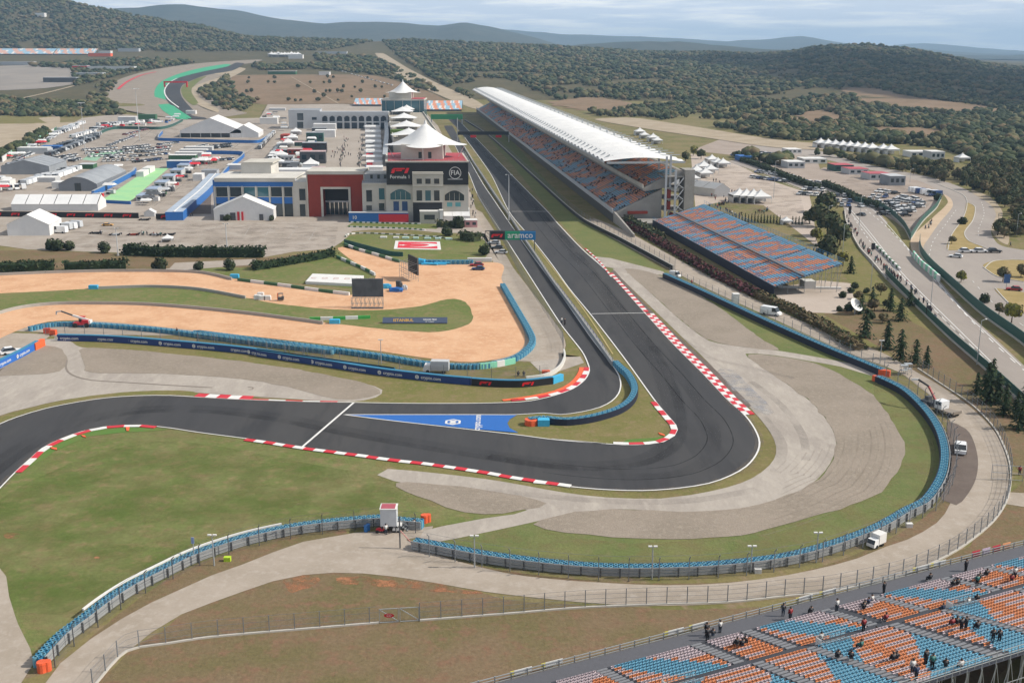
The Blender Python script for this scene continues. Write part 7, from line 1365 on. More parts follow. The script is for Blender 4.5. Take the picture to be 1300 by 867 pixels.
# front of the marquee by the blue office
Y = G(310, 280).y-.15
for i, (px, w_, h_, m) in enumerate(((296, 2.2, 3.2, m_dkgrey), (282, 1.6, 2.4, m_dkgrey), (332, 1.6, 2.6, m_dkgrey), (303, .9, 3.6, m_red_p), (308, .9, 3.6, m_red_p), (306, .5, 3.6, m_white))):
    c = W(px, 279, Y); b = MB(); b.bb(c.x-w_/2, c.x+w_/2, Y-.1-.05*i, Y-.02, .05, h_); tag(b.build('entrance_cloth' if m is not m_dkgrey else 'doorway', m, org=(c.x, Y, 0)), ('%s doorway in the marquee by the blue office' % ('wide dark' if i == 0 else 'left dark' if i == 1 else 'right dark')) if i < 3 else '%s hanging cloth at the marquee entrance by the blue office' % ('left red', 'right red', 'middle white')[i-3], 'door' if i < 3 else 'banner')
for px in (289, 345): tree(G(px, 280.5), 'bush', .8, 'small dark shrub at the %s of the marquee by the blue office' % ('middle front' if px < 300 else 'right corner'), name='shrub')
# ================================================================ PARKED CARS
lotL = 'in the left paddock lots'; gL = 'cars in the left paddock lots'; gV = 'dark vans and cars along the advert fence'
ROWS = [((66, 173), (96, 163), 80, ['white', 'silver', 'white', 'black'], 1, 'in the inner row at the advert fence end'), ((76, 167), (106, 157), 80, ['white', 'white', 'silver'], 1, 'in the outer row at the advert fence end'), ((20, 204), (48, 193), 80, MIX, 0, 'beside the middle of the advert fence'), ((8, 212), (30, 204), 80, MIX, 0, 'behind the gabled hall at far left'), ((40, 188), (72, 172), 80, MIX, 0, 'beside the advert fence bend'), ((57, 194), (125, 172), 70, ['black', 'black', 'grey', 'silver'], 1, 'in the dark row left of the light mast'), ((62, 199), (122, 176), 70, ['black', 'grey', 'silver', 'black'], 1, 'in the second dark row left of the light mast'), ((90, 206), (100, 203), 80, MIX, 0, 'just left of the light mast foot'), ((62, 203), (96, 198), 85, ['white', 'silver', 'black'], 0, 'in the row behind the gabled hall'), ((104, 192), (148, 189), 95, MIX, 0, 'in the row right of the light mast'), ((108, 196), (150, 193), 95, MIX, 0, 'in the second row right of the light mast'), ((112, 200), (150, 198), 95, MIX, 0, 'in the third row right of the light mast'), ((138, 186), (172, 173), 80, MIX, 0, 'in the row climbing to the second mast'), ((128, 206), (178, 204), 90, MIX, 0, 'in the front row behind the arched hall'), ((132, 202), (180, 199), 90, MIX, 0, 'in the second row behind the arched hall'), ((150, 196.5), (190, 193), 90, MIX, 0, 'in the third row behind the arched hall'), ((152, 192.5), (190, 189), 90, MIX, 0, 'in the fourth row behind the arched hall'), ((158, 189), (190, 185.5), 90, MIX, 0, 'in the fifth row behind the arched hall'), ((170, 207), (206, 203), 80, ['blue', 'black', 'grey', 'white'], 0, 'in the row left of the goods containers'), ((184, 199), (214, 196), 90, MIX, 0, 'in the row before the goods containers'), ((186, 194.5), (214, 191), 90, MIX, 0, 'in the middle row before the blue hoarding'), ((192, 190), (216, 187), 90, MIX, 0, 'in the back row before the blue hoarding'), ((200, 185), (226, 182), 80, MIX, 0, 'close to the blue hoarding corner'), ((236, 190), (262, 185), 90, MIX, 0, 'in the row under the very large marquee'), ((262, 190), (294, 187), 90, ['black', 'grey', 'silver', 'black'], 0, 'in the dark row under the marquee'), ((266, 187), (292, 184), 90, ['black', 'silver', 'grey'], 0, 'in the second dark row under the marquee'), ((55, 222), (97, 213), 90, ['black', 'white', 'silver'], 0, 'in the row between the two grey halls'), ((75, 206), (92, 201), 90, ['white', 'silver'], 0, 'in the short row behind the gabled hall'), ((158, 172), (186, 165), 90, ['red', 'white', 'grey'], 0, 'behind the second light mast'), ((272, 205), (296, 203), 90, MIX, 0, 'inside the blue hoarding by the office'), ((118, 166), (150, 158), 80, ['silver', 'black', 'white'], 1, 'behind the green cloth fence'), ((124, 160), (196, 155), 80, ['white', 'silver', 'black', 'white'], 1, 'at the far end of the lots'), ((92, 176), (118, 168), 80, ['white', 'white', 'silver'], 1, 'in the pale row near the advert fence end'), ((330, 190), (348, 170), 0, ['black', 'grey', 'white'], 1, 'left of the motorhomes'), ((342, 204), (356, 185), 0, ['grey', 'white', 'black'], 1, 'among the pointed tents')]
for p0, p1, h, cols, van, wh_ in ROWS: car_row(p0, p1, h, wh_, gV if van else gL, cols, bool(van), pitch=2.75 if not van else 3.1)
for p0, p1 in (((27, 236), (64, 225)), ((10, 242), (34, 240)), ((66, 228), (98, 216))): car_row(p0, p1, 75, {27: 'in the white row left of the arched hall', 10: 'at the far left behind the long white tent', 66: 'at the right end of the white row by the arched hall'}[p0[0]], 'white vans left of the arched hall', ['white', 'white', 'silver', 'white'], True, pitch=3.0)
RROWS = [((1045, 262), (1082, 262.5), 'at the left end of the crowded lot'), ((1036, 257), (1082, 257), 'in the second row at the left end of the crowded lot'), ((1090, 254), (1118, 255), 'under the long red roof'), ((1090, 263.5), (1142, 262), 'in the long middle row of the crowded lot'), ((1098, 259.5), (1142, 258), 'in the row above the long middle row'), ((1108, 268.5), (1150, 265), 'in the row below the long middle row'), ((1116, 273), (1160, 269), 'in the lowest row of the crowded lot'), ((1112, 244), (1140, 247), 'in the top row of the crowded lot'), ((1098, 250), (1128, 251.5), 'in the second row of the crowded lot'), ((1135, 255), (1172, 260), 'in the right middle row of the crowded lot'), ((1140, 251), (1168, 255), 'in the right upper row of the crowded lot'), ((1146, 265), (1172, 263), 'at the right end of the middle row'), ((1012, 247), (1040, 249), 'beside the dark hedge at the junction'), ((1018, 241), (1048, 243), 'behind the dark hedge at the junction'), ((1050, 250), (1084, 250), 'between the junction and the red roof'), ((955, 226), (1000, 232), 'along the plaza edge'), ((960, 219), (1010, 226), 'in the row above the plaza edge'), ((930, 198), (985, 206), 'on the far lot behind the plaza'), ((945, 192), (1000, 200), 'in the farthest lot behind the plaza'), ((1020, 232), (1052, 235), 'beside the pale sheds')]
for p0, p1, wh_ in RROWS: car_row(p0, p1, 80, wh_, 'cars in the lot beside the four lane road', ['white', 'white', 'silver', 'white', 'grey', 'silver', 'black', 'blue'], pitch=2.6, fill=.96)

car_row((1158, 244), (1190, 250), 80, 'at the top right of the crowded lot', 'vans at the top right of the crowded lot', ['white', 'silver', 'blue', 'white'], True, pitch=3.1); put_car(G(1150, 275)+Vector((0, 0, .1)), .1, 'black', 'long black car at the lower tip of the crowded lot', None)
# ---- the cars beyond the nearest 300 are too small to tell apart: one joined mesh
pc_ = sorted([o for o in bpy.data.objects if o.name.startswith('parked_car')], key=lambda o: o.location.y); pn = list(PAINTS); fb_ = MB()
for o in pc_[298:]:
    k = pn.index(next(c for c in PAINTS if PAINTS[c] == o.data.materials[0])); ca, sa = math.cos(o.rotation_euler.z), math.sin(o.rotation_euler.z); lx = o.location
    fb_.add([(lx.x+v.co.x*ca-v.co.y*sa, lx.y+v.co.x*sa+v.co.y*ca, lx.z+v.co.z) for v in o.data.vertices], [tuple(p.vertices) for p in o.data.polygons], [k if p.material_index == 0 else len(pn)+p.material_index-1 for p in o.data.polygons]); bpy.data.objects.remove(o)
fb_.build('distant_parked_cars', [PAINTS[c] for c in pn]+[m_wind, m_tyre, m_lamp], kind='stuff')
# ================================================================ PEOPLE
def crowd(n, pxy, where, group, z=0, **k):
    for _ in range(n):
        t = random.random()*(len(pxy)-1); i = int(t); f = t-i; px = pxy[i][0]*(1-f)+pxy[i+1][0]*f+random.gauss(0, 1.3); py = pxy[i][1]*(1-f)+pxy[i+1][1]*f+random.gauss(0, .7); person(G(px, py, z), where, group, **k)
crowd(60, [(1071, 270), (1083, 292), (1094, 312), (1107, 326), (1120, 340), (1132, 350), (1145, 360)], 'on the footpath of the four lane road', 'people walking on the footpath of the four lane road')
crowd(14, [(1140, 352), (1152, 364), (1170, 385), (1185, 402), (1190, 408)], 'on the footpath of the four lane road', 'people walking on the footpath of the four lane road'); crowd(8, [(1177, 291), (1180, 286), (1184, 282)], 'on the tan footway beside the lower side road', 'people on the tan footway')
crowd(5, [(1266, 272), (1268, 277), (1288, 322)], 'on the far right footway', 'people on the far right footway'); crowd(4, [(1212, 447), (1236, 455), (1243, 457)], 'at the green fence above the dark conifers', 'people at the green fence')
crowd(80, [(890, 236), (893, 245), (900, 240), (912, 262), (925, 258), (905, 230), (940, 250)], 'on the plaza behind the grandstand', 'people on the plaza behind the grandstand'); crowd(30, [(870, 275), (905, 262), (935, 275), (965, 272), (975, 268)], 'on the plaza by the cypress row', 'people on the plaza by the cypress row')
crowd(45, [(432, 212), (434, 200), (437, 188), (440, 175)], 'on the paddock walkway', 'people on the paddock walkway'); crowd(40, [(455, 212), (457, 198), (459, 185), (461, 172)], 'beside the white pavilions', 'people beside the white pavilions'); crowd(16, [(420, 205), (428, 190), (448, 200)], 'on the paddock walkway', 'people on the paddock walkway')
crowd(12, [(602, 280), (600, 260), (598, 240)], 'at the pit lane gate', 'people at the pit lane gate'); crowd(6, [(255, 272), (232, 277), (228, 279)], 'on the apron near the dark forecourt', 'people on the apron'); crowd(9, [(108, 298), (155, 298), (183, 299), (210, 300)], 'beside the race cars on the apron', 'people beside the race cars')
for px, py, l, i in ((713, 411, 'walking on the pit entry lane, left of two', 3), (717, 413, 'walking on the pit entry lane, right of two', 0), (225, 425, 'standing behind the navy banner wall', 0), (658, 478, 'sitting behind the emblem board, left of two', 0), (665, 478, 'sitting behind the emblem board, right of two', 4), (490, 679, 'standing in front of the marshal cabin', 3), (526, 672, 'standing near the orange drum by the marshal cabin', 3), (1294, 603, 'standing on the grass at the right edge', 1), (878, 362, 'on the service road above the tyre wall', 1)): person(G(px, py), l, None, 'stand' if 'sit' not in l else 'sit', i)
def on_stand(px, py): # point of the near stand's rows under a pixel
    for z in np.arange(.7, 9, .1):
        g = G(px, py, z) if py > 141 else None; a = (g-fa).dot(fn)
        if a < a_off: zs = .6
        elif a < a1_: zs = .8+(a-a_off)/PIT*RISE
        elif a < a_off+14*PIT: zs = z1_
        else: zs = 1.3+15*RISE+(a-a_off-14*PIT)/PIT*RISE
        if zs <= z: return Vector((g.x, g.y, zs))
    return g
for k, (px, py, i, pose) in enumerate(((914, 802, 3, 'stand'), (898, 812, 0, 'stand'), (897, 806, 0, 'stand'), (905, 808, 4, 'sit'), (994, 781, 4, 'stand'), (1003, 786, 1, 'stand'), (1029, 779, 0, 'sit'), (1062, 776, 3, 'stand'), (1122, 752, 0, 'stand'), (1180, 737, 0, 'sit'), (1226, 724, 0, 'stand'), (1288, 734, 3, 'stand'), (935, 820, 0, 'sit'), (942, 822, 0, 'sit'), (946, 818, 0, 'sit'), (1097, 772, 0, 'sit'), (1102, 768, 2, 'sit'), (1106, 765, 3, 'sit'), (1096, 775, 0, 'sit'), (1124, 789, 1, 'sit'), (1096, 800, 1, 'stand'), (1111, 806, 2, 'sit'), (1042, 818, 3, 'stand'), (1063, 837, 0, 'sit'), (1080, 838, 0, 'sit'), (1092, 824, 5, 'sit'), (1133, 840, 0, 'sit'), (1138, 838, 4, 'sit'), (1158, 855, 3, 'stand'), (1163, 862, 2, 'stand'), (1175, 843, 0, 'stand'), (1183, 849, 5, 'stand'), (1200, 848, 0, 'sit'), (1219, 849, 3, 'sit'), (1192, 782, 0, 'sit'), (1196, 776, 2, 'sit'), (1203, 778, 0, 'sit'), (1208, 795, 1, 'sit'), (1214, 794, 0, 'sit'), (1220, 800, 0, 'stand'), (1226, 799, 0, 'stand'), (1240, 800, 0, 'sit'), (1260, 815, 0, 'stand'), (1268, 816, 0, 'stand'), (1228, 768, 3, 'sit'), (1240, 764, 0, 'sit'), (1210, 745, 0, 'sit'), (1215, 744, 0, 'sit'), (1240, 744, 5, 'stand'), (1243, 736, 0, 'sit'), (1252, 732, 0, 'sit'), (1284, 739, 1, 'sit'))):
    g = on_stand(px, py); person(g, 'among the rows of the near stand' if py > 760 or px > 1130 else 'on the front walkway of the near stand', 'spectators in the near stand', pose, i, rz=random.uniform(-.6, .6))
# crowd in the big grandstand: too many to count
b = MB()
for _ in range(1000):
    a, z, r, up = random.choice(seats[:24]); s = random.random()**1.3*650
    if noise.noise(Vector((s/14, r/5, 11))) < -.05: continue
    c = GS(s, a+.25, z); m = random.choice((0, 0, 1, 2)); b.box((c.x, c.y, z+.42), (.42, .3, .55), m); b.box((c.x, c.y, z+.8), (.2, .2, .22), 3); b.box((c.x-.2, c.y, z+.2), (.5, .3, .15), m)
b.build('spectators', [flat('cloth_'+OUT[0][0], OUT[0][0]), flat('cloth_'+OUT[2][0], OUT[2][0]), flat('cloth_'+OUT[3][0], OUT[3][0]), flat('skin_tone', '#b58a70')], gs, kind='stuff')
# ================================================================ VEGETATION
hedge('long clipped dark hedge below the paddock apron', flatten('K 160 323 200 325 260 326 335 326', 0), 4.5, 3.6, 4, 2, 34)
hedge('dark hedge sloping up left of the sand slip road', flatten('K 323 343 360 337 400 330 422 325', 0), 3.5, 2.6, 4, 0, 26)
hedge('dark rounded hedge at far left beside the sand', flatten('K -30 347 20 346 68 344', 0), 6, 3.6, 4, 0, 38); hedge('dark rounded hedge, second from the left beside the sand', flatten('K 84 344 120 343 160 341', 0), 5, 3.2, 4, 2, 34)
hedge('long wine red hedge below the open stand', flatten('K 800 288 830 305 865 325 900 346 935 364 962 377', 0), 3.2, 1.9, 6, 2, 34); hedge('brownish green hedge along the upper service road', flatten('K 964 378 1010 398 1050 420 1090 445', 0), 3.2, 1.9, 3, 0, 30)
hedge('green hedge at the grandstand end of the wine red hedge', flatten('K 797 283 815 292 835 304', 0), 4, 3, 2, 1, 22); hedge('green hedge in front of the white tent at the main building', flatten('K 556 288 575 289 586 288', 0), 3.4, 2.6, 0, 1, 26); hedge('rounded hedge below the striped kiosk', flatten('K 588 304 606 307', 0), 5, 3.4, 0, 2, 34)
for lab, spec in (('dark hedge between plaza and four lane road', 'F 370 195 430 215 500 245 580 275 620 285'), ('dark hedge left of the crowded lot', 'F 640 275 700 300 760 330 830 352')): hedge(lab, flatten(spec, 0), 4, 3, 2, 0, 16)
for px, py, s, l in ((73, 318, 1.15, 'at the left end of the hedge line'), (66, 317, 1.0, 'beside the vans on the left'), (89, 318, 1.1, 'right of the vans on the left'), (132, 321, 1.15, 'standing alone on the apron edge'), (204, 343, 1.05, 'first along the lane below the hedge'), (253, 343, .85, 'second along the lane below the hedge'), (291, 343, .95, 'third along the lane below the hedge'), (567, 300, 1.1, 'left of the rounded hedge'), (616, 324, 1.0, 'at the right edge of the flag lawn'), (582, 290, 1.3, 'in front of the white tent'), (325, 340, .8, 'at the end of the lane below the hedge')): tree(G(px, py), 'bush', s*1.25, 'rounded dark bush '+l, name='shrub')
for k, px in enumerate(range(918, 1022, 4)):
    if 993 < px < 1003: continue
    g = G(px, 281+(px-918)*.045); t = empty('cypress', g, 'slim cypress in the row behind the open stand, '+('left of the pointed tent' if px < 998 else 'right of the pointed tent'), 'tree', 'cypress row behind the open stand'); t.scale = (.28, .28, .5*random.uniform(.9, 1.1)); tm, cm = TP['pine'][k % 3]; link('trunk', tm, t); link('crown', cm, t)
for px, py, k, s, l in ((1040, 288, 'oak', 2.1, 'large broad dark tree at the road junction'), (1050, 300, 'oak', 1.9, 'second broad tree below the road junction'), (1036, 306, 'yellow', 1.1, 'yellow green tree at the corner of the plaza'), (1050, 328, 'oak', 1.6, 'dark tree on the bank beside the four lane road'), (1066, 312, 'oak', 1.6, 'dark tree between lamp and footpath'), (1070, 338, 'yellow', .9, 'pale green bush tree on the bank'), (1048, 270, 'oak', 2.0, 'broad dark tree touching the car lot'), (1028, 284, 'oak', 1.2, 'dark tree at the right end of the cypress row'), (1208, 310, 'olive', .7, 'small thin tree on the dry island tip'), (1190, 255, 'bush', 1.2, 'round bush at the road bend'), (1222, 285, 'bush', 1.0, 'round bush on the dry island'), (1250, 385, 'bush', 1.0, 'round dark bush by the side road'), (1273, 358, 'olive', .9, 'leafy tree on the roundabout'), (1296, 352, 'brownish', .8, 'brown tree on the roundabout'), (1220, 358, 'yellow', .7, 'small yellowish tree beside the green fence'), (1268, 400, 'olive', .7, 'thin tree on the side road verge'), (1284, 410, 'yellow', .8, 'yellowish thin tree on the side road verge'), (890, 202, 'oak', 1.2, 'dark tree beyond the grandstand end'), (880, 198, 'yellow', 1.1, 'yellow tree behind the end tower'), (870, 205, 'oak', 1.2, 'dark tree close to the end tower'), (1080, 395, 'bush', 1.1, 'bush near the satellite dish')): tree(G(px, py), k, s, l, name='broadleaf_tree' if k != 'bush' else 'shrub')
for k, (px, py, s) in enumerate(((1098, 428, 1.0), (1126, 443, 1.0), (1143, 456, 1.05), (1162, 461, .9), (1176, 466, .7), (1130, 395, 1.1), (1143, 407, 1.0), (1155, 388, .8), (1080, 347, .9), (1093, 398, 1.0), (1107, 388, .9))): tree(G(px, py), 'pine', s*.85, 'dark conifer on the grassy bank, '+('leftmost of the lower row', 'second of the lower row', 'third of the lower row', 'fourth of the lower row', 'smallest at the right of the row', 'above the lower row', 'right of the one above the lower row', 'close to the green fence', 'beside the open stand corner', 'nearest the satellite dish', 'between dish and road')[k], 'conifers on the grassy bank', 'conifer')
for k, (px, py, s) in enumerate(((1252, 510, 1.3), (1266, 512, 1.25), (1240, 500, 1.0), (1258, 490, 1.1), (1275, 526, .9), (1296, 545, 1.2), (1290, 530, 1.0), (1306, 520, 1.2))): tree(G(px, py), 'pine', s*.78, 'dark conifer at the right edge, '+('tallest of the front group', 'second tall one of the front group', 'left one of the front group', 'behind the front group', 'small one right of the front group', 'lowest by the outer road', 'between the lowest and the fence', 'partly cut by the picture edge')[k], 'conifers at the right edge', 'conifer')
for px, py in ((1080, 372), (1090, 380), (1100, 372), (1110, 395), (1070, 378), (1085, 366), (1120, 410), (1105, 405), (1118, 375), (1065, 395), (1125, 388)): tree(G(px, py), random.choice(('brownish', 'bush')), .65, 'low brownish shrub on the bank by the dish', 'shrubs on the bank', 'shrub')
R = np.random.default_rng(5)
def inpoly(px, py, poly):
    c = False; j = len(poly)-1
    for i in range(len(poly)):
        if (poly[i][1] > py) != (poly[j][1] > py) and px < (poly[j][0]-poly[i][0])*(py-poly[i][1])/(poly[j][1]-poly[i][1])+poly[i][0]: c = not c
        j = i
    return c
# ---- woods
def inpoly(px, py, poly):
    c = False; j = len(poly)-1
    for i in range(len(poly)):
        if (poly[i][1] > py) != (poly[j][1] > py) and px < (poly[j][0]-poly[i][0])*(py-poly[i][1])/(poly[j][1]-poly[i][1])+poly[i][0]: c = not c
        j = i
    return c
WOOD = [[(470,40),(505,72),(540,95),(600,128),(598,104),(640,100),(700,124),(760,148),(800,150),(900,160),(985,178),(1040,180),(1140,184),(1200,190),(1236,208),(1230,232),(1300,262),(1500,330),(1500,40)], [(-200,-40),(-200,64),(60,62),(200,66),(330,66),(420,64),(480,52),(480,30)], [(1205,226),(1240,214),(1300,240),(1440,300),(1500,420),(1300,345),(1285,335),(1262,300),(1285,272),(1256,248),(1225,238)],[(1030,196),(1130,208),(1200,214),(1235,232),(1200,232),(1150,220),(1090,206)],[(940,196),(1010,206),(1000,212),(930,202)], [(35,85),(180,76),(250,80),(170,92),(95,110),(90,88)], [(-100,138),(0,126),(60,130),(140,132),(160,146),(60,150),(-100,145)], [(120,112),(150,104),(135,125),(150,140),(160,145),(110,135)], [(250,118),(290,95),(300,120),(328,128),(310,142),(280,140)], [(315,84),(440,82),(490,92),(500,100),(470,95),(400,88),(330,90)], [(400,70),(470,74),(520,95),(560,118),(540,116),(470,92),(400,78)], [(0,200),(20,189),(60,167),(66,171),(24,195),(2,206)]]
CLEAR = [[(700,130),(740,124),(780,126),(800,132),(790,140),(742,142)], [(1010,150),(1040,140),(1075,150),(1060,155),(1010,154)], [(1070,112),(1110,113),(1160,124),(1240,134),(1280,142),(1200,145),(1130,138),(1090,130)], [(1090,163),(1170,163),(1230,172),(1180,176),(1110,170)]]
for i, cpoly in enumerate(CLEAR): area('bare_field', m_field, .5, pts=[G(*q) for q in cpoly], step=12, rough=9)
pts_ = []
R = np.random.default_rng(3)
while len(pts_) < 36000:
    Y = 400+(3300-400)*R.random()**.85; X = Y*R.uniform(-.52, .52); z = T(X, Y); px, py = P((X, Y, z))
    if not (-60 < px < 1370 and py < 330): continue
    if not any(inpoly(px, py, w) for w in WOOD) or any(inpoly(px, py, w) for w in CLEAR): continue
    v = noise.noise(Vector((X/85, Y/85, .5)))+.6*noise.noise(Vector((X/28, Y/28, 2)))
    if v < -.32+.34*R.random()-(.25 if px < 480 else 0)-(.2 if py > 160 else 0): continue
    if R.random() < (Y/3600)**1.5*.45: continue
    pts_.append((X, Y, z, v, px, py))
pts_.sort(key=lambda q: q[1])
near = [q for q in pts_ if 0 <= q[4] <= 1300][:300]; ns_ = set(id(q) for q in near)
for X, Y, z, v, px, py in near:
    k = random.choice(('oak', 'oak', 'olive', 'olive', 'brownish', 'bush')); s_ = random.uniform(.75, 1.25); tree(Vector((X, Y, z)), k, s_, ('large ' if s_ > 1.08 else 'small ' if s_ < .9 else '')+{'oak': 'dark green tree', 'olive': 'olive green tree', 'brownish': 'brownish tree', 'bush': 'low dark bush'}[k]+(' behind the grandstand roof' if px < 870 else ' left of the long pointed tent row' if px < 1030 else ' behind the long pointed tent row' if px < 1140 else ' behind the white cabins at right' if px < 1210 else ' on the wooded slope at the right edge'), 'trees at the near edge of the right hand wood', 'woodland_tree')
ico = bmesh.new(); bmesh.ops.create_icosphere(ico, subdivisions=1, radius=1); iv = np.array([v.co[:] for v in ico.verts]); ifc = np.array([[v.index for v in f.verts] for f in ico.faces]); ico.free()
fp = [q for q in pts_ if id(q) not in ns_]
V_, F_, Mi = [], [], []; off_ = 0
for X, Y, z, v, px, py in fp:
    nb = 3 if Y < 1000 else 2 if Y < 1500 else 1; h = (2.3+4.8*R.random()**1.8)*(1+.25*(Y > 2000)); r = h*R.uniform(.42, .85)*(1 if nb > 1 else 1.2); m = int(R.choice([0, 1, 2, 3, 0, 1, 2], p=[.2, .22, .2, .1, .1, .1, .08]))
    for k in range(nb):
        q = iv*(1+R.uniform(-.3, .3, (12, 1))); s = r*(1 if k == 0 else .68); c = (X+(k > 0)*R.uniform(-.8, .8)*r, Y+(k > 0)*R.uniform(-.8, .8)*r, z+h*.55+(k > 0)*R.uniform(-.2, .3)*h)
        V_.append(q*[s, s, h*.5*(1 if k == 0 else .7)]+c); F_.append(ifc+off_); off_ += 12; Mi += [m]*20
V_ = np.concatenate(V_); F_ = np.concatenate(F_); me = bpy.data.meshes.new('far_wood'); me.vertices.add(len(V_)); me.vertices.foreach_set('co', V_.ravel()); me.loops.add(F_.size); me.loops.foreach_set('vertex_index', F_.ravel().astype(np.int32)); me.polygons.add(len(F_)); me.polygons.foreach_set('loop_start', np.arange(0, F_.size, 3, dtype=np.int32)); me.polygons.foreach_set('loop_total', np.full(len(F_), 3, dtype=np.int32)); me.update()
for i in (0, 1, 2, 3): me.materials.append(LM[i])
me.polygons.foreach_set('material_index', np.array(Mi, dtype=np.int32)); me.validate()
link('wood', me, kind='stuff')
# ================================================================ FAR PADDOCK AND DISTANCE
area('far_field', m_field, .35, 'K 293 100 300 96 400 95 470 96 520 108 560 124 560 134 430 132 340 133 305 128 290 112', step=8)
for (q0, q1) in (((296, 118), (540, 119)), ((310, 106), (500, 107)), ((370, 98), (430, 132))): line('field_path', [G(*q0), G(*q1)], 1.6, .5, m_dirtroad, straight=True)
area('far_runoff', m_gravel, .3, 'K 133 124 140 108 160 98 200 88 260 80 330 76 320 80 270 88 290 92 260 110 300 140 312 145 240 152 150 138', step=6)
area('far_turf', flat('painted_green_runoff', '#35a878'), .45, 'K 196 118 205 104 225 95 255 87 285 82 292 82 288 86 250 93 222 101 209 112 210 122 222 136 244 152 226 152 204 138', step=5)
area('far_track', m_asph, .5, 'K 209 112 222 101 250 93 288 85 300 80 310 81 295 90 262 96 236 106 229 114 232 125 250 145 262 152 240 152 220 138 210 124', step=5)
line('far_kerb_line', [G(*q) for q in ((228, 138), (213, 126), (209, 115), (216, 105), (225, 100))], 1.6, .7, m_white, step=4); line('far_kerb_line', [G(*q) for q in ((150, 114), (162, 104), (180, 96), (198, 92))], 4, .7, m_red_p, step=4)
area('far_service', m_dirtroad, .42, 'K 244 112 262 104 285 96 270 94 300 86 312 88 290 100 262 108 250 116 258 128 285 142 278 144 250 132', step=6)
area('far_lawn', m_lush, .4, 'K 232 110 250 100 262 97 250 106 243 116 252 132 245 134 232 122', step=5); area('far_lot', M('far_tarmac', '#9c948c', '#928b84', big=60, mid=20, var=.05), .35, 'K -80 86 0 84 90 82 100 90 92 96 105 104 60 112 0 115 -80 116', step=8)
area('far_turf_field', m_olive, .35, 'K -80 138 0 136 45 140 70 150 72 158 0 158 -80 160', step=6); area('pale_runoff', m_dirtroad, .38, 'K -80 170 0 157 60 157 95 156 60 172 0 188 -80 215', step=6); area('pale_runoff', m_dirtroad, .42, 'K 40 142 72 146 75 158 60 157 45 148', step=6); area('pale_runoff', m_dirtroad, .42, 'K -60 146 0 143 28 147 0 151 -60 153', step=6)
area('far_road', m_dirtroad, .3, 'K 476 68 486 68 500 76 520 88 560 108 605 128 618 140 600 138 560 122 520 104 496 88', step=6); area('far_road', m_dirtroad, .3, 'K 755 152 800 150 860 158 985 178 1060 185 1060 191 985 188 900 176 820 164', step=6); line('far_kerb_line', [G(*q) for q in ((20, 127), (60, 118), (130, 100))], 5, .5, m_dirtroad, step=5)
for k in range(46):
    px, py = random.uniform(300, 545), random.choice((100, 106, 112, 118, 124, 129))+random.uniform(-.5, .5)
    if inpoly(px, py, [(293,100),(400,96),(470,97),(520,108),(560,124),(556,132),(340,132),(305,126)]): tree(G(px, py), 'oak', random.uniform(.7, 1.2), 'small dark tree dotted on the tan field', 'trees dotted on the tan field', 'field_tree')
# the red and orange far stands at top left and beside the far tower
def far_stand(label, px0, px1, py, pyt, dep, seed):
    a0, a1 = G(px0, py), G(px1, py); root = empty('far_stand', tuple(a0), label, 'grandstand'); n = 26; zt_ = W(px0, pyt, a0.y+dep).z; R = np.random.default_rng(seed); b = MB()
    for i in range(n):
        p, q = a0.lerp(a1, i/n), a0.lerp(a1, (i+.97)/n)
        for k in range(4):
            f0, f1 = k/4, (k+1)/4; zz = lambda f: p.z+1+(zt_-p.z-1)*f
            m = 1 if math.sin(i*1.1+k*1.3)+R.normal()*.35 > .1 else (0 if R.random() < .75 else 2)
            b.add([(p.x, p.y+dep*f0, zz(f0)), (q.x, q.y+dep*f0, zz(f0)), (q.x, q.y+dep*f1, zz(f1)), (p.x, p.y+dep*f1, zz(f1))], [(0, 1, 2, 3)], m)
    b.build('seating', [flat('faded_blue_seat', '#9cc0d4'), flat('faded_orange_seat', '#e0997c') if seed < 3 else flat('pale_orange_seat', '#dcae9c'), m_white], root); b = MB(); b.wall([a0, a1], .6, 0, 2.4); b.build('front_wall', m_dkgrey, root)
    b = MB(); [b.beam(a0.lerp(a1, i/8)+Vector((0, dep, -1)), a0.lerp(a1, i/8)+Vector((0, dep, zt_-a0.z)), .6) for i in range(9)]; b.build('support', m_galv, root)
far_stand('far blue and orange stand right of the distant tower', 541, 586, 142, 128, 26, 1); far_stand('far blue and orange stand left of the distant tower', 448, 484, 135, 125, 26, 2)
far_stand('distant pale striped stand at the top left edge', -20, 66, 70, 62, 30, 3); far_stand('second distant pale striped stand at top left', 67, 119, 70, 62, 30, 4)
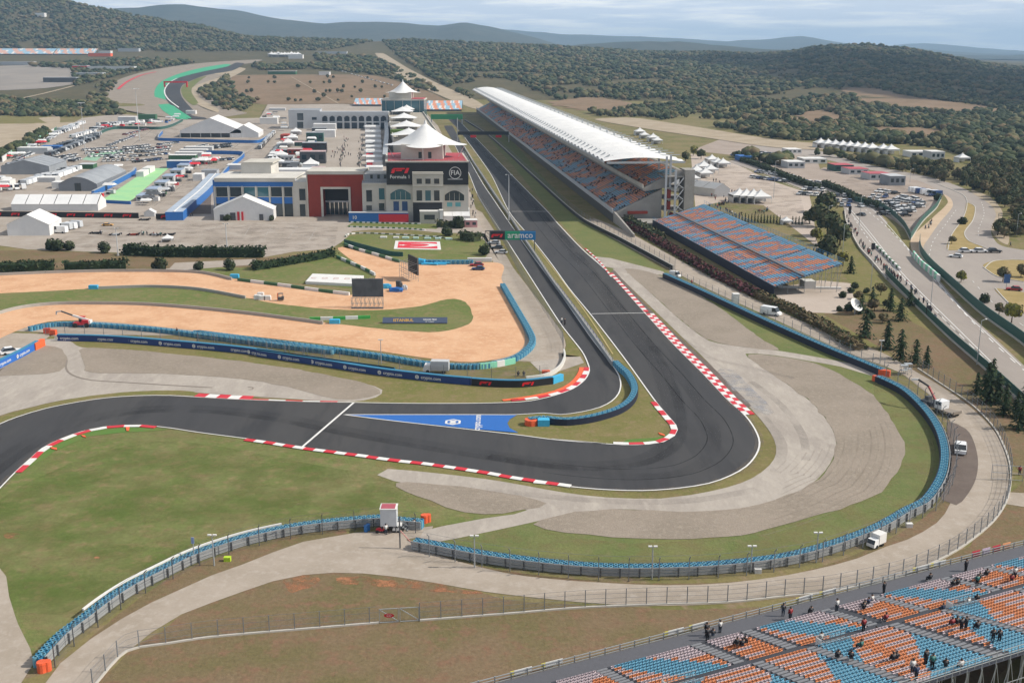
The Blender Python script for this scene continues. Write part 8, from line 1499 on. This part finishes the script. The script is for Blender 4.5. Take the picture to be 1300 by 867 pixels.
for i, (px0, px1, py, pyt, m) in enumerate(((92, 110, 88.5, 84, m_f1red), (111, 170, 90, 85, m_white), (0, 42, 83, 79, m_lgrey), (55, 96, 105, 99, m_dkgrey), (97, 130, 98, 93, m_lgrey), (112, 140, 72, 68, m_orange), (340, 366, 72, 68, m_white), (366, 384, 75, 70, m_white), (400, 440, 69, 66, m_lgrey), (0, 28, 66, 62, m_white), (125, 140, 69, 65, m_white), (150, 176, 66, 62, m_lgrey), (340, 375, 95, 91, m_gblock), (405, 418, 96, 92, m_white), (45, 56, 22, 17, m_white), (208, 238, 111, 109, m_f1red))):
    Y = G((px0+px1)/2, py).y; a = px_rect(px0, pyt, px1, py, Y); t = empty('far_shed', (a[0], Y, a[2]), 'distant %s shed' % ('red' if m is m_f1red else 'orange' if m is m_orange else 'green' if m is m_gblock else 'dark' if m is m_dkgrey else 'white') if i != 15 else 'red arch sign over the distant bend', 'building' if i != 15 else 'sign', 'distant sheds' if i != 15 else None)
    if m is not m_dkgrey and i != 15: t['label'] = t['label']+' beyond the paddock'
    elif i != 15: t['label'] = 'long dark shed on the distant tarmac at left'
    b = MB(); b.bb(a[0], a[1], Y, Y+(14 if i != 15 else 2), a[2] if i != 15 else a[2]+6, a[3] if i != 15 else a[3]+6); b.build('wall', m, t)
    if i == 15: b = MB(); b.bb(a[0], a[0]+2, Y, Y+2, a[2]-2, a[2]+5.9); b.bb(a[1]-2, a[1], Y, Y+2, a[2]-2, a[2]+5.9); b.build('leg', m, t)
    else: b = MB(); b.bb(a[0]-.3, a[1]+.3, Y-.3, Y+14.3, a[3]+.01, a[3]+.6); b.build('roof', m_lgrey, t)
for i in range(9): put_pagoda(345+i*4.2+random.random(), 71.5+random.random()*1.5, 14, 'tiny white pointed tent on the far ridge', 'pointed tents on the far ridge').location = G(345+i*4.2, 71.5+random.random()*1.5)
car_row((408, 84), (500, 110), 10, 'in the queue beside the far road', 'cars queued beside the far road', ['white', 'silver', 'white'], pitch=22, fill=.9)
for o in bpy.data.objects:
    if o.get('group') == 'cars queued beside the far road': o.location.z = T(o.location.x, o.location.y)+.3; o.scale = (1.3, 1.3, 1.3)
# ---- ridges
m_hill = M('wooded_hill', '#464b42', '#54554c', '#3e453e', big=300, mid=70, var=.22, bump=.6, fine=60)
def ridge(sil, D, dep, seed):
    xs_ = np.linspace(sil[0][0], sil[-1][0], 150); b = MB(); nj = 14; sx = [s[0] for s in sil]; sy = [s[1] for s in sil]
    for px in xs_:
        py = float(np.interp(px, sx, sy)); c = W(px, py, D)
        for j in range(nj+1):
            t = j/nj; y = D-dep*(1-t*1.25); f = sst(min(1, t*1.25)) if t < .8 else 1-.6*sst((t-.8)/.2)
            z = 12+max(0, c.z-12)*f*(1+.10*noise.noise(Vector((c.x/600, y/600, seed)))*(1-abs(f-1) if t < .8 else 1)*(0 if abs(t-.8) < .04 else 1))+(noise.noise(Vector((c.x/220, y/220, seed)))*9 if t > .05 else 0)
            b.v.append((c.x*(y/D)**.35, y, z))
    n = nj+1; b.f = [(i*n+j, (i+1)*n+j, (i+1)*n+j+1, i*n+j+1) for i in range(len(xs_)-1) for j in range(nj)]; b.m = [0]*len(b.f); b.build('hills', m_hill, kind='structure', smooth=True)
ridge([(-300,30),(60,18),(130,12),(200,9),(245,8),(300,14),(360,25),(420,31),(480,28),(520,30),(560,33),(590,29),(620,35),(650,42),(680,48),(705,55),(740,62)], 7000, 2600, 1)
ridge([(500,60),(560,50),(625,36),(700,43),(780,46),(860,49),(920,53),(975,50),(1010,47),(1070,56),(1130,60),(1200,66)], 11500, 3000, 2)
ridge([(690,66),(730,58),(770,55),(820,52),(860,52),(900,58),(960,62),(1020,66)], 5200, 1300, 3)
ridge([(1080,64),(1130,58),(1170,55),(1220,60),(1300,67),(1400,70),(1600,74)], 15000, 3500, 4); ridge([(1150,74),(1200,70),(1250,71),(1300,70),(1450,72)], 8000, 1800, 5); ridge([(-900,50),(-500,30),(-300,24),(-100,36),(100,50)], 8500, 2000, 6)
# ---- a real cloud high above, out of the frame, that shades the far right slope
cb_ = MB(); BAND = [(840,74),(960,71),(1060,66),(1180,74),(1290,92),(1340,104),(1340,136),(1240,130),(1150,118),(1040,98),(940,88),(860,82)]; n_ = 0
while n_ < 260:
    px, py = R.uniform(840, 1340), R.uniform(66, 136)
    if not inpoly(px, py, BAND): continue
    g = G(px, py) if py > 66 else None
    if g is None or g.y > 3300: continue
    n_ += 1; c = g+sd*((1050-g.z)/sd.z); rx = R.uniform(45, 95); q_ = iv*(1+R.uniform(-.12, .12, (12, 1))); cb_.add([(v[0]*rx+c.x, v[1]*rx+c.y, 1050+v[2]*45) for v in q_], [tuple(int(i) for i in f) for f in ifc])
cb_.build('cloud', M('cloud_white', '#ffffff', var=.01, rough=1), kind='structure', smooth=True)
# ---- air
hb = bpy.data.materials.new('haze'); hb.use_nodes = True; nt = hb.node_tree; nt.nodes.clear(); o_ = nt.nodes.new('ShaderNodeOutputMaterial'); pv = nt.nodes.new('ShaderNodeVolumePrincipled'); pv.inputs['Color'].default_value = (.5, .74, 1, 1); pv.inputs['Density'].default_value = .00009; pv.inputs['Anisotropy'].default_value = .2; nt.links.new(pv.outputs[0], o_.inputs['Volume'])
b = MB(); b.bb(-16500, 16500, -400, 18700, -30, 345); hz = b.build('haze', hb, kind='stuff'); 
SC.cycles.volume_bounces = 0; SC.cycles.max_bounces = 6
